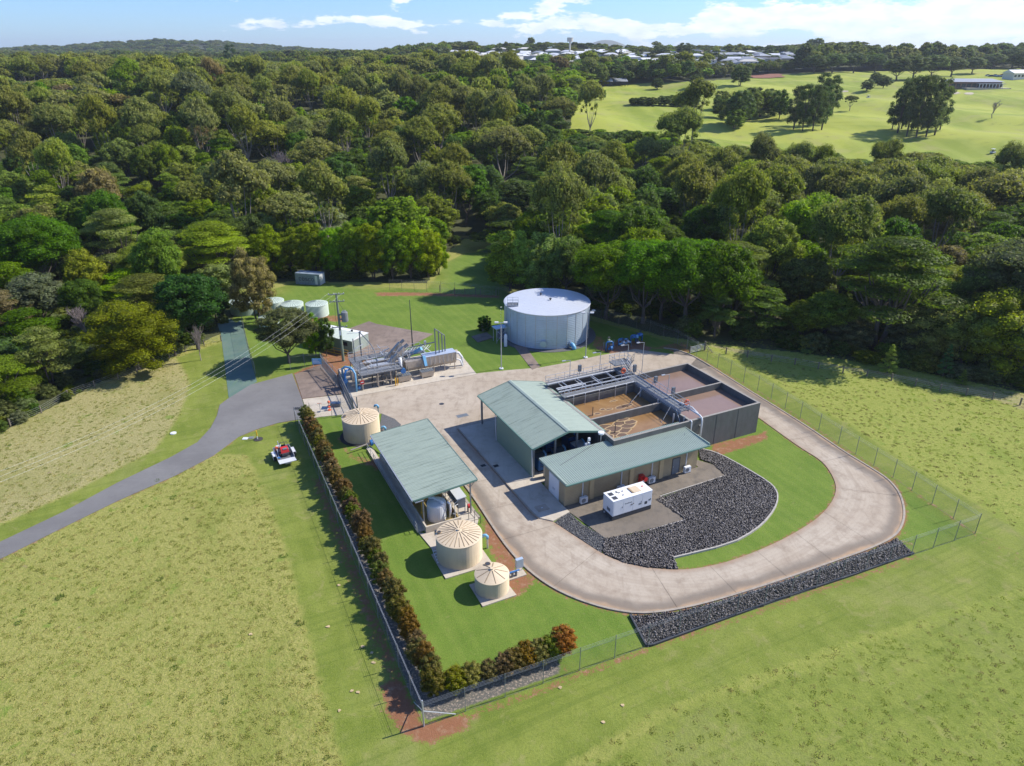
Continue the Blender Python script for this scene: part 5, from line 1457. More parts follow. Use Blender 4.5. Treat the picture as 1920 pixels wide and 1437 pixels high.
# things at the left of the tank
t = Thing('roofed_instrument_stand', 'small blue grey roofed stand against the left side of the storage tank', 'equipment stand', (45.4, 107.5, 0))
q = G(938, 640); a, b = WL(q.x, q.y)
t.part('canopy_roof', MB().box(a - 1.2, a + 1.0, b - .8, b + .9, 2.6, 2.72), M['zinc'])
for dx, dy in ((-1.0, -.7), (.8, -.7), (-1.0, .7), (.8, .7)): t.part('leg', MB().bar((a + dx, b + dy, 0), (a + dx, b + dy, 2.6), .08), M['galv'])
t.part('brace', MB().bar((a - 1, b - .7, .3), (a + .8, b - .7, 2.4), .05).bar((a - 1, b - .7, 2.4), (a + .8, b - .7, .3), .05), M['galv']); t.part('panel', MB().box(a - .6, a + .4, b - .1, b + .1, .7, 1.8), M['steelgrey'])
q = G(948, 650); a, b = WL(q.x, q.y)
t = Thing('white_cylinder', 'upright white gas cylinder at the foot of the storage tank', 'gas cylinder', (a, b, 0))
t.part('bottle', MB().lathe((a, b), [(.28, .05), (.28, 2.0), (.18, 2.2), (.06, 2.3)], 14), M['white'], smooth=True); t.part('stand', MB().box(a - .3, a + .3, b - .3, b + .3, 0, .06), M['dark'])
q = G(905, 622); a, b = WL(q.x, q.y)
t = Thing('service_pillar', 'slim grey service pillar on the small slab beside the young tree', 'service pillar', (a, b, 0))
t.part('pillar', MB().box(a - .15, a + .15, b - .12, b + .12, .1, 1.3), M['postgrey']); t.part('cap', MB().box(a - .2, a + .2, b - .16, b + .16, 1.3, 1.4), M['offwhite'])
# ================================================================== INLET WORKS
def PL(u, v, z=0):
    p = G(u, v, z); return WL(p.x, p.y)
sheet('inlet_slab', Ws([(20.3, 94.6), (40.2, 93.9), (41.3, 104.8), (21.2, 105.6)]), -.1, .08, M['slab'])
T = Thing('inlet_screen', 'stainless steel inlet screening platform on many legs beside the gate', 'inlet works', (21, 96, 0))
PZ = 2.45
T.part('deck', MB().box(22.4, 28.9, 96.0, 98.0, PZ - .1, PZ), M['grating'])
T.part('deck', MB().box(22.4, 24.0, 98.0, 103.2, PZ - .1, PZ - .004), M['grating'])
T.part('deck', MB().box(24.0, 28.9, 101.8, 103.2, PZ - .1, PZ - .008), M['grating'])
for y in (98.8, 100.6):
    ch = T.part('channel', MB().box(24.2, 29.6, y - .55, y + .45, 1.3, PZ + .1), M['stainless']); T.part('channel_cover', MB().box(24.6, 28.4, y - .5, y + .4, PZ + .1, PZ + .17), M['galv'], ch)
for x in (22.6, 25.0, 27.0, 28.8):
    for y in (96.1, 99.6, 103.1): T.part('leg', MB().bar((x, y, .08), (x, y, PZ - .1), .13), M['stainless'])
for x0, x1, y, z in ((22.6, 28.8, 96.1, 1.0), (22.6, 28.8, 99.6, 1.0), (22.6, 28.8, 103.1, 1.0)):
    T.part('cross_rail', MB().bar((x0, y, z), (x1, y, z), .1), M['stainless'])
handrail(T, [(22.4, 96.0, PZ), (28.9, 96.0, PZ)], mat=M['galv'], sp=1.1); handrail(T, [(22.4, 96.0, PZ), (22.4, 103.2, PZ), (28.9, 103.2, PZ)], mat=M['galv'], sp=1.2)
handrail(T, [(28.9, 96.0, PZ), (28.9, 98.0, PZ)], mat=M['galv'], sp=1.0)
st = MB()
for i in range(9): st.box(22.5 - .0, 23.4, 95.9 - .0 - .26 * i, 96.1 - .26 * i, PZ - .27 * i - .27, PZ - .27 * i - .24)
T.part('screen_box', MB().box(21.4, 22.3, 97.4, 98.6, 1.2, 2.8), M['stainless']); T.part('screen_leg', MB().bar((21.5, 97.5, 0), (21.5, 97.5, 1.2), .08).bar((22.2, 98.5, 0), (22.2, 98.5, 1.2), .08), M['stainless'])
for i, (y, x0, x1, z1) in enumerate(((98.8, 27.2, 30.2, 4.6), (100.6, 27.2, 30.2, 4.7))):
    c_ = T.part('inclined_screen', MB().bar((x0, y, 1.9), (x1, y, z1), .62, .62), M['stainless'])
    T.part('screen_motor', MB().tube([(x1 - .1, y, z1 - .05), (x1 + .6, y, z1 + .45)], .24, 10), M['steelgrey'], c_)
    for k in range(3): T.part('bolt_ring', MB().bar((x0 + .8 + k * .9, y - .36, 1.9 + (z1 - 1.9) * (.8 + k * .9) / (x1 - x0)), (x0 + .8 + k * .9, y + .36, 1.9 + (z1 - 1.9) * (.8 + k * .9) / (x1 - x0)), .08, .75), M['galv'], c_)
    for sx in (-.36, .36): T.part('brace', MB().bar((x1 - .5, y + sx, .1), (x1 - .4, y + sx, z1 - .6), .09), M['galv'])
rr = random.Random(3)
for k in range(34):
    x = rr.uniform(27.0, 32.4); y = rr.uniform(98.2, 103.0); z = rr.uniform(2.2, 4.2); a = rr.choice([(1.4, 0, .5), (1.0, 0, -.9), (0, 1.6, 0), (.9, .5, .8), (1.8, 0, 0)])
    T.part('conveyor_rail', MB().bar((x, y, z), (x + a[0], y + a[1], z + a[2]), rr.choice([.06, .09, .14])), M['galv' if k % 3 else 'stainless'])
for k in range(16):
    x = rr.uniform(22.8, 31.5); y = rr.uniform(96.3, 102.5); T.part('frame_post', MB().bar((x, y, .1), (x, y, rr.uniform(2.6, 3.9)), .07), M['galv'])
for k in range(12):
    x = rr.uniform(22.6, 28.0); y = rr.uniform(96.4, 102.8); T.part('conduit', MB().tube([(x, y, 2.6 + .1 * (k % 4)), (x + rr.uniform(1, 2.6), y, 2.7 + .1 * (k % 4)), (x + 2.7, y + rr.uniform(-.8, .8), 1.6)], .04, 5), M['galv' if k % 3 else 'offwhite'])
T.part('chute', MB().tube([(29.3, 98.4, 3.2), (29.0, 97.2, 1.5)], .3, 10, r2=.22), M['offwhite'], smooth=True)
T.part('blue_fan', MB().tube([(28.95, 96.3, 2.0), (28.95, 95.9, 2.0)], .42, 14), M['blue'])
for k in range(6): T.part('front_pipe', MB().tube([(24.2 + .75 * k, 96.6, .1), (24.2 + .75 * k, 96.6, 1.2 + .2 * (k % 3)), (24.5 + .75 * k, 97.4, 1.5)], .09, 6), M['stainless' if k % 2 else 'dark'])
# grit tank: long stainless trough on the right
T = Thing('grit_tank', 'long stainless steel grit trough with pale blue lid at the right of the inlet', 'grit trough', (31, 97, 0))
tr = MB()
def hexbar(x0, x1, yc, z0, z1, w):
    prof = [(-w * .28, z0), (w * .28, z0), (w * .5, z0 + .55), (w * .5, z1), (-w * .5, z1), (-w * .5, z0 + .55)]
    v = [(x0, yc + p[0], p[1]) for p in prof] + [(x1, yc + p[0], p[1]) for p in prof]
    n = 6
    return MB().add(v, [tuple(range(5, -1, -1)), tuple(range(6, 12))] + [(i, (i + 1) % n, n + (i + 1) % n, n + i) for i in range(n)])
T.part('trough', hexbar(32.9, 38.3, 98.3, .95, 2.85, 1.7), M['stainless'])
T.part('lid', MB().box(32.9, 38.3, 97.42, 99.18, 2.86, 2.93), M['ltblue'] if False else simple('lid_steel', (.46, .52, .62), .45, .2))
T.part('trough', hexbar(29.9, 32.85, 98.3, .95, 2.6, 1.5), M['stainless'])
for x in np.arange(33.2, 38.3, .72): T.part('stiffener', MB().box(x - .04, x + .04, 97.4, 97.46, 1.5, 2.86), M['galv'])
for x in (30.2, 32.4, 34.4, 36.2, 37.9):
    for y in (97.35, 99.25): T.part('leg', MB().bar((x, y, .08), (x, y, 1.9), .1), M['stainless'])
T.part('end_pipe', MB().tube([(38.3, 98.6, 2.3), (39.1, 98.5, 2.2), (39.5, 98.2, 1.5), (39.5, 98.1, .1)], .22, 10), M['offwhite'], smooth=True)
T.part('end_pipe', MB().tube([(38.2, 97.9, 1.6), (39.0, 97.6, 1.3), (39.2, 97.2, .3)], .13, 8), M['white'], smooth=True)
T.part('grit_screw', MB().tube([(30.4, 101.6, 1.5), (33.0, 98.9, 3.9)], .3, 10), M['ltblue']); T.part('chute', MB().bar((32.9, 97.6, 3.2), (32.95, 96.9, 1.7), .45, .2), M['ltblue'])
for k in range(12):
    x = 29.6 + .42 * k; T.part('walkway_rail', MB().bar((x, 100.0, 2.9 + .1 * (k % 3)), (x + 1.2, 101.2, 3.5 - .1 * (k % 4)), .07), M['galv' if k % 2 else 'offwhite'])
T.part('walkway_deck', MB().box(30.0, 33.6, 99.6, 101.4, 2.8, 2.88), M['grating'])
handrail(T, [(30.0, 99.6, 2.88), (33.6, 99.6, 2.88), (33.6, 101.4, 2.88), (30.0, 101.4, 2.88)], sp=.9)
st = MB()
for i in range(12): st.box(33.7 + .22 * i, 33.95 + .22 * i, 100.0, 100.9, 2.75 - .24 * i, 2.78 - .24 * i)
T.part('stair', st, M['galv']); T.part('stair_rail', MB().tube([(33.7, 99.95, 3.8), (36.4, 99.95, 1.1)], .03).tube([(33.7, 100.95, 3.8), (36.4, 100.95, 1.1)], .03), M['offwhite'])
def skip(lab, x0, x1, y0, y1):
    t = Thing('skip_bin', lab, 'skip bin', (x0, y0, .08), 'stainless skip bins before the inlet works')
    v = [(x0 + .12, y0 + .12, .25), (x1 - .12, y0 + .12, .25), (x1 - .12, y1 - .12, .25), (x0 + .12, y1 - .12, .25), (x0, y0, 1.15), (x1, y0, 1.15), (x1, y1, 1.15), (x0, y1, 1.15)]
    t.part('bin_body', MB().add(v, [(0, 3, 2, 1), (0, 1, 5, 4), (1, 2, 6, 5), (2, 3, 7, 6), (3, 0, 4, 7)]), M['stainless'])
    for k in range(6): t.part('lid_slat', MB().box(x0 + (x1 - x0) * k / 6 + .02, x0 + (x1 - x0) * (k + 1) / 6 - .05, y0 - .02, y1 + .02, 1.15, 1.2), M['steelgrey'])
    for x in (x0 + .2, x1 - .2):
        for y in (y0 + .2, y1 - .2): t.part('castor', MB().tube([(x, y - .04, .17), (x, y + .04, .17)], .09, 8), M['offwhite'])
skip('skip bin at the left, next to the yellow bollard', 28.1, 30.2, 95.9, 97.2)
skip('skip bin at the right, under the pale blue chute', 31.8, 33.9, 95.9, 97.1)
t = Thing('yellow_bollard', 'yellow bollard at the corner of the inlet platform', 'bollard', (27.45, 95.3, 0))
t.part('post', MB().cyl((27.45, 95.4), .09, 0, 1.3, 10), M['yellow']); t.part('cap', MB().cyl((27.45, 95.4), .1, 1.3, 1.36, 10), M['yellow']); t.part('post', MB().cyl((27.8, 95.45), .07, 0, 1.2, 10), M['yellow'])
t = Thing('stop_sign', 'small red warning sign on a post before the inlet platform', 'sign', (22.5, 95.9, 0))
t.part('post', MB().cyl((22.5, 96.0), .05, 0, 2.3, 8), M['postgrey']); t.part('sign_board', MB().box(22.2, 22.8, 95.9, 95.94, 1.15, 1.75), M['red']); t.part('sign_band', MB().box(22.3, 22.7, 95.885, 95.898, 1.38, 1.52), M['white'])
T = Thing('blue_rising_main', 'blue painted pipes arching beside the gate end of the inlet works', 'pipe', (20.6, 97, 0))
T.part('pipe', MB().tube([(20.4, 97.6, 0), (20.4, 97.6, 2.4), (20.7, 97.9, 2.9), (21.2, 98.0, 2.95)], .16, 10), M['blue'], smooth=True)
T.part('pipe', MB().tube([(20.5, 99.6, 0), (20.5, 99.6, 2.6), (20.9, 99.2, 3.0), (21.6, 98.4, 3.0), (21.7, 98.0, 2.7)], .16, 10), M['ltblue'], smooth=True)
T.part('pipe', MB().tube([(21.6, 96.0, 0), (21.6, 96.0, 3.0), (21.5, 97.0, 3.3), (21.3, 98.0, 3.1)], .13, 10), M['ltblue'], smooth=True)
T.part('valve', MB().tube([(20.4, 97.35, 1.4), (20.4, 97.85, 1.4)], .32, 12), M['blue']); T.part('valve', MB().tube([(22.0, 95.9, .6), (22.0, 96.3, .6)], .2, 10), M['blue'])
T = Thing('lifting_frame', 'tall grey steel davit frames with four uprights on the grit trough', 'lifting frame', (35, 97.6, 2.9))
tops = [(35.0, 97.9, 7.2), (35.7, 98.2, 6.6), (36.3, 98.4, 6.0), (36.8, 98.5, 5.2)]
for (x, y, z) in tops: T.part('upright', MB().bar((x, y, 2.3), (x, y, z), .15), M['steelgrey'])
T.part('top_rail', MB().tube([tops[0], tops[1], tops[2], (36.8, 98.5, 5.6), tops[3]], .08, 6), M['steelgrey'])
T.part('jib', MB().bar((35.0, 97.9, 5.0), (31.4, 99.4, 4.2), .14), M['steelgrey']); T.part('hoist', MB().box(33.4, 33.7, 98.4, 98.7, 4.6, 5.2), M['galv'])
T = Thing('lifting_frame', 'grey monorail frame with curved top rail over the inlet platform', 'lifting frame', (23, 101, 0))
T.part('upright', MB().bar((23.0, 101.4, 0), (23.0, 101.4, 6.4), .13), M['steelgrey']); T.part('upright', MB().bar((22.9, 98.0, PZ), (22.9, 98.0, 3.9), .1), M['steelgrey'])
T.part('upright', MB().bar((24.6, 103.6, 0), (24.6, 103.6, 6.5), .16), M['steelgrey'])
T.part('top_rail', MB().tube([(24.6, 103.6, 6.5), (24.9, 101.6, 6.2), (25.3, 100.0, 5.6), (25.5, 98.7, 4.9), (25.5, 98.0, 4.0), (25.5, 97.8, PZ)], .08, 6), M['steelgrey'])
T.part('cross_rail', MB().bar((23.0, 101.4, 4.6), (24.8, 102.6, 4.8), .08).bar((24.6, 103.6, 6.4), (22.6, 103.4, 6.6), .06), M['galv'])
for k in range(3): T.part('hanger', MB().bar((25.1 + .1 * k, 100.8 - k, 5.7 - .5 * k), (25.1 + .1 * k, 100.8 - k, PZ), .05), M['galv'])
q = PL(774, 657)
t = Thing('antenna_mast', 'tall thin dark mast behind the inlet works', 'mast', (q[0], q[1], 0))
t.part('mast', MB().tube([(q[0], q[1], 0), (q[0], q[1], 2.4), (q[0] - .02, q[1], 9.0)], [.14, .1, .05], 8), M['dark']); t.part('base', MB().cyl(q, .3, 0, .25, 10), M['pad'])
for u, v, w_ in ((828, 758, .36), ):
    a, b = PL(u, v); t = wmesh('manhole_cover', MB().cyl(W(a, b)[:2], w_, YZ, YZ + .012, 18), M['dark'], 'round dark manhole cover in the middle of the concrete yard', 'manhole cover')
a, b = PL(867, 780)
t = Thing('drain_grate', 'rectangular drain grate in the concrete yard before the canopy', 'drain grate', (a, b, YZ))
t.part('frame', MB().box(a - .9, a + .9, b - .5, b + .5, YZ, YZ + .01), M['kerb'])
for k in range(2):
    t.part('grate_panel', MB().box(a - .8 + k * .82, a - .02 + k * .82, b - .4, b + .4, YZ + .01, YZ + .022), M['steelgrey'])
for (u, v, lab) in ((906, 874, 'small dark drain cover in the shaded yard before the kerb'), (930, 876, 'small dark drain cover on the shaded raised slab')):
    a, b = PL(u, v); t = Thing('drain_cover', lab, 'drain cover', (a, b, .05), 'small drain covers near the green shed')
    t.part('lid', MB().box(a - .3, a + .3, b - .25, b + .25, .03, .175 if u > 920 else .07), M['black']); t.part('frame', MB().box(a - .36, a + .36, b - .31, b + .31, .03, .168 if u > 920 else .062), M['kerb'])
a, b = PL(1016, 955)
t = Thing('pit_lid', 'square concrete pit lid in the shaded slab before the double doors', 'pit lid', (a, b, .16))
t.part('lid', MB().box(a - .7, a + .7, b - .55, b + .55, .155, .185), M['yard']); t.part('handle', MB().box(a - .1, a + .1, b - .04, b + .04, .185, .20), M['white'])
# ================================================================== small buildings and yards behind
def pshed():
    A = G(560 + 60, 664); B = G(662, 664)
    q0 = G(662, 664); d = G(692, 648) - q0
    yv = Vector((-d.y, d.x, 0)).normalized(); yv = -yv if yv.x > 0 else yv       # along the long front to the left
    xv = d.normalized()
    ang = math.atan2(xv.y, xv.x)
    T = Thing('site_shed', 'small pale green metal shed with white roof behind the inlet works', 'shed', (q0.x, q0.y, 0), plant=False, rot=ang)
    L, D, H = 9.0, d.length, 2.3       # local: x along depth, y to the left
    T.part('walls', MB().box(0, D, 0, L, 0, H), M['gwall'])
    clad(T, None, (0, 0, 0), (D, 0, 0), H, M['paleshed'], out=(0, -1, 0))
    T.part('skirting', MB().box(-.02, D + .02, -.04, L + .02, 0, .12), M['kerb'])
    mb = MB(); mb.add([(-.15, -.12, H), (D * .55, -.12, H + .55), (D + .15, -.12, H), (-.15, L + .12, H), (D * .55, L + .12, H + .55), (D + .15, L + .12, H)], [(0, 1, 4, 3), (1, 2, 5, 4), (0, 2, 1), (3, 4, 5), (0, 3, 5, 2)])
    rf = T.part('roof', mb, M['white'])
    roof_sheets(T, rf, (-.17, -.12, H + .02), (0, L + .24, 0), (D * .55 + .17, 0, .55), M['paleshed'])
    T.part('roof_vent', MB().cyl((D * .6, 2.0), .2, H + .4, H + .8, 10), M['dark'], rf); T.part('roof_vent', MB().cyl((D * .7, .6), .14, H + .3, H + .65, 8), M['steelgrey'], rf)
    T.part('window', MB().box(-.03, -.005, 1.0, 2.0, 1.2, 1.9), M['glass'])
    handrail(T, [(-1.2, 0, 0), (-1.2, L, 0)], mat=M['yellow'], sp=1.6, r=.035)
pshed()
def container():
    p0 = G(556, 532, -.5); p1 = G(593, 535, -.5)
    d = (p1 - p0); ang = math.atan2(d.y, d.x)
    base = float(ZT(p0.x, p0.y))
    p0 = GT(555, 533); base = p0.z
    # long side 6.06 m turned 30 degrees away, short end facing right
    ang = R_(-14)
    T = Thing('shipping_container', 'weathered blue grey shipping container marked cosco under the trees', 'shipping container', (p0.x, p0.y, base), plant=False, rot=ang)
    mt = simple('container_paint', (.26, .33, .40), .6, .1, .35, 1.2, dirt=(.17, .19, .22), streak=True)
    L, Wd, H = 6.06, 2.44, 2.59
    ct = T.part('body', MB().box(.06, L - .06, .05, Wd - .05, .1, H - .08), mt)
    for x0, x1, y0, y1 in ((0, .12, 0, .12), (L - .12, L, 0, .12), (0, .12, Wd - .12, Wd), (L - .12, L, Wd - .12, Wd)): T.part('corner_post', MB().box(x0, x1, y0, y1, 0, H), mt)
    for z in (0.02, H - .14): T.part('side_rail', MB().box(.12, L - .12, .0, .12, z, z + .12), mt)
    T.part('roof', MB().box(.02, L - .02, .02, Wd - .02, H - .08, H + .005), mt)
    mb = MB()
    for k in range(20): mb.box(.2 + .285 * k, .34 + .285 * k, .01, .05, .15, H - .15)
    T.part('corrugation', mb, mt, ct)
    for k in range(2): T.part('door', MB().box(L - .06, L - .01, .14 + k * 1.09, 1.2 + k * 1.09, .12, H - .15), M['offwhite'])
    for k in range(4): T.part('lock_rod', MB().tube([(L + .02, .35 + .5 * k, .15), (L + .02, .35 + .5 * k, H - .2)], .025, 6), M['galv'])
    # lettering built from strokes, read COSCO
    mb = MB()
    def stroke(x, z, pts):
        for (a, b), (c, d_) in zip(pts, pts[1:]): mb.bar((x + a, -.012, z + b), (x + c, -.012, z + d_), .02, .11, up=(0, 0, 1)) if abs(b - d_) < .01 else mb.bar((x + a, -.012, z + b), (x + c, -.012, z + d_), .11, .02, up=(0, 1, 0))
    Cc = [(.5, .1), (.42, 0), (.08, 0), (0, .1), (0, .5), (.08, .6), (.42, .6), (.5, .5)]
    Oo = [(.08, 0), (0, .1), (0, .5), (.08, .6), (.42, .6), (.5, .5), (.5, .1), (.42, 0), (.08, 0)]
    Ss = [(0, .08), (.08, 0), (.42, 0), (.5, .1), (.5, .24), (.4, .3), (.1, .3), (0, .38), (0, .5), (.08, .6), (.42, .6), (.5, .52)]
    for i, g in enumerate((Cc, Oo, Ss, Cc, Oo)): stroke(.95 + .78 * i, 1.0, g)
    T.part('lettering', mb, simple('navy_letters', (.03, .05, .12), .6, 0, .2), ct)
    T.part('white_panel', MB().box(4.9, 5.5, -.004, .0, .25, H - .3), M['offwhite'], ct)
container()
# ================================================================== fences
def fence(name, lab, pts, h=2.1, sp=3.0, group='chain link fence lengths round the plant', net=True, barb=3, mat='postgrey', rail=True, postr=.032, cat='fence', ps=None):
    P = [Vector((p[0], p[1], 0)) for p in pts]
    T = Thing(name, lab, cat, (P[0].x, P[0].y, 0), group, plant=False)
    pm = shared(('fpost', h, barb, mat, postr), lambda: MB().tube([(0, 0, -.1), (0, 0, h + (.45 if barb else .05))], postr, 6).mesh('post', M[mat]))
    wires = MB(); nt = MB(); rl = MB()
    for a, b in zip(P, P[1:]):
        L = (b - a).length; n = max(1, round(L / sp)); d = (b - a).normalized()
        za, zb = float(ZT(a.x, a.y)), float(ZT(b.x, b.y))
        for i in range(n + (1 if b == P[-1] else 0)):
            q = a.lerp(b, i / n); q.z = float(ZT(q.x, q.y)); T.at('post', pm, q)
        for k in range(n):
            q0 = a.lerp(b, k / n); q1 = a.lerp(b, (k + 1) / n); q0.z = float(ZT(q0.x, q0.y)); q1.z = float(ZT(q1.x, q1.y))
            z = Vector((0, 0, 1))
            for j in range(barb): wires.bar(q0 + z * (h + .12 + .14 * j), q1 + z * (h + .12 + .14 * j), .008)
            if rail:
                rl.bar(q0 + z * h, q1 + z * h, .018); rl.bar(q0 + z * .05, q1 + z * .05, .012)
            if net:
                s_ = .16; m = int((q1 - q0).length / s_); dd = (q1 - q0) / m
                t_ = d * .004; kk = int(h / s_)
                for i in range(m):
                    for sg in (1, -1):
                        x0 = q0 + dd * i; x1 = x0 + dd * (kk * sg)
                        # clip to the panel
                        lo, hi = 0.0, 1.0
                        f = i + kk * sg
                        if f > m: hi = (m - i) / (kk)
                        if f < 0: hi = i / kk
                        e = x0 + (x1 - x0) * hi; z1 = h * hi
                        nt.add([x0 - t_ + z * .03, x0 + t_ + z * .03, e + t_ + z * z1, e - t_ + z * z1], [(0, 1, 2, 3)])
                    if i < kk:
                        pass
                for i in range(1, kk):      # wires entering from the two sides
                    for side in (0, 1):
                        x0 = q0 if side == 0 else q1; dr = dd if side == 0 else -dd
                        z0 = s_ * i; ln = min(m, kk - i)
                        e = x0 + dr * ln
                        nt.add([x0 - t_ + z * z0, x0 + t_ + z * z0, e + t_ + z * (z0 + s_ * ln), e - t_ + z * (z0 + s_ * ln)], [(0, 1, 2, 3)])
            elif not barb:
                for j in range(4): wires.bar(q0 + z * (.25 + .27 * j), q1 + z * (.25 + .27 * j), .014)
    if wires.v: T.part('wire', wires, M['galv'], kind='stuff')
    if rl.v: T.part('rail', rl, M['postgrey'], kind='stuff')
    if nt.v: T.part('chain_link', nt, M['postgrey'], kind='stuff')
    return T
T = fence('security_fence', 'chain link security fence along the shrub hedge on the left side', FENCE_A, sp=3.1)
cp = FENCE_A[-1]
T.part('corner_post', MB().tube([(cp[0], cp[1], -.1), (cp[0], cp[1], 2.7)], .06, 8), M['galv']); T.part('corner_brace', MB().tube([(cp[0], cp[1], 1.6), (cp[0] + 2.3, cp[1] + 1.0, .1)], .04, 6).tube([(cp[0], cp[1], 1.6), (cp[0] - 1.0, cp[1] + 2.1, .1)], .04, 6), M['galv'])
fence('security_fence', 'chain link security fence along the bottom of the lawn and rock bed', FENCE_B, sp=3.15)
fence('security_fence', 'chain link security fence beside the loop road on the right side', FENCE_C[:8], sp=3.15)
fence('security_fence', 'chain link security fence running behind the big storage tank', FENCE_C[7:], sp=3.2, mat='timber')
fence('security_fence', 'short chain link fence from the hedge top to the entrance slab', Gs([(555, 795), (583, 786), (662, 778)]), sp=3, barb=2)
fence('security_fence', 'chain link fence with blue sign left of the inlet works', Gs([(637, 722), (615, 700), (603, 688), (572, 690), (545, 694)]), sp=3, barb=2)
fence('security_fence', 'chain link fence beside the blue green path', Gs([(479, 702), (470, 672), (462, 640), (456, 612)]), sp=3.4, barb=0, postr=.04)
# dark strip under the front fence
fence('farm_fence', 'wire farm fence of grey timber posts across the right hand paddock', Gs([(1361, 664), (1401, 670), (1446, 678), (1490, 684), (1534, 692), (1580, 700), (1625, 706), (1671, 714), (1716, 724), (1762, 734), (1811, 742), (1860, 750), (1912, 760), (1960, 772)]), h=1.1, sp=60, group='farm fences of timber posts', net=False, barb=0, mat='timber', rail=False, postr=.11)
fence('farm_fence', 'wire farm fence of grey timber posts along the trees at the left', Gs([(415, 640), (383, 648), (348, 660), (318, 672), (290, 684), (257, 698), (222, 711), (178, 727), (128, 745), (78, 775), (20, 800)]), h=1.1, sp=60, group='farm fences of timber posts', net=False, barb=0, mat='timber', rail=False, postr=.10)
fence('farm_fence', 'wire farm fence crossing the grassy slope left of the storage tank', [tuple(GT(u, v)[:2]) for u, v in ((825, 548), (852, 553), (892, 553), (901, 553), (930, 556))], h=1.5, sp=3, group='farm fences of timber posts', net=False, barb=0, mat='timber', rail=False, postr=.09)
# farm gate
a = G(1293, 664); b = G(1321, 657); a2, b2 = a, b
T = Thing('farm_gate', 'metal farm gate hung on a thick timber post at the corner of the plant', 'gate', (a.x, a.y, 0), plant=False)
for k in range(5): T.part('gate_bar', MB().tube([a + Vector((0, 0, .25 + .24 * k)), b + Vector((0, 0, .25 + .24 * k))], .03, 6), M['offwhite'])
for t_ in (0.03, .5, .97): q = a.lerp(b, t_); T.part('gate_upright', MB().bar(q + Vector((0, 0, .2)), q + Vector((0, 0, 1.25)), .05), M['offwhite'])
T.part('hinge_post', MB().cyl(b[:2], .17, -.1, 1.6, 10), M['timber']); T.part('latch_post', MB().cyl(a[:2], .09, -.1, 1.4, 8), M['timber'])
T.part('stay', MB().bar(b + Vector((0, 0, 1.2)), G(1336, 661), .08), M['timber'])
# sliding gate and its posts
a = Vector((*G(639, 724)[:2], 0)); b = Vector((*G(663, 776)[:2], 0)); d = (b - a).normalized(); n = Vector((-d.y, d.x, 0))
T = Thing('sliding_gate', 'grey steel sliding gate standing open beside the entrance slab', 'gate', (a.x, a.y, 0), plant=False)
L = (b - a).length
T.part('top_beam', MB().bar(a + Vector((0, 0, 2.1)), b + Vector((0, 0, 2.1)), .08, .1), M['galv']); T.part('bottom_beam', MB().bar(a + Vector((0, 0, .2)), b + Vector((0, 0, .2)), .1, .16), M['galv'])
T.part('mid_rail', MB().bar(a + Vector((0, 0, 1.15)), b + Vector((0, 0, 1.15)), .05), M['galv'])
pk = MB().bar((0, 0, .25), (0, 0, 2.3), .035).mesh('picket', M['steelgrey'])
for i in range(int(L / .2)): T.at('picket', pk, a + d * (.1 + .2 * i))
for k in range(2): T.part('guide_rail', MB().bar(a + n * (.5 + .35 * k) + Vector((0, 0, .1)), b + n * (.5 + .35 * k) + Vector((0, 0, .1)), .08), M['galv'])
for q in (a - d * .3, a - d * .3 + n * .9, b + d * .2, b + d * .2 + n * .6): T.part('guide_post', MB().bar(q, q + Vector((0, 0, 2.6)), .12), M['steelgrey'])
T.part('bracket', MB().bar(a - d * .3 + Vector((0, 0, 2.6)), a - d * .3 + n * .9 + Vector((0, 0, 2.6)), .1), M['galv'])
a = Vector((*G(603, 690)[:2], 0)); b = Vector((*G(634, 728)[:2], 0)); d = (b - a).normalized()
T = Thing('steel_fence_panel', 'grey palisade panel between the blue sign and the sliding gate', 'fence panel', (a.x, a.y, 0), plant=False)
for z in (.25, 2.1): T.part('rail', MB().bar(a + Vector((0, 0, z)), b + Vector((0, 0, z)), .06), M['galv'])
for i in range(int((b - a).length / .22)): T.at('picket', pk, a + d * (.1 + .22 * i))
q = G(596, 694)
t = Thing('blue_sign', 'blue white entrance sign on the fence by the gate', 'sign', (q.x, q.y, 0), plant=False)
t.part('board', MB().box(q.x - .75, q.x + .75, q.y - .05, q.y - .01, 1.0, 2.0), M['ltblue'])
mb = MB()
for k in range(3): mb.box(q.x - .6, q.x + .6 - .2 * k, q.y - .062, q.y - .052, 1.2 + .25 * k, 1.3 + .25 * k)
t.part('text_line', mb, M['white'], kind='stuff'); t.part('post', MB().bar((q.x - .6, q.y, 0), (q.x - .6, q.y, 2), .05).bar((q.x + .6, q.y, 0), (q.x + .6, q.y, 2), .05), M['galv'])
# solar gate opener, orange standpipes
def at_px(name, lab, cat, u, v, fn, group=None):
    p = G(u, v); t = Thing(name, lab, cat, (p.x, p.y, 0), group, plant=False, rot=1e-6); fn(t); return t
def f(t):
    t.part('post', MB().cyl((0, 0), .05, 0, 1.3, 8), M['orange']); t.part('hydrant_head', MB().ball((0, 0, 1.35), .2), M['orange']); t.part('collar', MB().cyl((0, 0), .2, .5, .62, 10).cyl((0, 0), .24, .0, .15, 10), M['orange'])
at_px('orange_standpipe', 'orange standpipe on the entrance slab near the gate, left of the dark cabinet', 'standpipe', 618, 770, f)
def f(t):
    t.part('cabinet', MB().box(-.7, .7, -.4, .4, .08, .55), M['steelgrey']); t.part('panel', MB().box(-.66, .66, -.36, .36, .55, .6), M['solar']); t.part('stay', MB().bar((.7, 0, 0), (.75, 0, 1.3), .05), M['galv'])
at_px('gate_motor', 'low dark gate motor cabinet on the entrance slab', 'cabinet', 630, 762, f)
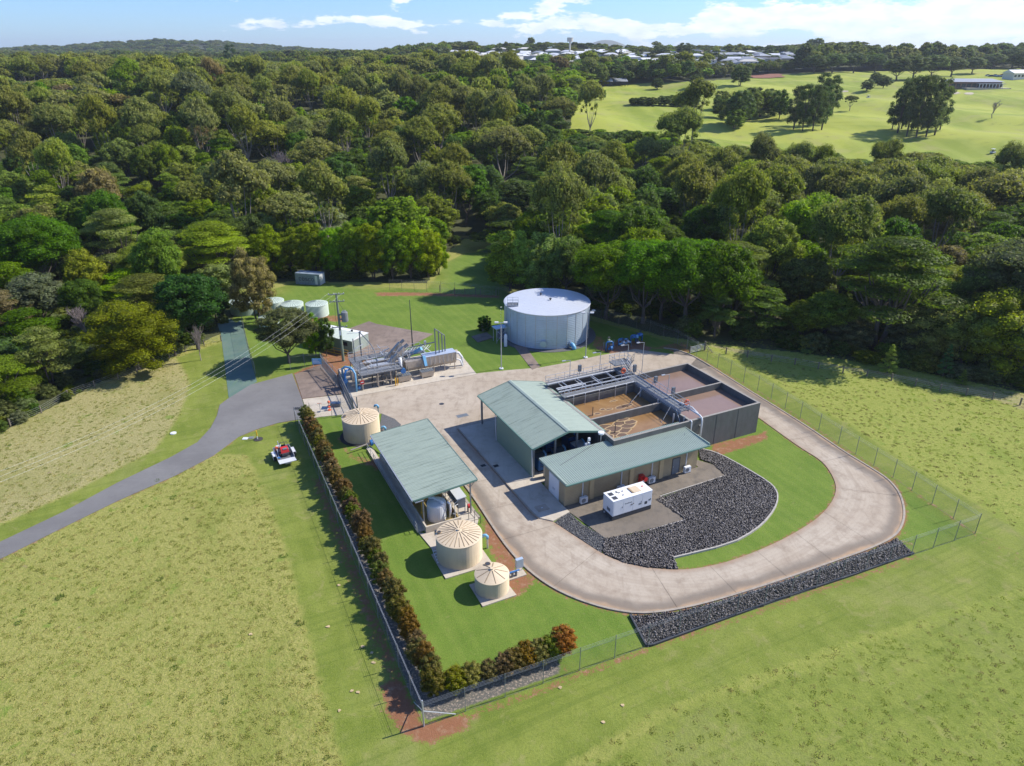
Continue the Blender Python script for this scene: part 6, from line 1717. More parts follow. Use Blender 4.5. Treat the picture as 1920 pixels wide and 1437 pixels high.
def f(t):
    t.part('post', MB().bar((0, 0, 0), (0, 0, 1.5), .06), M['galv']); t.part('arm', MB().bar((-.3, 0, 1.45), (.3, 0, 1.45), .05), M['orange'])
at_px('access_reader', 'slim post with short top arm on the entrance slab', 'post', 601, 774, f)
def f(t): t.part('mat', MB().box(-.45, .45, -.5, .5, .05, .075), M['solar']); t.part('rim', MB().box(-.5, .5, -.55, .55, .04, .068), M['galv'])
at_px('blue_pit_lid', 'blue grey pit lid set in the pale entrance slab', 'pit lid', 609, 766, f)
def f(t): t.part('lid', MB().box(-.4, .4, -.35, .35, .03, .075), M['black']); t.part('rim', MB().box(-.47, .47, -.42, .42, .03, .066), M['steelgrey'])
at_px('asphalt_pit_lid', 'dark square pit lid in the asphalt before the entrance slab', 'pit lid', 557, 767, f)
def f(t):
    t.part('post', MB().cyl((0, 0), .06, 0, .8, 8), M['white']); t.part('sleeve', MB().cyl((0, 0), .075, .5, 1.25, 8), M['yellow']); t.part('pad', MB().cyl((.1, .0), .6, .01, .05, 12), M['rockbed'])
at_px('marker_post', 'yellow and white marker post on the verge by the asphalt turning area', 'marker post', 483, 824, f)
def f(t):
    t.part('lid', MB().box(-.7, -.02, -.3, .3, .02, .07), M['offwhite']); t.part('lid', MB().box(.04, .7, -.1, .5, .02, .07), M['postgrey'])
at_px('meter_pit', 'pair of pale pit lids in the grass beside the marker post', 'pit lid', 465, 823, f)
def f(t): t.part('slab', MB().cyl((0, 0), .4, 0, .09, 10), M['offwhite']); t.part('lid', MB().cyl((0, 0), .25, .09, .12, 10), M['white'])
at_px('valve_cover', 'small white valve cover in the mown strip left of the access road', 'valve cover', 325, 813, f)
# ================================================================== poles
def lightpole(u, v, lab, h=7.85):
    p = G(u, v); t = Thing('light_pole', lab, 'light pole', (p.x, p.y, 0), 'light poles at the yard edge', plant=False, rot=1e-6)
    t.part('pole', MB().tube([(0, 0, .1), (0, 0, h)], .09, 8, r2=.06), M['galv']); t.part('footing', MB().cyl((0, 0), .35, 0, .14, 12), M['offwhite'])
    t.part('arm', MB().bar((-.8, 0, h), (.8, 0, h + .05), .06), M['galv'])
    for s_ in (-1, 1): t.part('floodlight', MB().box(s_ * .7 - .3, s_ * .7 + .3, -.25, .15, h - .02, h + .16), M['offwhite'])
    return t
lightpole(940, 692, 'tall grey light pole on the lawn left of the storage tank path')
lightpole(1098, 671, 'tall grey light pole in front of the right side of the storage tank')
p = G(644, 677)
T = Thing('power_pole', 'greenish timber power pole with crossarms and transformer behind the inlet works', 'power pole', (p.x, p.y, 0), plant=False, rot=R_(12))
T.part('pole', MB().tube([(0, 0, 0), (0, 0, 11.6)], .24, 10, r2=.16), M['polegreen'])
for z, w_ in ((11.5, 1.25), (10.3, 1.15), (6.0, 1.2)):
    ca = T.part('crossarm', MB().box(-w_, w_, -.3, -.18, z - .06, z + .06), M['postgrey'])
    for s_ in (-1, -.35, .35, 1): T.part('insulator', MB().cyl((s_ * w_ * .92, -.24), .06, z + .06, z + .24, 8), M['ceramic'], ca)
tf = T.part('transformer', MB().lathe((.95, -.2), [(.5, 6.9), (.52, 7.0), (.52, 8.4), (.48, 8.5)], 14), M['postgrey'])
T.part('transformer_bracket', MB().box(.1, .5, -.3, -.1, 7.2, 7.4).box(.1, .5, -.3, -.1, 8.0, 8.2), M['steelgrey'])
for k in range(3): T.part('bushing', MB().cyl((.75 + .2 * k, -.2), .05, 8.5, 8.8, 8), M['ceramic'], tf)
T.part('dropper', MB().tube([(.9, -.2, 8.7), (.5, -.3, 9.6), (.2, -.25, 10.3)], .02, 4).tube([(-.3, -.3, 6.0), (-.5, -.3, 7.5), (-.4, -.25, 10.2)], .02, 4), M['dark'])
T.part('pole_label', MB().box(-.13, .13, -.27, -.24, 4.6, 5.4), M['white'])
far = G(-330, 1010, 9.0)
for k, (dx, z) in enumerate(((-1.1, 11.7), (0, 11.75), (1.1, 11.7))):
    s0 = Vector((p.x + dx, p.y - .25, z)); e0 = far + Vector((dx * .6, -dx * 1.0, 0)); pts = []
    for i in range(25):
        t_ = i / 24; q = s0.lerp(e0, t_); q.z -= 3.4 * (1 - (2 * t_ - 1) ** 2); pts.append(q)
    o = wmesh('power_line', MB().tube(pts, .007, 4), M['offwhite'], ['upper of the three power lines crossing the left paddock', 'middle of the three power lines crossing the left paddock', 'lower of the three power lines crossing the left paddock'][k], 'power line', group='power lines from the timber pole')
# ================================================================== pipework cluster on the lawn
def pumps(u, v, lab, seed, parts):
    p = G(u, v); t = Thing('valve_assembly', lab, 'valve assembly', (p.x, p.y, 0), 'blue valve assemblies on the lawn', plant=False, rot=R_(20))
    for kind, a, c in parts:
        if kind == 'arch':
            t.part('pipe', MB().tube([(a[0], a[1], 0), (a[0], a[1], a[2]), (a[0] + c * .15, a[1], a[2] + .15), (a[0] + c * .85, a[1], a[2] + .15), (a[0] + c, a[1], a[2]), (a[0] + c, a[1], 0)], .13, 8), M['blue'], smooth=True)
        if kind == 'pipe': t.part('pipe', MB().tube([a, c], .17, 8), M['ltblue' if seed % 2 else 'blue'])
        if kind == 'valve':
            t.part('valve', MB().tube([(a[0] - .18, a[1], a[2]), (a[0] + .18, a[1], a[2])], .34, 12), M[c]); t.part('handwheel', MB().cyl((a[0], a[1]), .24, a[2] + .62, a[2] + .67, 12).cyl((a[0], a[1]), .04, a[2] + .2, a[2] + .65, 6), M['dark'])
        if kind == 'stand': t.part('stand', MB().bar((a[0], a[1], 0), (a[0], a[1], c), .1), M['steelgrey'])
    return t
pumps(1142, 658, 'dark and blue upright valve assembly, nearest the light pole', 2, [('arch', (-.6, 0, 1.5), 1.2), ('valve', (0, .3, 1.7), 'polegreen'), ('valve', (.1, -.5, .7), 'blue'), ('stand', (-.9, .3, 0), 1.6), ('stand', (1.1, .5, 0), 1.7), ('pipe', (-.4, -.6, .6), (1.0, .4, .7)), ('stand', (.4, .9, 0), 1.4)])
pumps(1172, 650, 'grey flow meter pipes in the middle of the valve group', 3, [('pipe', (-1.2, 0, .6), (1.2, .2, .6)), ('valve', (-.4, 0, .8), 'galv'), ('valve', (.5, .1, .8), 'galv'), ('arch', (-.9, .7, 1.1), .9), ('stand', (1.0, -.3, 0), 1.0), ('pipe', (-.9, .9, 1.0), (1.0, 1.0, .9))])
pumps(1194, 645, 'blue arched pipes at the right end of the valve group', 4, [('arch', (-.9, .6, 1.3), 1.0), ('arch', (.5, .9, 1.3), 1.0), ('pipe', (-.8, .2, 1.2), (1.4, .9, 1.3)), ('valve', (.1, .4, 1.2), 'ltblue'), ('valve', (1.0, .8, 1.3), 'blue'), ('stand', (.3, .2, 0), 1.1), ('valve', (-.2, -.5, .5), 'steelgrey')])
sheet('soil_bed', blob_pts := [tuple(Vector(WLp)) for WLp in [(G(1170, 655).x + 4.6 * math.cos(a) * (1 + .12 * math.sin(3 * a)), G(1170, 655).y + 2.2 * math.sin(a)) for a in np.linspace(0, 2 * PI, 26, endpoint=False)]], -.1, .024, simple('turned_red_soil', (.27, .13, .07), .95, 0, .4, 2, dirt=(.12, .08, .06), bump=.6))
def gooseneck(u, v, lab, h=1.2, r=.12):
    p = G(u, v); t = Thing('goose_neck_vent', lab, 'vent pipe', (p.x, p.y, 0), 'blue topped vent pipes', plant=False, rot=1e-6)
    t.part('stem', MB().cyl((0, 0), r * .8, 0, h, 10), M['galv'])
    t.part('bend', MB().tube([(0, 0, h), (0, 0, h + .25), (-.15, 0, h + .42), (-.4, 0, h + .4), (-.5, 0, h + .2)], r * 1.3, 10), M['ltblue'], smooth=True)
gooseneck(914, 1028, 'blue topped vent pipe on red soil beside the biggest cream tank')
gooseneck(710, 777, 'blue topped vent pipe behind the cream tank at the hedge top', 1.0)
gooseneck(723, 812, 'small blue valve pipe at the foot of the cream tank behind the canopy', .5)
p = G(697, 838)
t = Thing('blue_valve', 'blue valve on a pale pipe between the rear cream tank and the canopy', 'valve', (p.x, p.y, 0), plant=False, rot=R_(26))
t.part('valve', MB().tube([(-.15, 0, .6), (.15, 0, .6)], .42, 14), M['blue']); t.part('pipe', MB().tube([(.2, 0, .6), (.5, -.6, .55), (.9, -2.2, .5)], .12, 8), M['galv']); t.part('pipe', MB().tube([(-.2, 0, .6), (-2.8, -.4, .4)], .09, 8), M['stainless'])
p = G(966, 1079)
t = Thing('pump_skid', 'small pump skid with grey cabinet beside the nearest cream tank', 'pump', (p.x, p.y, 0), plant=False, rot=AP)
t.part('plinth', MB().box(-1.0, 1.0, -.5, .6, 0, .12), M['slab']); t.part('cabinet', MB().box(.2, .95, .1, .45, .6, 1.6), M['zinc']); t.part('cabinet_leg', MB().bar((.25, .3, .1), (.25, .3, .6), .05).bar((.9, .3, .1), (.9, .3, .6), .05), M['galv'])
for k in range(3): t.part('pump', MB().tube([(-.8 + .4 * k, -.2, .12), (-.8 + .4 * k, -.2, .75)], .12, 8), M['steelgrey'])
t.part('manifold', MB().tube([(-.9, -.3, .8), (.3, -.3, .8)], .08, 8), M['blue']); t.part('manifold', MB().tube([(-.9, -.1, .45), (.3, -.1, .45)], .06, 8), M['white'])
# ladder on the slab
p = G(817, 1048)
t = Thing('step_ladder', 'small white ladder frame leaning at the left of the biggest cream tank', 'ladder', (p.x, p.y, 0), plant=False, rot=AP)
mb = MB().bar((-.1, -.9, .1), (-.1, .6, .75), .05).bar((.35, -.9, .1), (.35, .6, .75), .05)
t.part('rails', mb, M['white'])
for k in range(5): t.part('rung', MB().bar((-.1, -.8 + .3 * k, .15 + .13 * k), (.35, -.8 + .3 * k, .15 + .13 * k), .06), M['white'])
# ================================================================== trailer with mower
p = G(538, 868)
ang = math.atan2((G(556, 872) - G(524, 880)).y, (G(556, 872) - G(524, 880)).x)
T = Thing('box_trailer', 'grey steel plant trailer with lowered ramp parked on the mown verge', 'trailer', (p.x, p.y, 0), plant=False, rot=ang)
HW = 1.0
T.part('bed', MB().box(-HW, HW, 0, 2.8, .5, .58), M['grating'])
T.part('ramp', MB().add([(-HW - .02, .05, .58), (HW + .02, .05, .58), (HW + .02, -1.15, .72), (-HW - .02, -1.15, .72), (-HW - .02, .05, .52), (HW + .02, .05, .52), (HW + .02, -1.15, .66), (-HW - .02, -1.15, .66)], [(3, 2, 1, 0), (4, 5, 6, 7), (0, 1, 5, 4), (1, 2, 6, 5), (2, 3, 7, 6), (3, 0, 4, 7)]), M['offwhite'])
for s_ in (-1, 1):
    T.part('side_panel', MB().box(s_ * HW - .03, s_ * HW + .03, 0, 2.8, .58, .9), M['galv'])
    T.part('mudguard', MB().box(s_ * (HW + .22) - .2, s_ * (HW + .22) + .2, .8, 2.1, .78, .84).box(s_ * (HW + .4) - .02, s_ * (HW + .4) + .02, .8, 2.1, .6, .84), M['offwhite'])
    for y in (1.15, 1.78):
        w_ = T.part('wheel', MB().tube([(s_ * (HW + .1), y, .3), (s_ * (HW + .32), y, .3)], .3, 14), M['black']); T.part('rim', MB().tube([(s_ * (HW + .3), y, .3), (s_ * (HW + .34), y, .3)], .16, 10), M['offwhite'], w_)
T.part('front_panel', MB().box(-HW, HW, 2.77, 2.83, .58, 1.0), M['galv'])
T.part('drawbar', MB().bar((-.7, 2.8, .5), (0, 4.1, .5), .09).bar((.7, 2.8, .5), (0, 4.1, .5), .09).bar((0, 3.6, .5), (0, 4.4, .5), .09), M['galv'])
T.part('jockey_wheel', MB().cyl((-.15, 4.0), .05, .2, 1.1, 8).tube([(-.2, 4.0, .15), (-.1, 4.0, .15)], .14, 10), M['offwhite']); T.part('toolbox', MB().box(-.55, .1, 2.9, 3.3, .5, .9), M['offwhite'])
T.part('bumper', MB().box(-.35, .35, -1.2, -1.14, .5, .62), M['steelgrey'])
m = Thing('ride_on_mower', 'red ride-on mower loaded on the trailer', 'mower', (p.x, p.y, .58), plant=False, rot=ang)
def z_(mb): mb.v = [(x + .1, y + .35, z) for x, y, z in mb.v]; return mb
m.part('hood', z_(MB().add([(-.5, .35, .45), (.5, .35, .45), (.55, 1.15, .45), (-.55, 1.15, .45), (-.42, .45, .85), (.42, .45, .85), (.45, 1.1, 1.0), (-.45, 1.1, 1.0)], [(0, 3, 2, 1), (4, 5, 6, 7), (0, 1, 5, 4), (1, 2, 6, 5), (2, 3, 7, 6), (3, 0, 4, 7)])), M['red'])
m.part('grille', z_(MB().box(-.22, .28, .42, 1.0, .86, .93)), M['steelgrey'])
m.part('chassis', z_(MB().box(-.42, .42, .1, 2.1, .2, .45)), M['dark'])
m.part('seat', z_(MB().box(-.27, .27, 1.3, 1.4, .6, 1.1).box(-.27, .27, 1.4, 1.85, .5, .65)), M['black'])
m.part('control_lever', z_(MB().tube([(-.3, 1.7, .5), (-.3, 2.0, 1.1), (-.1, 2.0, 1.15)], .03).tube([(.3, 1.7, .5), (.3, 2.0, 1.1), (.1, 2.0, 1.15)], .03)), M['dark'])
m.part('roll_bar', z_(MB().tube([(-.5, 1.2, .4), (-.5, 1.2, 1.5), (.5, 1.2, 1.5), (.5, 1.2, .4)], .035, 6)), M['dark'])
for x in (-.55, .55):
    w_ = m.part('wheel', z_(MB().tube([(x - .13, .6, .28), (x + .13, .6, .28)], .29, 12)), M['black'])
    m.part('wheel', z_(MB().tube([(x - .07, 2.05, .16), (x + .07, 2.05, .16)], .17, 10)), M['black'])
m.part('deck_cover', z_(MB().box(-.7, .7, 1.3, 2.1, .12, .3)), M['blue'] if False else M['steelgrey'])
m2 = Thing('brush_cutter', 'white and black brush cutter lying at the front of the trailer', 'brush cutter', (p.x, p.y, .58), plant=False, rot=ang)
m2.part('shaft', MB().tube([(-.75, .6, .12), (-.6, 2.6, .45)], .03, 6), M['white']); m2.part('motor', MB().box(-.75, -.45, 2.3, 2.65, .2, .55), M['orange'])
m2.part('guard', MB().cyl((-.75, .55), .2, .02, .12, 10), M['blue'])
m2 = Thing('fuel_can', 'white fuel can at the front of the trailer', 'fuel can', (p.x, p.y, .58), plant=False, rot=ang)
m2.part('can', MB().box(-.35, .05, 2.45, 2.72, .0, .42), M['white']); m2.part('cap', MB().cyl((-.25, 2.58), .05, .42, .48, 8), M['red'])
# ================================================================== TREES
def quads(c, n, size, rg, aspect=0.7, droop=0.0):
    """leaf cards: centres c (N,3), facing n, edge size (N)"""
    N = len(c)
    n = n / (np.linalg.norm(n, axis=1, keepdims=True) + 1e-9)
    r = rg.normal(size=(N, 3)); r[:, 2] -= droop
    a = np.cross(n, r); a /= (np.linalg.norm(a, axis=1, keepdims=True) + 1e-9)
    b = np.cross(n, a)
    s = size[:, None] * 0.5
    a = a * s; b = b * s * aspect
    fold = n * size[:, None] * 0.12
    V = np.stack([c - a + fold, c - b * 1.0, c + a + fold, c + b], 1).reshape(-1, 3)
    return V
def crown_mesh(name, seed, kind, nleaf, mat):
    rg = np.random.default_rng(seed)
    clumps = []   # x,y,z,r,flat
    if kind == 'gum':
        K = 8
        for k in range(K):
            a = 2 * PI * k / K * 1.0 + rg.uniform(-.4, .4); rad = rg.uniform(1.6, 3.4) if k else 0.3
            cz = 12.2 - (rad / 4.0) ** 2 * 3.4 + rg.uniform(-.8, .5); R = rg.uniform(1.9, 2.7)
            lx, ly = rad * math.cos(a), rad * math.sin(a)
            for j in range(9):
                t = j * 2.4 + rg.uniform(-.3, .3); ph = math.acos(1 - (j + .5) / 9 * 1.1); q = R * .75
                clumps.append((lx + q * math.sin(ph) * math.cos(t), ly + q * math.sin(ph) * math.sin(t), cz + q * .8 * math.cos(ph), R * rg.uniform(.42, .55), .85))
            for j in range(2):
                t = rg.uniform(0, 2 * PI); clumps.append((lx * 1.05 + .9 * math.cos(t), ly * 1.05 + .9 * math.sin(t), cz - rg.uniform(1.5, 3.6), rg.uniform(.5, .9), .8))
        core = .62
    elif kind == 'broad':
        for k in range(40):
            t = k * 2.399963 + rg.uniform(-.3, .3); zz = 1 - (k + .5) / 40 * 1.35
            rr = math.sqrt(max(0, 1 - zz * zz)); m = rg.uniform(.78, 1.08)
            clumps.append((4.0 * rr * m * math.cos(t), 4.0 * rr * m * math.sin(t), 9.2 + 4.7 * zz * m, rg.uniform(.85, 1.55), rg.uniform(.7, .95)))
        for k in range(6): clumps.append((rg.uniform(-2, 2), rg.uniform(-2, 2), rg.uniform(6, 11), 1.9, .9))
        core = .8
    elif kind == 'layer':
        for k in range(34):
            zz = rg.uniform(0, 1) ** .8; a = k * 2.4 + rg.uniform(-.4, .4)
            rad = 4.5 * math.sqrt(max(0.02, 1 - zz ** 1.6)) * rg.uniform(.35, 1.0)
            clumps.append((rad * math.cos(a), rad * math.sin(a), 5.5 + 8.8 * zz, rg.uniform(1.0, 1.9), rg.uniform(.22, .38)))
        core = .5
    elif kind == 'lime':
        for k in range(44):
            t = k * 2.399963 + rg.uniform(-.4, .4); zz = 1 - (k + .5) / 44 * 1.8
            rr = math.sqrt(max(0, 1 - zz * zz)) ** .7; m = rg.uniform(.75, 1.1)
            clumps.append((3.8 * rr * m * math.cos(t), 3.8 * rr * m * math.sin(t), 7.8 + 6.4 * zz * min(1, m), rg.uniform(.8, 1.4), rg.uniform(.8, 1.05)))
        for k in range(8): clumps.append((rg.uniform(-1.8, 1.8), rg.uniform(-1.8, 1.8), rg.uniform(4, 11), 1.8, 1))
        core = .8
    elif kind == 'bush':
        for k in range(34):
            t = k * 2.399963; zz = 1 - (k + .5) / 34 * 1.75; rr = math.sqrt(max(0, 1 - zz * zz)) ** .8; m = rg.uniform(.8, 1.1)
            clumps.append((3.9 * rr * m * math.cos(t), 3.9 * rr * m * math.sin(t), 7.2 + 6.6 * zz * m, rg.uniform(1.0, 1.7), rg.uniform(.8, 1.1)))
        for k in range(6): clumps.append((rg.uniform(-1.5, 1.5), rg.uniform(-1.5, 1.5), rg.uniform(3, 10), 2.2, 1.2))
        core = .8
    elif kind == 'pine':
        for k in range(38):
            zz = rg.uniform(0, 1); a = rg.uniform(0, 2 * PI); rad = (3.9 - 1.3 * abs(zz - .55) * 2) * rg.uniform(.3, 1.0)
            clumps.append((rad * math.cos(a), rad * math.sin(a), 2.2 + 12.2 * zz, rg.uniform(.8, 1.5), .7))
        core = .55
    elif kind == 'cone':
        for k in range(30):
            zz = (k + .5) / 30; a = k * 2.4; rad = 4.2 * (1 - zz) ** .8 * rg.uniform(.6, 1)
            clumps.append((rad * math.cos(a), rad * math.sin(a), 2 + 12.5 * zz, .55 + 1.1 * (1 - zz), .45))
        core = .4
    cl = np.array(clumps)
    n = len(cl); w = cl[:, 3] ** 2 * (0.4 + 0.6 * cl[:, 4]); w /= w.sum()
    idx = rg.choice(n, nleaf, p=w)
    d = rg.normal(size=(nleaf, 3)); d[:, 2] = d[:, 2] * .9 + .35
    d /= np.linalg.norm(d, axis=1, keepdims=True)
    c = cl[idx]
    rad = c[:, 3:4] * rg.uniform(.72, 1.12, (nleaf, 1))
    off = d * rad; off[:, 2] *= c[:, 4]
    P = c[:, :3] + off
    # lumpy edge
    nr = d + rg.normal(size=(nleaf, 3)) * .42
    base = {'gum': .44, 'broad': .48, 'layer': .46, 'lime': .46, 'bush': .46, 'pine': .46, 'cone': .42}[kind] * math.sqrt(3400 / nleaf) ** .9
    size = base * rg.uniform(.6, 1.45, nleaf)
    V = quads(P, nr, size, rg, .62 if kind in ('gum', 'pine') else .8, .6 if kind == 'gum' else 0)
    cv = rg.random(n)
    var = np.clip(.45 * cv[idx] + .55 * rg.random(nleaf), 0, 1)
    ztop, zlow = P[:, 2].max(), P[:, 2].min()
    tip = np.clip(d[:, 2] * .5 + .28 + rg.normal(size=nleaf) * .22 + .25 * (P[:, 2] - zlow) / (ztop - zlow), 0, 1)
    F = np.arange(nleaf * 4).reshape(-1, 4)
    # inner foliage masses, coloured darker than the leaves as painted inner shade
    t_ = (1 + 5 ** .5) / 2
    ico = np.array([(-1, t_, 0), (1, t_, 0), (-1, -t_, 0), (1, -t_, 0), (0, -1, t_), (0, 1, t_), (0, -1, -t_), (0, 1, -t_), (t_, 0, -1), (t_, 0, 1), (-t_, 0, -1), (-t_, 0, 1)]) / math.sqrt(1 + t_ * t_)
    icf = [(0, 11, 5), (0, 5, 1), (0, 1, 7), (0, 7, 10), (0, 10, 11), (1, 5, 9), (5, 11, 4), (11, 10, 2), (10, 7, 6), (7, 1, 8), (3, 9, 4), (3, 4, 2), (3, 2, 6), (3, 6, 8), (3, 8, 9), (4, 9, 5), (2, 4, 11), (6, 2, 10), (8, 6, 7), (9, 8, 1)]
    cvs = []; cf = []
    for i in range(n):
        q = ico * cl[i, 3] * core * rg.uniform(.75, 1.2, (12, 1)); q[:, 2] *= cl[i, 4]
        cf += [tuple(k + 12 * i for k in f) for f in icf]; cvs.append(q + cl[i, :3])
    cvs = np.concatenate(cvs)
    o = len(V)
    me = bpy.data.meshes.new(name)
    allv = np.concatenate([V, cvs])
    me.vertices.add(len(allv)); me.vertices.foreach_set('co', allv.ravel())
    cf = np.array(cf) + o
    lv = np.concatenate([F.ravel(), cf.ravel()])
    st = np.concatenate([np.arange(nleaf) * 4, nleaf * 4 + np.arange(len(cf)) * 3]); tot = np.concatenate([np.full(nleaf, 4), np.full(len(cf), 3)])
    me.loops.add(len(lv)); me.polygons.add(len(st))
    me.loops.foreach_set('vertex_index', lv); me.polygons.foreach_set('loop_start', st); me.polygons.foreach_set('loop_total', tot)
    me.update()
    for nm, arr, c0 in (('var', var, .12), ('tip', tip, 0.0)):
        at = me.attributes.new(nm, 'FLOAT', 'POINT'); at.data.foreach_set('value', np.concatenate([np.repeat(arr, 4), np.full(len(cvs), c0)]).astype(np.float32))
    me.materials.append(mat)
    return me
def trunk_mesh(name, seed, kind, mat):
    rg = random.Random(seed); mb = MB()
    if kind == 'bare':
        def br(p, d, L, r, lv):
            q = p + d * L; m = p + d * L * .5 + Vector((rg.uniform(-.1, .1), rg.uniform(-.1, .1), 0)) * L
            mb.tube([p, m, q], r, 4 if lv > 1 else 5, cap=False, r2=r * .6)
            if lv >= 4: return
            for k in range(4 if lv else 7):
                nd = (d + Vector((rg.uniform(-1, 1), rg.uniform(-1, 1), rg.uniform(-.1, .7))) * .75).normalized()
                br(p.lerp(q, rg.uniform(.55, 1.0)), nd, L * rg.uniform(.5, .72), r * .55, lv + 1)
        br(Vector((0, 0, 0)), Vector((0, 0, 1)), 5.0, .28, 0)
        return mb.mesh(name, mat)
    top = {'gum': 11, 'broad': 9, 'layer': 11, 'lime': 8, 'bush': 7, 'pine': 13, 'cone': 13}[kind]
    nst = 3 if kind in ('lime', 'layer') else 1
    if kind == 'pine': nst = 2
    for s_ in range(nst):
        lean = Vector((rg.uniform(-.5, .5), rg.uniform(-.5, .5), 0)) * (1.5 if nst > 1 else .6)
        fork = top * rg.uniform(.3, .45)
        b0 = Vector((0, 0, -.4)) + lean * .2
        p1 = b0 + lean * .5 + Vector((0, 0, fork + .4))
        mb.tube([b0, b0.lerp(p1, .5) + Vector((rg.uniform(-.15, .15), rg.uniform(-.15, .15), 0)), p1], .34 if nst == 1 else .22, 7, r2=.22 if nst == 1 else .14)
        nb = 6 if kind in ('gum', 'layer', 'broad') else 4
        for k in range(nb):
            a = 2 * PI * k / nb + rg.uniform(-.5, .5); rad = rg.uniform(1.6, 3.4) * (1 if kind != 'pine' else .4)
            e = p1 + Vector((rad * math.cos(a), rad * math.sin(a), (top - fork) * rg.uniform(.5, 1.0)))
            m = p1.lerp(e, .5) + Vector((rad * .2 * math.cos(a), rad * .2 * math.sin(a), -.3))
            mb.tube([p1, m, e], .14, 5, cap=False, r2=.04)
    return mb.mesh(name, mat)
KINDS = ['gum', 'broad', 'layer', 'lime', 'bush', 'pine', 'cone']
CR = {}; TR = {}
for kind in KINDS:
    lm = M['gumleaf'] if kind == 'gum' else M['leaf']
    for lv, nl, ns in (('xl', 22000, 1), ('hi', 10000, 2), ('mid', 5200, 4), ('lo', 1400, 3)):
        if kind in ('cone', 'bush') and lv == 'lo': continue
        if lv == 'xl' and kind not in ('layer', 'broad', 'bush'): continue
        if lv == 'hi' and kind in ('pine',): continue
        CR[kind, lv] = [crown_mesh('crown', 100 * KINDS.index(kind) + 10 * i + (0 if lv == 'hi' else 3 if lv == 'mid' else 6), kind, nl, lm) for i in range(ns if kind not in ('cone', 'pine') else 1)]
    TR[kind] = [trunk_mesh('trunk', 7 + i, kind, M['bark'] if kind in ('gum',) else M['darkbark']) for i in range(2)]
TR['bare'] = [trunk_mesh('branches', 31 + i, 'bare', M['twig']) for i in range(3)]
RT = random.Random(12)
NTREE = 0
def tree(kind, x, y, W_, H_, col, label, group=None, lv='mid', name=None, sink=.2, rot=None):
    global NTREE
    NTREE += 1
    nm = name or {'gum': 'gum_tree', 'broad': 'broadleaf_tree', 'layer': 'spreading_tree', 'lime': 'dense_tree', 'bush': 'bushy_tree', 'pine': 'pine_tree', 'cone': 'young_conifer', 'bare': 'bare_tree'}[kind]
    e = bpy.data.objects.new(nm, None); COL.objects.link(e)
    z = float(ZT(x, y)) - sink
    e.location = (x, y, z); e.rotation_euler = (0, 0, RT.uniform(0, 2 * PI) if rot is None else rot)
    tag(e, label, 'tree', group)
    e.scale = (W_ / 10.0, W_ / 10.0, H_ / 15.0)
    if kind == 'bare':
        b = link('branches', RT.choice(TR['bare']), e); b.scale = (1.0, 1.0, 1.15); return e
    if W_ > 12.5 and lv == 'hi' and (kind, 'xl') in CR: lv = 'xl'
    if (kind, lv) not in CR: lv = 'mid'
    c = link('crown', RT.choice(CR[kind, lv]), e); c['tint'] = tuple(float(q) for q in col)
    link('trunk', RT.choice(TR[kind]), e)
    return e
C_DARK = (0.066, 0.100, 0.026); C_MID = (0.112, 0.150, 0.034); C_LIME = (0.165, 0.235, 0.028); C_OLIVE = (0.160, 0.180, 0.050); C_GUM = (0.155, 0.172, 0.054)
C_PALE = (0.165, 0.20, 0.075); C_VIVID = (0.080, 0.135, 0.018); C_TAN = (0.20, 0.17, 0.085); C_PINE = (0.065, 0.088, 0.035); C_GREY = (0.125, 0.145, 0.075)
FOOT = []     # (x, y, r) of placed trees
def dep(x, y, z=6): return y * math.cos(TH) + (CAMH - z) * math.sin(TH)
def tpx(kind, u, vb, vt, wpx, col, label, group=None, lv='hi', wscale=1.0, name=None, flat=True):
    """tree standing at ground pixel (u, vb) with its top at pixel row vt and its crown wpx wide in the photo"""
    p = GT(u, vb) if not flat else Vector((*G(u, vb)[:2], 0))
    if p.y > 135: p = GT(u, vb)
    D = dep(p.x, p.y)
    W_ = wpx / FPX * D * wscale
    lo, hi = 0.5, 60
    for _ in range(30):
        m = (lo + hi) / 2
        if PX(p.x, p.y + W_ * .15, p.z + m)[1] > vt: lo = m
        else: hi = m
    FOOT.append((p.x, p.y, W_ / 2))
    return tree(kind, p.x, p.y, W_ * 1.02, lo, col, label, group, lv, name)
# --- trees one can point to
tpx('lime', 484, 604, 462, 92, C_TAN, 'tall tan leaved paperbark tree beside the green water tanks', name='paperbark_tree')
tpx('broad', 543, 680, 572, 112, (0.105, 0.125, 0.048), 'round grey green tree between the blue green path and the inlet works')
tpx('lime', 592, 668, 585, 48, (0.12, 0.22, 0.015), 'small bright lime green tree behind the round grey green tree')
tpx('lime', 612, 668, 590, 42, (0.035, 0.06, 0.02), 'small dark glossy tree left of the timber power pole')
tpx('bush', 909, 620, 589, 27, (0.03, 0.065, 0.015), 'young dark green tree alone on the lawn left of the storage tank')
tpx('bush', 262, 692, 556, 165, (0.115, 0.135, 0.022), 'big rounded olive green tree right at the left paddock fence')
tpx('broad', 372, 655, 503, 120, (0.038, 0.065, 0.022), 'dark glossy magnolia like tree left of the paperbark tree')
tpx('broad', 330, 668, 560, 70, (0.05, 0.08, 0.03), 'lower dark glossy tree between the olive tree and the path')
tpx('lime', 408, 600, 520, 60, (0.032, 0.06, 0.018), 'dark tree at the top end of the blue green path')
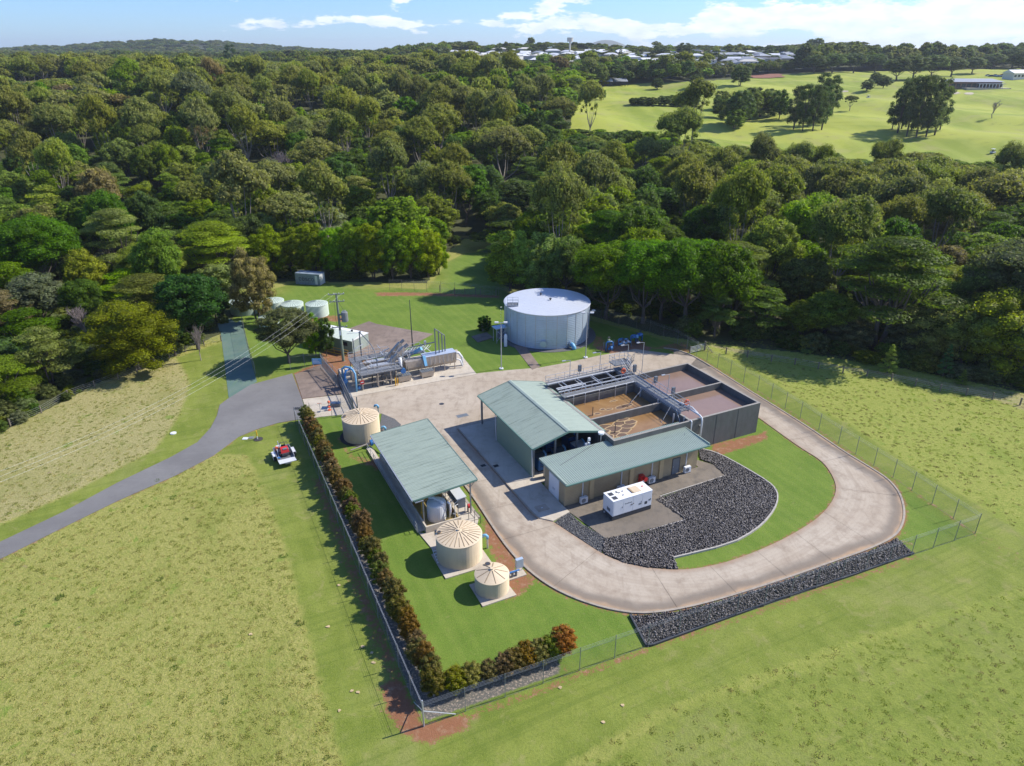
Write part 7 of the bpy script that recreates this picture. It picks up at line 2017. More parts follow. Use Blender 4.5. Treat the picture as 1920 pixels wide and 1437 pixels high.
for i, (u, vb, vt, w) in enumerate([(505, 522, 418, 70), (548, 516, 425, 62), (592, 518, 412, 66), (632, 520, 420, 60), (668, 522, 412, 64), (702, 524, 410, 66), (738, 524, 408, 66), (772, 522, 412, 62), (804, 520, 425, 58), (822, 515, 440, 40)]):
    tpx('lime', u, vb, vt, w * 1.1, (0.155 + .015 * (i % 3), 0.22 + .012 * (i % 2), 0.026), 'lime green tree in the belt behind the shipping container', 'lime green trees in a belt behind the container')
for i, (u, vb, vt, w, kd, c) in enumerate([(985, 552, 432, 76, 'lime', (.19, .25, .06)), (955, 546, 424, 100, 'lime', (.21, .28, .055)), (1020, 556, 430, 80, 'lime', (0.18, .23, .06)), (1062, 562, 436, 78, 'broad', (0.085, .125, .035)), (1015, 500, 375, 95, 'broad', C_MID), (1040, 500, 350, 110, 'broad', (.08, .125, .03))]):
    tpx(kd, u, vb, vt, w * 1.08, c, 'mid green tree in the clump directly behind the storage tank', 'mid green trees behind the storage tank')
for i, (u, vb, vt, w) in enumerate([(1135, 598, 438, 120), (1205, 606, 432, 130), (1280, 615, 428, 140), (1345, 625, 445, 110), (1240, 600, 450, 110)]):
    tpx('broad', u, vb, vt, w * 1.1, C_VIVID, 'tall deep green tree right of the storage tank', 'tall deep green trees right of the storage tank')
tpx('layer', 1432, 628, 534, 95, (0.095, 0.125, 0.035), 'pale tiered tree with flat branch layers at the forest edge')
tpx('layer', 1340, 632, 545, 75, (0.08, 0.115, 0.03), 'small pale green tree left of the tiered tree at the forest edge')
tpx('layer', 1645, 652, 432, 255, (0.085, 0.145, 0.020), 'huge wide spreading deep green tree in the forest at the right')
tpx('broad', 1545, 636, 540, 110, C_MID, 'rounded green tree left of the huge spreading tree')
for i, (u, vb, vt, w, c) in enumerate([(1740, 672, 545, 110, C_OLIVE), (1800, 684, 560, 120, C_PALE), (1860, 694, 535, 130, C_OLIVE), (1910, 706, 570, 110, C_PALE), (1700, 664, 590, 80, C_GREY), (1500, 636, 560, 80, C_MID), (1590, 650, 590, 80, C_GREY), (1890, 655, 430, 190, C_GREY), (1830, 650, 470, 120, C_MID)]):
    tpx('broad' if i % 2 else 'bush', u, vb, vt, w * 1.1, c, 'grey olive tree at the forest edge below the big spreading tree', 'grey olive trees at the right forest edge')
tpx('cone', 1663, 700, 640, 40, C_PALE, 'young pale conifer in the paddock edge before the right forest', lv='hi')
tpx('cone', 1768, 706, 640, 34, (0.07, 0.12, 0.05), 'young blue green conifer right of the pale one', lv='hi')
tpx('cone', 1802, 722, 688, 22, C_PALE, 'very small conifer sapling by the farm fence', lv='mid')
tpx('broad', 1512, 662, 652, 22, C_PALE, 'small pale shrub in the long grass beyond the farm fence', lv='mid', name='shrub')
tpx('bush', 1625, 678, 655, 50, (.12, .14, .04), 'low olive bush in the rough grass beyond the farm fence', lv='mid', name='shrub')
# golf course trees
tpx('lime', 1062, 214, 168, 34, C_MID, 'rounded green tree at the left end of the fairways', None, 'mid'); tpx('lime', 1078, 206, 158, 34, C_GUM, 'olive tree at the top left corner of the fairways', None, 'mid')
GRP = 'dark pines in the clump nearest the clubhouse'
for i, (u, vb, vt, w) in enumerate([(1682, 250, 150, 44), (1700, 256, 143, 46), (1718, 258, 141, 46), (1736, 257, 144, 46), (1752, 254, 146, 40), (1708, 245, 140, 42), (1728, 244, 139, 44), (1672, 243, 165, 34), (1762, 244, 160, 36), (1690, 242, 145, 40)]):
    tpx('pine', u, vb, vt, w, C_PINE, 'tall dark pine in the clump nearest the clubhouse', GRP, 'mid')
for i, (u, vb, vt, w) in enumerate([(1488, 243, 160, 42), (1505, 246, 157, 42), (1524, 246, 158, 44), (1540, 244, 160, 40), (1515, 238, 157, 42), (1498, 236, 160, 38), (1548, 232, 146, 40), (1535, 215, 136, 44), (1560, 212, 140, 36)]):
    tpx('pine', u, vb, vt, w, (.06, .085, .036), 'dark pine in the dense clump in the middle of the golf course', 'dark pines in the middle of the golf course', 'mid')
tpx('lime', 1387, 161, 120, 40, (.065, .09, .03), 'lone dark round tree at the top of the fairway with a long shadow', lv='mid')
tpx('lime', 1306, 163, 139, 30, (.065, .09, .03), 'short dark tree left of the lone round fairway tree', lv='mid')
tpx('lime', 1232, 168, 145, 24, (.065, .09, .03), 'small dark tree on the fairway right of the long roofed shed', lv='mid')
tpx('lime', 1131, 187, 166, 12, (.07, .12, .03), 'tiny lone tree on the near left fairway', lv='mid')
tpx('lime', 1625, 171, 148, 26, (.065, .09, .03), 'single dark tree right of the middle pine clump', lv='mid')
tpx('lime', 1655, 166, 140, 32, (.065, .09, .03), 'dark tree beside the clubhouse belt at its left end', lv='mid')
tpx('bare', 1860, 222, 180, 30, C_DARK, 'leafless dead tree on the right fairway', lv='mid')
tpx('gum', 1593, 208, 176, 26, (.08, .10, .04), 'thin sapling alone on the middle fairway', lv='mid')
for i, (u, vb, vt, w) in enumerate([(1190, 197, 182, 20), (1205, 197, 180, 24), (1222, 198, 181, 24), (1245, 199, 178, 26), (1262, 200, 177, 28), (1280, 200, 176, 28), (1298, 199, 177, 26), (1352, 222, 180, 34), (1366, 232, 172, 40), (1385, 236, 166, 44), (1405, 226, 164, 44), (1425, 220, 168, 42), (1445, 216, 166, 38), (1460, 224, 168, 36), (1376, 242, 205, 34), (1410, 210, 162, 36), (1350, 206, 168, 26), (1440, 200, 164, 30)]):
    tpx('lime' if i % 3 and i >= 7 else 'bush', u, vb, vt, w * 1.2, (.08, .11, .032) if i < 7 else ((.075, .105, .03) if i % 2 else (.115, .14, .045)), 'dark bushy tree in the scrub island on the golf course' if i >= 7 else 'low dark bushy tree in the row on the near fairway', 'bushy trees of the golf course scrub island' if i >= 7 else 'low bushy trees in a row on the fairway', 'mid')
# notable gums rising before the golf course
for i, (u, vt, w, H) in enumerate([(1283, 186, 84, 30), (1437, 236, 62, 26), (1506, 256, 58, 22), (1672, 252, 56, 20), (1375, 262, 60, 20), (1405, 282, 56, 18), (1475, 300, 80, 22), (1405, 322, 118, 24), (1590, 290, 84, 24), (1600, 352, 118, 24), (1545, 262, 54, 20), (1740, 292, 90, 24), (1855, 300, 80, 24), (1912, 252, 70, 26), (1790, 330, 110, 24), (1700, 330, 90, 22), (1640, 300, 70, 22)]):
    p = GT(u, vt, H); D = dep(p.x, p.y, p.z)
    FOOT.append((p.x, p.y, w / FPX * D / 2))
    tree('gum', p.x, p.y, w / FPX * D * 1.08, H, (0.135, 0.165, 0.045), 'olive gum tree with rounded tan topped domes below the golf course', 'olive domed gum trees below the golf course', 'hi')
for i, (u, vt, w, H) in enumerate([(527, 262, 62, 16), (655, 268, 34, 14), (700, 258, 40, 14), (820, 292, 36, 13), (140, 550, 60, 9), (60, 470, 60, 9), (500, 345, 30, 10), (360, 590, 30, 8), (445, 300, 40, 12), (1275, 430, 40, 12)]):
    p = GT(u, vt, H); D = dep(p.x, p.y, p.z); FOOT.append((p.x, p.y, w / FPX * D / 2))
    tree('bare', p.x, p.y, w / FPX * D * 1.1, H, C_DARK, 'leafless mauve grey tree showing pale twigs among the forest', 'leafless grey trees in the forest')
# --- fill the forest
FNEAR = [(-300, 930), (-60, 828), (0, 806), (60, 775), (140, 738), (220, 697), (330, 655), (392, 628), (412, 600), (420, 560), (440, 530), (520, 506), (800, 500), (826, 470), (860, 446), (930, 436), (950, 520), (1100, 575), (1240, 600), (1330, 612), (1420, 622), (1500, 632), (1700, 664), (1935, 708), (2300, 790), (2300, 60), (-300, 60)]
GOLFV = [(1062, 236), (1085, 168), (1180, 158), (1300, 152), (1390, 149), (1520, 136), (1700, 133), (1935, 128), (2500, 128), (2500, 290), (1935, 286), (1890, 300), (1860, 298), (1760, 272), (1680, 272), (1620, 292), (1560, 270), (1480, 262), (1400, 272), (1340, 256), (1290, 240), (1215, 244), (1150, 240), (1110, 226)]
GOLFG = [(1055, 262), (1085, 168), (1180, 158), (1390, 149), (1520, 136), (1700, 133), (1935, 128), (2500, 128), (2500, 330), (1935, 330), (1700, 300), (1600, 306), (1400, 296), (1240, 268)]
VIEWS = [([(546, 150), (592, 150), (592, 199), (546, 199)], 470), ([(18, 110), (74, 110), (74, 148), (18, 148)], 700), ([(76, 105), (122, 105), (122, 144), (76, 144)], 700)]
def fill():
    rg = random.Random(99)
    out = []
    grid = {}
    def near(x, y, r):
        gx, gy = int(x // 14), int(y // 14)
        for i in (-1, 0, 1):
            for j in (-1, 0, 1):
                for (a, b, q) in grid.get((gx + i, gy + j), ()):
                    if (a - x) ** 2 + (b - y) ** 2 < (q + r) ** 2: return True
        return False
    for (x, y, r) in FOOT: grid.setdefault((int(x // 14), int(y // 14)), []).append((x, y, r * .62))
    n = 26000
    ys = np.sqrt(np.array([rg.random() for _ in range(n)]) * (640.0 ** 2 - 78.0 ** 2) + 78.0 ** 2)
    xs = np.array([rg.uniform(-.86, .86) for _ in range(n)]) * (ys + 30)
    zs = ZT(xs, ys)
    us, vs = PX(xs, ys, zs)
    ok = inpoly(us, vs, FNEAR) & ~inpoly(us, vs, GOLFG)
    for x, y, z, u, v, k in sorted(zip(xs, ys, zs, us, vs, ok), key=lambda t: t[1]):
        if not k: continue
        # species by neighbourhood
        q = rg.random(); patch = math.sin(x * .045 + 1.7) * math.cos(y * .04 + x * .01)
        edge = y < 125
        if u > 1260: kind = 'gum' if q < (.62 if v < 520 else .25) else ('broad' if q < .85 else 'layer')
        elif u > 950 and v > 200: kind = 'gum' if q < .12 else ('broad' if q < .8 else 'layer')
        elif v < 345 and u <= 960: kind = 'gum' if q < .66 + .2 * patch else ('broad' if q < .9 else 'lime')
        else: kind = 'gum' if q < .10 else ('layer' if q < .34 + .2 * patch else ('broad' if q < .84 else 'bush'))
        W_ = {'gum': rg.uniform(10, 18), 'broad': rg.uniform(8, 16), 'layer': rg.uniform(10, 17), 'lime': rg.uniform(7, 10), 'bush': rg.uniform(6, 10)}[kind]
        H_ = {'gum': rg.uniform(18, 30), 'broad': rg.uniform(11, 20), 'layer': rg.uniform(12, 18), 'lime': rg.uniform(11, 16), 'bush': rg.uniform(7, 12)}[kind]
        if kind == 'gum' and y < 175 and u < 950: kind = 'layer'; H_ *= .6
        if y < 130: H_ *= .62; W_ *= .85
        if y > 380: W_ *= 1.1
        if y > 480: H_ *= .8
        r = W_ * .37
        if 925 < u < 1015 and v > 425: H_ *= .55
        if near(x, y, r): continue
        # keep crowns out of the open views
        for _ in range(5):
            ut, vt = PX(x, y, z + H_)
            uu = np.array([ut, ut - W_ * .45 / dep(x, y) * FPX, ut + W_ * .45 / dep(x, y) * FPX]); vv = np.array([float(vt)] * 3)
            if (inpoly(uu, vv, GOLFV).any() and y < 620) or any(inpoly(uu, vv, q).any() and y < yb for q, yb in VIEWS): H_ *= .82
            else: break
        else:
            continue
        if H_ < 6: continue
        # clearings: lawn slope and container lawn stay visible
        vt = float(PX(x, y, z + H_)[1])
        if 836 < u < 935 and vt < 0: continue
        base = {'gum': C_GUM, 'broad': rg.choice([C_DARK, C_DARK, C_MID, C_MID, C_OLIVE, C_VIVID]), 'layer': rg.choice([C_MID, C_OLIVE, C_MID, (.085, .13, .028)]), 'lime': rg.choice([C_MID, (.09, .15, .025)]), 'bush': rg.choice([C_DARK, C_OLIVE, C_GREY])}[kind]
        if 950 < u < 1260 and kind != 'gum' and v > 200: base = rg.choice([C_DARK, C_DARK, C_MID])
        if rg.random() < .03 and kind != 'gum' and W_ < 11: base = (.17, .17, .03)
        if rg.random() < .06: base = rg.choice([(.16, .13, .07), (.13, .15, .09), (.15, .21, .03)])
        grid.setdefault((int(x // 14), int(y // 14)), []).append((x, y, r))
        out.append([x, y, z, W_, H_, kind, base, float(u), vt])
    return out
FT = fill()
# which of them show: cover a coarse picture from near to far
cov = np.zeros((360, 480), bool)
def cover(x, y, z, W_, H_):
    u0, v0 = PX(x, y, z + H_ * .62)
    D = dep(x, y, z + H_ * .6)
    ru = W_ * .5 / D * FPX / 4; rv = H_ * .38 / D * FPX / 4
    cu, cv = float(u0) / 4, float(v0) / 4
    a0, a1 = int(max(0, cu - ru)), int(min(480, cu + ru + 1)); b0, b1 = int(max(0, cv - rv)), int(min(360, cv + rv + 1))
    if a1 <= a0 or b1 <= b0: return 0
    yy, xx = np.mgrid[b0:b1, a0:a1]
    m = ((xx - cu) / (ru + .01)) ** 2 + ((yy - cv) / (rv + .01)) ** 2 < 1
    vis = (m & ~cov[b0:b1, a0:a1]).sum(); cov[b0:b1, a0:a1] |= m
    return int(vis)
for t in FT: t.append(cover(*t[:5]))
NIND = 292 - NTREE + 60
order = sorted(range(len(FT)), key=lambda i: -FT[i][9])
ind = set(order[:175])
KL = {'gum': 'tan topped gum tree', 'broad': 'rounded rainforest tree', 'layer': 'spreading layered tree', 'lime': 'upright leafy tree', 'bush': 'low bushy tree'}
def region(u, v):
    if u < 420: return 'low at the left edge of the forest' if v > 430 else ('in the forest high at the left' if v < 260 else 'in the left forest slope')
    if u < 950: return 'in the upper middle forest' if v < 260 else 'in the forest behind the container lawn'
    if u < 1260: return 'in the dark forest between storage tank and golf course'
    return 'in the right forest under the golf course' if v < 430 else 'in the right forest beside the paddock'
def cname(c):
    return 'golden ' if c[0] > .155 and c[1] < .19 else ('dark ' if c[1] < .11 else 'bright ' if c[1] > .2 else 'greyish ' if c[2] > .06 else '')
for i in ind:
    x, y, z, W_, H_, kind, col, u, vt, vis = FT[i]
    lab = ('very wide ' if W_ > 14.5 else 'narrow ' if W_ < 9.5 else '') + cname(col) + KL[kind] + ' ' + region(u, vt)
    tree(kind, x, y, W_ * 1.08, H_, col, lab, lab, 'hi' if y < 170 and kind != 'bush' else 'mid')
# --- instanced forest mass
proto = bpy.data.collections.new('tree_kinds')
plist = []
def addproto(me, col, trunk=None):
    o = bpy.data.objects.new('%02d_tree_kind' % len(plist), me); proto.objects.link(o); plist.append(o); return len(plist) - 1
PID = {}
def pid(kind, lv):
    k = (kind, lv)
    if k not in PID: PID[k] = [addproto(m, None) for m in CR.get((kind, lv), CR[kind, 'mid'])]
    return PID[k][RT.randrange(len(PID[k]))]
def scatter(name, pts, rots, scls, idx, label, coll, tint):
    me = bpy.data.meshes.new(name); n = len(pts)
    me.vertices.add(n); me.vertices.foreach_set('co', np.array(pts, np.float32).ravel())
    for nm, ty, arr, f in (('rot', 'FLOAT_VECTOR', np.array(rots, np.float32).ravel(), 'vector'), ('scl', 'FLOAT_VECTOR', np.array(scls, np.float32).ravel(), 'vector'), ('idx', 'INT', np.array(idx, np.int32), 'value')):
        a = me.attributes.new(nm, ty, 'POINT'); a.data.foreach_set(f, arr)
    a = me.attributes.new('tint', 'FLOAT_COLOR', 'POINT'); a.data.foreach_set('color', np.concatenate([np.array(tint, np.float32), np.ones((n, 1), np.float32)], 1).ravel())
    me.update()
    o = link(name, me); tag(o, label, kind='stuff')
    ng = bpy.data.node_groups.new(name, 'GeometryNodeTree')
    ng.interface.new_socket('Geometry', in_out='INPUT', socket_type='NodeSocketGeometry'); ng.interface.new_socket('Geometry', in_out='OUTPUT', socket_type='NodeSocketGeometry')
    N = ng.nodes; L = ng.links
    gi = N.new('NodeGroupInput'); go = N.new('NodeGroupOutput')
    ci = N.new('GeometryNodeCollectionInfo'); ci.inputs['Collection'].default_value = coll; ci.inputs['Separate Children'].default_value = True; ci.inputs['Reset Children'].default_value = True
    ip = N.new('GeometryNodeInstanceOnPoints'); ip.inputs['Pick Instance'].default_value = True
    def na(nm, ty):
        q = N.new('GeometryNodeInputNamedAttribute'); q.data_type = ty; q.inputs['Name'].default_value = nm; return q.outputs['Attribute']
    L.new(gi.outputs[0], ip.inputs['Points']); L.new(ci.outputs[0], ip.inputs['Instance']); L.new(na('idx', 'INT'), ip.inputs['Instance Index'])
    L.new(na('rot', 'FLOAT_VECTOR'), ip.inputs['Rotation']); L.new(na('scl', 'FLOAT_VECTOR'), ip.inputs['Scale']); L.new(ip.outputs[0], go.inputs[0])
    md = o.modifiers.new('scatter', 'NODES'); md.node_group = ng
    return o
pts = []; rots = []; scls = []; idx = []; tin = []
for i, t in enumerate(FT):
    if i in ind: continue
    x, y, z, W_, H_, kind, col, u, vt, vis = t
    pts.append((x, y, z - .2)); rots.append((0, 0, RT.uniform(0, 6.28))); scls.append((W_ / 9.4, W_ / 9.4, H_ / 15)); idx.append(pid(kind, 'mid' if y < 300 else 'lo')); tin.append(col)
# understorey along the forest edges
und = []
rg = random.Random(5)
xs = []
for _ in range(5200):
    y = rg.uniform(70, 215); x = rg.uniform(-.85, .85) * (y + 30)
    xs.append((x, y))
xa = np.array(xs); uu, vv = PX(xa[:, 0], xa[:, 1], ZT(xa[:, 0], xa[:, 1]))
FUND = [(-300, 945), (-60, 845), (0, 815), (60, 782), (140, 744), (220, 704), (330, 664), (398, 636), (424, 600), (430, 560), (445, 538), (540, 522), (800, 524), (832, 476), (862, 452), (928, 442), (944, 525), (1100, 585), (1240, 622), (1330, 634), (1420, 644), (1500, 654), (1700, 688), (1935, 738), (2300, 840), (2300, 200), (-300, 200)]
k = inpoly(uu, vv, FUND)
m_edge = pdist(uu, vv, FNEAR[:25])
for (x, y), ok, me_ in zip(xs, k, m_edge):
    if not ok or (me_ > 150 and rg.random() < .6): continue
    if any((x - a) ** 2 + (y - b) ** 2 < 4 for a, b, r in FOOT[:9]): continue
    s_ = rg.uniform(.16, .5) * (.6 if me_ < 12 else 1); c = rg.choice([C_DARK, C_MID, C_OLIVE, C_GREY, (.11, .13, .05)])
    pts.append((x, y, float(ZT(x, y)) - .8 * s_ * 4)); rots.append((0, 0, rg.uniform(0, 6.28))); scls.append((s_, s_, s_ * rg.uniform(.45, .8))); idx.append(pid('bush', 'mid')); tin.append(c)
scatter('forest', pts, rots, scls, idx, 'dense green forest filling the valley behind the plant', proto, tin)
print('FILL', len(FT), 'individual', len(ind), 'trees', NTREE, 'inst', len(pts))
# --- distant tree cover
far = bpy.data.collections.new('far_tree_kinds'); 
plist2 = []
FARC = [((.085, .105, .034), 'broad'), ((.12, .13, .045), 'gum'), ((.09, .12, .03), 'broad'), ((.13, .14, .055), 'gum'), ((.06, .08, .03), 'broad')]
for i, (c, kd) in enumerate(FARC):
    me = crown_mesh('far_crown', 900 + i, kd, 260, M['leaf'])
    o = bpy.data.objects.new('%02d_far_tree' % i, me); far.objects.link(o)
rg = np.random.default_rng(21)
n = 30000
y = 600 * np.exp(rg.uniform(0, 1, n) * math.log(3600 / 600.)); x = rg.uniform(-.84, .84, n) * (y + 40)
z = ZT(x, y); u, v = PX(x, y, z)
gi = inpoly(u, v, GOLFG)
pn = np.sin(x * .017 + 2) * np.sin(y * .009 + x * .004)
town = np.exp(-((y - 980) / 210.) ** 2) * ((x > 0) & (x < 640)) 
keep = ~gi & (pn < .62) & (rg.random(n) > town * .72)
keep &= ~((u > 1040) & (y < 640) & (v > 150))
uc, vc = PX(x, y, z + 9)
for q, kp in (([(1000, 96), (1118, 96), (1118, 128), (1000, 128)], .22), ([(1176, 100), (1292, 98), (1292, 136), (1176, 136)], .22), ([(1284, 99), (1535, 99), (1535, 124), (1420, 138), (1284, 140)], .08), ([(640, 98), (1000, 96), (1000, 120), (640, 124)], .35), ([(0, 100), (640, 96), (640, 116), (0, 126)], .5)):
    keep &= ~(inpoly(uc, vc, q) & (rg.random(n) > kp))
x, y, z = x[keep], y[keep], z[keep]; n = len(x)
W_ = rg.uniform(9, 17, n) * (1 + (y > 1500) * .6); H_ = rg.uniform(8, 15, n) * np.where((x > -50) & (x < 700) & (y > 700) & (y < 1300), .62, 1)
fi = rg.integers(0, 5, n); tall = rg.random(n) < .012; H_ = np.where(tall, 15, H_)
scatter('distant_woodland', np.stack([x, y, z - 1], 1), np.stack([x * 0, x * 0, rg.uniform(0, 6.28, n)], 1), np.stack([W_ / 9.4, W_ / 9.4, H_ / 15], 1), fi, 'distant tree cover reaching to the horizon', far, np.array([c for c, _ in FARC])[fi] * rg.uniform(.8, 1.25, (n, 1)))
# --- hedge shrubs
sm = leafmat('shrub_leaves', .3, (0.15, 0.090, 0.034), 0.5)
SH = [crown_mesh('crown', 500 + i, 'bush', 2600, sm) for i in range(4)]
ST = [trunk_mesh('stem', 60 + i, 'broad', M['bark']) for i in range(2)]
rg = random.Random(8)
def shrub(a, b, w, h, col, lab, grp):
    p = W(a, b); e = bpy.data.objects.new('hedge_shrub', None); COL.objects.link(e); e.location = (p.x, p.y, 0); e.rotation_euler = (0, 0, rg.uniform(0, 6.28)); e.scale = (w / 9.4, w / 9.4, h / 14.6)
    tag(e, lab, 'shrub', grp)
    c = link('crown', rg.choice(SH), e, Vector((0, 0, 1.2))); c['tint'] = tuple(float(q) for q in col); c.scale = (1, 1, .93)
    link('stem', rg.choice(ST), e)
hp = Gs([(597, 808), (806, 1318)])
p0 = WL(*hp[0]); 
nS = 44
for i in range(nS):
    t_ = i / (nS - 1); b = 89.6 + (38.9 - 89.6) * t_; a = 12.95 + (12.4 - 12.95) * t_ + rg.uniform(-.22, .22)
    q = rg.random(); col = (.095, .09, .028) if q < .5 else ((.12, .08, .035) if q < .85 else (.075, .095, .022))
    if i < 3: lab = 'hedge shrub at the top end of the long hedge by the entrance slab'
    elif i > nS - 4: lab = 'green bronze hedge shrub at the bottom corner of the hedge'
    else: lab = 'bronze green shrub in the long hedge along the left fence'
    shrub(a, b + rg.uniform(-.15, .15), rg.uniform(1.5, 2.1), rg.uniform(2.4, 3.3), col, lab, lab)
for i, (a, b, w, h, c, lab) in enumerate(((14.1, 38.7, 1.9, 2.1, (.13, .14, .02), 'yellow green shrub just right of the hedge corner'), (15.4, 38.6, 1.7, 2.1, (.12, .12, .03), 'olive shrub second from the hedge corner on the bottom row'), (16.9, 38.4, 1.5, 1.9, (.12, .11, .03), 'separate small olive shrub standing apart in the bottom row'),
                               (18.3, 38.3, 1.6, 2.2, (.15, .10, .04), 'bronze shrub right of the gap in the bottom row'), (19.2, 38.3, 1.7, 2.3, (.13, .10, .04), 'bronze olive shrub in the middle of the bottom row'), (20.2, 38.3, 1.8, 2.4, (.14, .10, .035), 'dark bronze shrub with bare stems in the bottom row'), (21.3, 38.2, 1.8, 2.3, (.12, .12, .03), 'olive shrub third from the right end of the bottom row'),
                               (22.4, 38.2, 1.8, 2.3, (.10, .13, .025), 'green shrub second from the right end of the bottom row'), (23.6, 38.2, 2.2, 2.7, (.19, .08, .04), 'red brown shrub at the right end of the bottom row'))):
    shrub(a, b, w * 1.1, h, c, lab, 'shrubs of the short bottom hedge')
# ================================================================== GOLF COURSE, TOWN AND FAR THINGS
def house_mesh(kind):
    L, D, H = ((15, 9.5, 3.4), (18, 10, 5.4), (12, 8, 3.2))[kind]
    w = MB().box(-L / 2, L / 2, -D / 2, D / 2, -3, H)
    r = MB(); o = .7; rh = 1.9
    a, b = L / 2 + o, D / 2 + o
    if kind < 2:   # hipped
        k = L / 2 - D / 2
        r.add([(-a, -b, H), (a, -b, H), (a, b, H), (-a, b, H), (-k, 0, H + rh), (k, 0, H + rh)], [(3, 2, 1, 0), (0, 1, 5, 4), (1, 2, 5), (2, 3, 4, 5), (3, 0, 4)])
    else: r.add([(-a, -b, H), (a, -b, H), (a, b, H), (-a, b, H), (-a, 0, H + rh), (a, 0, H + rh)], [(3, 2, 1, 0), (0, 1, 5, 4), (1, 2, 5), (2, 3, 4, 5), (3, 0, 4)])
    g = []
    for k in range(4):
        x = -L / 2 + L * (k + .5) / 4
        g.append((x - .9, x + .9, -D / 2 - .06, -D / 2 - .005, .9, 2.2))
        if kind == 1: g.append((x - .8, x + .8, -D / 2 - .06, -D / 2 - .005, 3.4, 4.7))
    return w, r, g
RM = [simple('house_roof_white', (.66, .67, .68), .5, 0, .1), simple('house_roof_grey', (.30, .32, .35), .5, 0, .15), simple('house_roof_cream', (.55, .52, .45), .5, 0, .1), simple('house_roof_dark', (.12, .12, .13), .5, 0, .15)]
WM = [simple('house_wall_white', (.62, .61, .58), .7, 0, .1), simple('house_wall_tan', (.40, .33, .25), .7, 0, .1), simple('house_wall_grey', (.36, .37, .38), .7, 0, .1)]
HM = {}
for k in range(3):
    w, r, g = house_mesh(k)
    gm = MB().box(*g[0]); 
    HM[k] = ([w.mesh('walls', m_) for m_ in WM], [r.mesh('roof', m_) for m_ in RM], [MB().box(*q).mesh('window', M['glass']) for q in g])
rg = random.Random(77)
def house(u, v, k, ri, wi, label, grp, rot=None, sc=1.0, p=None):
    p = p or GT(u, v)
    e = bpy.data.objects.new('house', None); COL.objects.link(e); e.location = (p.x, p.y, p.z + .3); e.rotation_euler = (0, 0, rg.uniform(-.6, .6) if rot is None else rot); e.scale = (sc,) * 3
    tag(e, label, 'house', grp)
    w_, r_, g_ = HM[k]
    link('walls', w_[wi], e); link('roof', r_[ri], e)
    if p.y < 800:
        for q in g_: link('window', q, e)
    return e
NHOUSE = 0
taken = []
def cluster(poly, n, lab, grp, ris, mind=15):
    global NHOUSE
    us = [q[0] for q in poly]; vs = [q[1] for q in poly]; c = 0
    for _ in range(n * 30):
        if c >= n: break
        u, v = rg.uniform(min(us), max(us)), rg.uniform(min(vs), max(vs))
        if not inpoly(np.array([u]), np.array([v]), poly)[0]: continue
        p = GT(u, v)
        if any((p.x - a) ** 2 + (p.y - b) ** 2 < mind ** 2 for a, b in taken): continue
        taken.append((p.x, p.y)); c += 1; NHOUSE += 1
        house(u, v, rg.choice([0, 0, 1, 2]), rg.choice(ris), rg.randrange(3), lab, grp, p=p)
cluster([(1008, 104), (1112, 101), (1112, 112), (1060, 123), (1008, 124)], 26, 'white roofed house in the hilltop suburb left of the fairways', 'houses of the hilltop suburb', [0, 0, 0, 2, 1])
cluster([(1180, 108), (1290, 106), (1285, 130), (1235, 134), (1180, 120)], 20, 'pale roofed house in the suburb just above the long roofed shed', 'houses above the long roofed shed', [0, 0, 1, 2])
cluster([(1290, 106), (1420, 104), (1405, 134), (1300, 136)], 34, 'house in the close rows of the new estate on the slope', 'houses of the new estate', [0, 1, 1, 2, 3])
cluster([(1400, 103), (1530, 105), (1530, 115), (1405, 121)], 20, 'dark roofed house along the ridge at the right end of the estate', 'houses along the ridge', [1, 3, 1, 0])
cluster([(640, 106), (1000, 100), (1000, 116), (700, 122)], 40, 'white roofed house scattered among trees on the middle skyline', 'houses among the skyline trees', [0, 0, 2])
cluster([(0, 110), (640, 102), (640, 112), (0, 122)], 34, 'white roofed farmhouse scattered on the far left ridge', 'houses on the far left ridge', [0, 0, 2])
cluster([(1120, 100), (1180, 100), (1180, 112), (1120, 112)], 8, 'white roofed house between the two suburbs', 'houses between the suburbs', [0, 2])
cluster([(1540, 101), (1900, 101), (1900, 108), (1540, 110)], 14, 'pale roofed house on the skyline behind the right fairways', 'houses behind the right fairways', [0, 1, 2])
def big(u, v, w_px, h_m, d_m, rm, wm, lab, name='warehouse', up=0, pitched=True, rot=0):
    p = GT(u, v); p.z += up; D = dep(p.x, p.y); L = w_px / FPX * D
    t = Thing(name, lab, 'building', (p.x, p.y, p.z), plant=False, rot=rot + 1e-6)
    wl = t.part('walls', MB().box(-L / 2, L / 2, 0, d_m, -4, h_m), wm)
    rr_ = MB().add([(-L / 2 - .5, -.5, h_m), (L / 2 + .5, -.5, h_m), (L / 2 + .5, d_m + .5, h_m), (-L / 2 - .5, d_m + .5, h_m), (-L / 2 - .5, d_m / 2, h_m + 1.8), (L / 2 + .5, d_m / 2, h_m + 1.8)], [(3, 2, 1, 0), (0, 1, 5, 4), (1, 2, 5), (2, 3, 4, 5), (3, 0, 4)])
    t.part('roof', rr_, rm)
    n = max(2, int(L / 5))
    for k in range(n):
        x = -L / 2 + L * (k + .5) / n; t.part('window', MB().box(x - L / n * .28, x + L / n * .28, -.05, -.005, h_m * .35, h_m * .7), M['glass'], wl)
    return t, L
SHED_BLUE = simple('blue_shed_wall', (.16, .24, .36), .6, 0, .1)
big(98, 142, 40, 7, 16, RM[0], SHED_BLUE, 'tall white roofed blue walled shed above the trees at the far left', up=9)
big(45, 147, 52, 4, 14, RM[0], WM[0], 'low long white shed in front of the blue walled shed at the far left', up=9)
big(566, 195, 34, 5, 10, RM[0], WM[0], 'white roofed house half buried in the forest left of centre', 'forest_house', up=12)
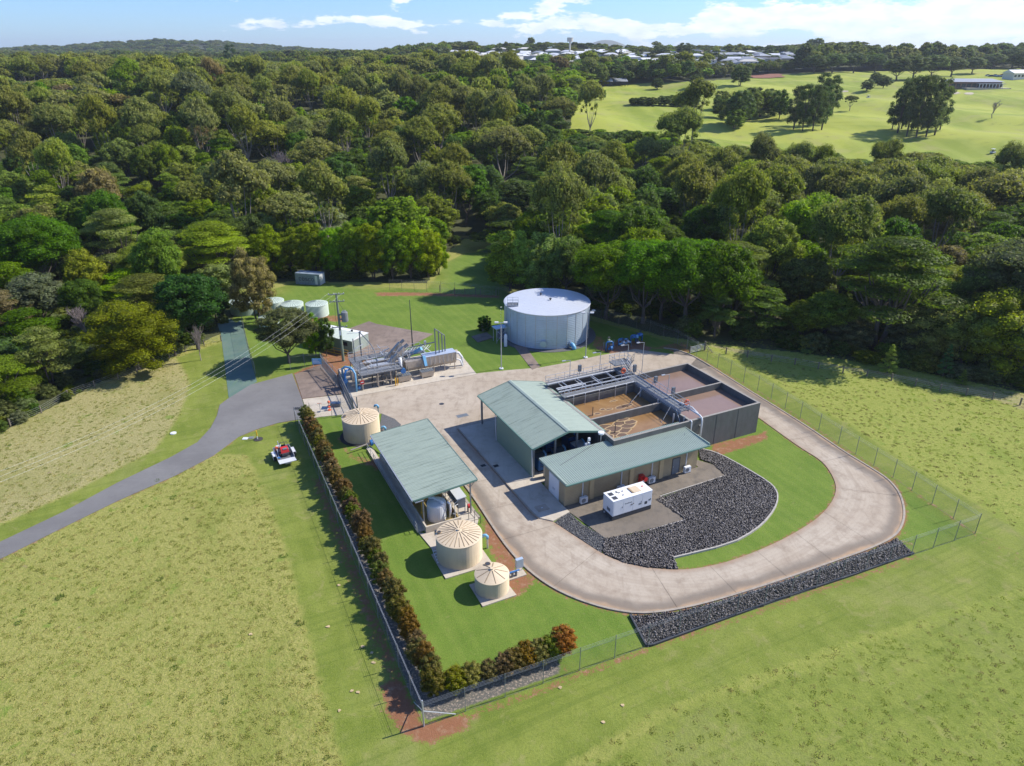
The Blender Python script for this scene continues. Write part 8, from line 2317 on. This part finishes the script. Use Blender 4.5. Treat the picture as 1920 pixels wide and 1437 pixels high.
big(582, 199, 16, 4, 8, RM[0], WM[0], 'small white outbuilding beside the house buried in the forest', 'outbuilding', up=11)
for k, (u, lab) in enumerate(((1136, 'left half of the long silver roofed shed at the edge of the fairway'), (1164, 'right half of the long silver roofed shed at the edge of the fairway'))):
    p = GT(u, 162); D = dep(p.x, p.y); L = 26 / FPX * D
    t = Thing('open_shed', lab, 'shed', (p.x, p.y, p.z), 'silver roofed sheds by the fairway', plant=False, rot=.02)
    t.part('roof', MB().add([(-L / 2, 0, 3.2), (L / 2, 0, 3.2), (L / 2, 9, 5.4), (-L / 2, 9, 5.4), (-L / 2, 9.1, 0), (L / 2, 9.1, 0)], [(0, 1, 2, 3), (3, 2, 5, 4)]), RM[1] if k else RM[0])
    for j in range(6): t.part('post', MB().box(-L / 2 + j * L / 5 - .15, -L / 2 + j * L / 5 + .15, .1, .4, 0, 3.2), M['dark'])
    t.part('side_wall', MB().box(-L / 2, L / 2, 8.6, 9, 0, 5), M['dark'])
# club house
p = GT(1830, 166); D = dep(p.x, p.y); L = 92 / FPX * D
T = Thing('club_house', 'long low clubhouse with dark roof at the top right of the golf course', 'building', (p.x, p.y, p.z), plant=False, rot=-.1)
wl = T.part('walls', MB().box(-L / 2, L / 2, 2, 16, -3, 4.2), simple('club_brick', (.20, .12, .10), .8, 0, .2))
T.part('roof', MB().add([(-L / 2 - 1, 0, 4.2), (L / 2 + 1, 0, 4.2), (L / 2 + 1, 18, 4.2), (-L / 2 - 1, 18, 4.2), (-L / 2 + 4, 9, 6.2), (L / 2 - 4, 9, 6.2)], [(3, 2, 1, 0), (0, 1, 5, 4), (1, 2, 5), (2, 3, 4, 5), (3, 0, 4)]), RM[1])
T.part('terrace', MB().box(-L / 4, L / 2 + 3, -6, 2, -3, .4), M['slab']); T.part('terrace_roof', MB().box(0, L / 2, -4, 2, 2.9, 3.2), RM[1])
for k in range(10): T.part('window', MB().box(-L / 2 + 1.5 + k * L / 10, -L / 2 + 1.5 + k * L / 10 + L / 10 * .7, 1.93, 1.99, .8, 3.0), M['glass'], wl)
for k in range(8): T.part('post', MB().box(k * L / 16, k * L / 16 + .3, -3.9, -3.6, .4, 2.9), M['white'])
p = GT(1902, 148); house(0, 0, 2, 0, 0, 'white green keeper shed at the right edge above the clubhouse', None, rot=.3, sc=1.3, p=p)
# water tower on the skyline
p = GT(1068, 106)
T = Thing('water_tower', 'slim white water tower on the town skyline', 'water tower', (p.x, p.y, p.z), plant=False, rot=1e-6)
T.part('shaft', MB().tube([(0, 0, -3), (0, 0, 16)], 1.1, 10), RM[2]); T.part('tank', MB().cyl((0, 0), 3.6, 16, 20, 16).cyl((0, 0), 3.8, 20, 20.5, 16), RM[2])
# cars and carts
def car(p, col, lab, grp, rot=0, s_=1.0):
    t = Thing('parked_car', lab, 'car', (p.x, p.y, p.z), grp, plant=False, rot=rot + 1e-6); m_ = simple('car_paint', col, .25, 0, .05)
    t.part('body', MB().box(-2.2, 2.2, -.9, .9, .3, .95), m_); t.part('cabin', MB().add([(-1.4, -.8, .95), (1.2, -.8, .95), (1.2, .8, .95), (-1.4, .8, .95), (-1.0, -.65, 1.5), (.7, -.65, 1.5), (.7, .65, 1.5), (-1.0, .65, 1.5)], [(4, 5, 6, 7), (0, 1, 5, 4), (1, 2, 6, 5), (2, 3, 7, 6), (3, 0, 4, 7)]), M['glass'])
    for x in (-1.4, 1.4):
        for y in (-.92, .92): t.part('wheel', MB().tube([(x, y - .1, .33), (x, y + .1, .33)], .33, 10), M['black'])
for i, (u, v, c, lab) in enumerate(((1852, 143, (.7, .7, .7), 'white car parked above the clubhouse, leftmost'), (1859, 144, (.05, .06, .1), 'dark car parked above the clubhouse beside the leftmost'), (1866, 143, (.6, .62, .65), 'silver car in the middle of the clubhouse row'), (1873, 144, (.7, .7, .72), 'white car right of the silver one above the clubhouse'), (1881, 142, (.3, .04, .04), 'red car at the right end of the clubhouse row'))):
    car(GT(u, v), c, lab, 'cars parked above the clubhouse', rg.uniform(-.3, .3))
def cart(u, v, lab):
    p = GT(u, v); t = Thing('golf_cart', lab, 'golf cart', (p.x, p.y, p.z), 'golf carts', plant=False, rot=.5)
    t.part('body', MB().box(-1.1, 1.1, -.6, .6, .25, .75), M['offwhite']); t.part('roof', MB().box(-.9, .7, -.6, .6, 1.75, 1.85), M['white']); t.part('seat', MB().box(-.3, .2, -.5, .5, .75, 1.2), M['black'])
    for x in (-.85, .65):
        for y in (-.55, .55): t.part('roof_post', MB().box(x - .03, x + .03, y - .03, y + .03, .7, 1.75), M['dark'])
    for x in (-.75, .75):
        for y in (-.6, .6): t.part('wheel', MB().tube([(x, y - .08, .22), (x, y + .08, .22)], .22, 10), M['black'])
cart(1861, 288, 'golf cart on the path at the right, just above the nearest trees'); cart(1628, 184, 'golf cart on the fairway between the two pine clumps')
# bunkers, bare soil, cart path
def gpatch(name, cu, cv, ru, rv, mat, seed, dz=.12, label=None):
    r = random.Random(seed); pts = []
    for i in range(20):
        t = 2 * PI * i / 20; k = 1 + r.uniform(-.18, .18); q = GT(cu + ru * k * math.cos(t), cv + rv * k * math.sin(t)); pts.append(q)
    c = GT(cu, cv); v = [c + Vector((0, 0, dz))] + [q + Vector((0, 0, dz)) for q in pts]
    wmesh(name, MB().add(v, [(0, 1 + (i + 1) % 20, 1 + i) for i in range(20)]), mat, kind='structure')
SAND = simple('bunker_sand', (.42, .36, .26), .9, 0, .2); RED = simple('bare_red_soil', (.26, .11, .07), .95, 0, .3, .2); DK = simple('shaded_bunker_grass', (.09, .11, .03), .9, 0, .3)
gpatch('bare_ground', 1435, 143.5, 36, 4.2, RED, 1, .5); gpatch('bunker', 1790, 175, 10, 2.0, SAND, 2); gpatch('bunker', 1817, 176, 9, 2.2, SAND, 3); gpatch('bunker', 1583, 172, 9, 1.6, SAND, 4); gpatch('bunker', 1840, 167.6, 12, 1.0, SAND, 5)
# belts of trees behind the golf course
rg2 = np.random.default_rng(5)
BL = [(1062, 200), (1072, 168), (1100, 158), (1180, 154), (1235, 152), (1300, 150), (1390, 144), (1470, 136), (1560, 134), (1640, 132), (1700, 131), (1800, 130), (1870, 122), (1935, 118)]
pts = []; rots = []; scls = []; tin = []; idx = []
for (a, b), (c, d) in zip(BL, BL[1:]):
    n = int(abs(c - a) * 1.2 + abs(d - b) * .8)
    for i in range(n):
        t = rg2.random(); u = a + (c - a) * t; v = b + (d - b) * t - rg2.uniform(0, 5 if u < 1450 else 7)
        if 1120 < u < 1182: v -= 4
        p = GT(u, v); s_ = rg2.uniform(.6, 1.1) * (1.6 if u > 1500 else .8 if u > 1284 else 1.0); col = FARC[rg2.integers(0, 5)][0]
        if 1284 < u < 1500 and rg2.random() < .35: continue
        pts.append((p.x, p.y, p.z - .5)); rots.append((0, 0, rg2.uniform(0, 6.28))); scls.append((s_, s_, s_ * rg2.uniform(.6, .95))); idx.append(pid('broad', 'lo')); tin.append(col)
scatter('tree_belt', pts, rots, scls, idx, 'belt of dark trees along the far side of the golf course', proto, tin)
GB = 'big dark trees standing behind the clubhouse lawn'
for i, (u, vb, vt, w) in enumerate([(1525, 138, 101, 40), (1560, 137, 98, 48), (1600, 137, 97, 44), (1640, 135, 100, 40), (1680, 152, 106, 56), (1712, 150, 102, 60), (1745, 146, 100, 52), (1782, 144, 104, 54), (1822, 138, 106, 40), (1860, 130, 99, 44), (1896, 128, 88, 60), (1915, 140, 92, 60), (1640, 163, 134, 22)]):
    tpx('broad', u, vb, vt, w, (.075, .10, .036), 'big dark tree standing in the belt behind the right fairways', GB, 'mid')
tpx('pine', 437, 132, 84, 30, (.03, .05, .022), 'tall dark pine breaking the skyline at the left', None, 'mid')
for i, (u, vb, vt, w) in enumerate([(1163, 112, 84, 12), (1192, 110, 87, 8), (1203, 110, 86, 8), (1282, 108, 80, 34), (1240, 110, 84, 40), (1440, 106, 84, 16), (1458, 106, 86, 14), (1470, 106, 84, 14), (1487, 106, 88, 12), (935, 106, 84, 18), (955, 106, 88, 16), (1040, 104, 88, 14)]):
    tpx('cone' if w < 13 else 'lime', u, vb, vt, w, (.07, .09, .04), 'tall tree standing above the town skyline', 'tall trees on the town skyline', 'mid')
# streets of the estate
STR = simple('street_asphalt', (.24, .23, .22), .9, 0, .1); TAN = simple('tan_verge', (.34, .28, .19), .9, 0, .1)
for a, b, w_ in (((1345, 132), (1385, 108), 5.5),):
    p, q = GT(*a), GT(*b); d = (q - p).normalized(); n = Vector((-d.y, d.x, 0)).normalized() * w_; v = []; f = []
    for i in range(12):
        c = p.lerp(q, i / 11); c.z = float(ZT(c.x, c.y)) + .5; v += [c + n, c - n]
    wmesh('street', MB().add(v, [(2 * i, 2 * i + 1, 2 * i + 3, 2 * i + 2) for i in range(11)]), TAN, kind='structure')
# ================================================================== HAZE
def haze():
    m, nt, N, L = newmat('haze')
    out = N.new('ShaderNodeOutputMaterial'); v = N.new('ShaderNodeVolumePrincipled')
    v.inputs['Color'].default_value = (.80, .89, 1.0, 1); v.inputs['Density'].default_value = 0.00008; v.inputs['Anisotropy'].default_value = .25
    L.new(v.outputs[0], out.inputs['Volume'])
    wmesh('haze', MB().box(-17000, 17000, -500, 14200, -9, 230), m, kind='stuff')
haze()

# ================================================================== GRASS TUFTS AND LITTER
gt = bpy.data.collections.new('grass_kinds')
def tuft(seed, n, h, r, mat):
    q = np.random.default_rng(seed); mb = MB()
    for i in range(n):
        a = q.uniform(0, 2 * PI); rr = r * q.random() ** .5; x, y = rr * math.cos(a), rr * math.sin(a); l = h * q.uniform(.5, 1.1); b = q.uniform(0, 2 * PI); o = q.uniform(.2, .7) * l; w = .035 + .03 * q.random()
        dx, dy = math.cos(b), math.sin(b)
        mb.add([(x - dy * w, y + dx * w, -.02), (x + dy * w, y - dx * w, -.02), (x + dx * o, y + dy * o, l)], [(0, 1, 2)])
    return mb.mesh('tuft', mat)
def tuftmat():
    s = NB('grass_tuft'); c = s.attr('tint', 'Color', 'INSTANCER')
    s.done(c, .8, 0, .2); tr = s.N.new('ShaderNodeBsdfTranslucent'); s.L.new(c, tr.inputs['Color']); mx = s.N.new('ShaderNodeMixShader'); mx.inputs[0].default_value = .5
    s.L.new(s.b.outputs[0], mx.inputs[1]); s.L.new(tr.outputs[0], mx.inputs[2]); s.L.new(mx.outputs[0], s.out.inputs[0]); return s.m
TM = tuftmat()
for i in range(4): gt.objects.link(bpy.data.objects.new('%02d_tuft' % i, tuft(i, 20, .075, .24, TM)))
gt.objects.link(bpy.data.objects.new('04_tuft', tuft(9, 40, .18, .34, TM)))
rg = np.random.default_rng(3)
n = 150000
y = rg.uniform(24, 128, n) ; x = rg.uniform(-.82, .82, n) * (y + 16)
u, v = PX(x, y, 0)
MOWP = [(330, 672), (420, 640), (440, 560), (560, 515), (800, 535), (948, 540), (1100, 598), (1250, 640), (1345, 668), (1395, 680), (1476, 733), (1608, 808), (1728, 887), (1826, 943), (1960, 1025), (1960, 1088), (1600, 1200), (1240, 1328), (1035, 1450), (1000, 1900), (560, 1700), (645, 1450), (600, 1280), (575, 1180), (545, 1060), (519, 980), (504, 930), (488, 899), (463, 853), (396, 852), (300, 898), (150, 975), (-40, 1060), (-700, 1400), (-700, 1250), (-40, 1005), (150, 918), (290, 845), (331, 789), (350, 749), (356, 718), (346, 692)]
cl = np.sin(x * .31 + 1.3 * np.sin(y * .23)) * np.cos(y * .27 + 1.1 * np.sin(x * .19)) + .6 * np.sin(x * .9 + y * .7)
keep = ~inpoly(u, v, MOWP) & ~inpoly(u, v, FNEAR) & (v < 1560) & (v > 640) & (rg.random(n) < np.where((x > 4) & (y < 72), .10, np.clip(.24 + .04 * cl, .1, 1)))
x, y, cl = x[keep], y[keep], cl[keep]; n = len(x)
# the lower right paddock and the left one differ in colour, as the turf below them does
g = np.clip((x - 5) / 40, 0, 1)[:, None]
base = np.array([[.28, .32, .06]]) * (1 - g) + np.array([[.30, .38, .055]]) * g
straw = np.array([[.50, .45, .16]]) * (1 - g * .5); k = (rg.random(n) < .42)[:, None]
tn = np.where(k, straw, base) * rg.uniform(.75, 1.25, (n, 1))
bigk = rg.random(n) < .004; tn[bigk] = np.array([.16, .24, .04]) * rg.uniform(.8, 1.2, (bigk.sum(), 1))
sc = rg.uniform(.6, 1.25, n)
scatter('pasture_grass', np.stack([x, y, x * 0], 1), np.stack([x * 0, x * 0, rg.uniform(0, 6.28, n)], 1), np.stack([sc, sc, sc * rg.uniform(.6, 1.3, n)], 1), np.where(bigk, 4, rg.integers(0, 4, n)), 'tufts of rough pasture grass in the paddocks', gt, tn)
print('tufts', n)
# pale scraps and stones lying in the mown strip
for i, (u, v) in enumerate([(680, 1213), (697, 1225), (700, 1243), (660, 1296), (672, 1299), (615, 1176), (635, 1098), (636, 1333), (1168, 1323), (1131, 1355), (470, 1190), (1050, 1290)]):
    p = G(u, v); r = random.Random(i); pts = [(.17 * math.cos(t) * r.uniform(.5, 1.4), .13 * math.sin(t) * r.uniform(.6, 1.4)) for t in np.linspace(0, 2 * PI, 8, endpoint=False)]
    mb = MB(); mb.prism([(p.x + a, p.y + b) for a, b in pts], 0, .05); mb.v = [(x_, y_, z_ + .03 * r.random()) for x_, y_, z_ in mb.v]
    o = wmesh('fallen_bark', mb, M['pilaster'], 'pale scrap of bark lying on the mown strip outside the fence', 'bark', group='pale scraps of bark on the mown strip')

# ================================================================== singling out look-alikes along a row
ORD = ['first', 'second', 'third', 'fourth', 'fifth', 'sixth', 'seventh', 'eighth', 'ninth', 'tenth', 'eleventh', 'twelfth', 'thirteenth', 'fourteenth', 'fifteenth', 'sixteenth', 'seventeenth', 'eighteenth', 'nineteenth', 'twentieth',
       '21st', '22nd', '23rd', '24th', '25th', '26th', '27th', '28th', '29th', '30th', '31st', '32nd', '33rd', '34th', '35th', '36th', '37th', '38th', '39th', '40th']
bl = {}
for o in list(C.objects):
    if o.parent is None and o.get('category') in ('tree', 'shrub', 'house') and o.get('label'): bl.setdefault(o['label'], []).append(o)
for lab, obs in bl.items():
    n = len(obs)
    if n < 2 or n > 40: continue
    hedge = 'along the left fence' in lab
    key = (lambda o: -o.location.y) if hedge else (lambda o: float(PX(o.location.x, o.location.y, o.location.z)[0]))
    for i, o in enumerate(sorted(obs, key=key)):
        t = (ORD[i] + ' from the ' + ('top' if hedge else 'left')) if not (i == n - 1 and not hedge) else 'rightmost'
        if i == 0 and not hedge: t = 'leftmost'
        l2 = lab + ', ' + t
        if len(l2.split()) <= 16: o['label'] = l2
for o in list(C.objects):     # whatever still is alone in its wording needs no group
    pass
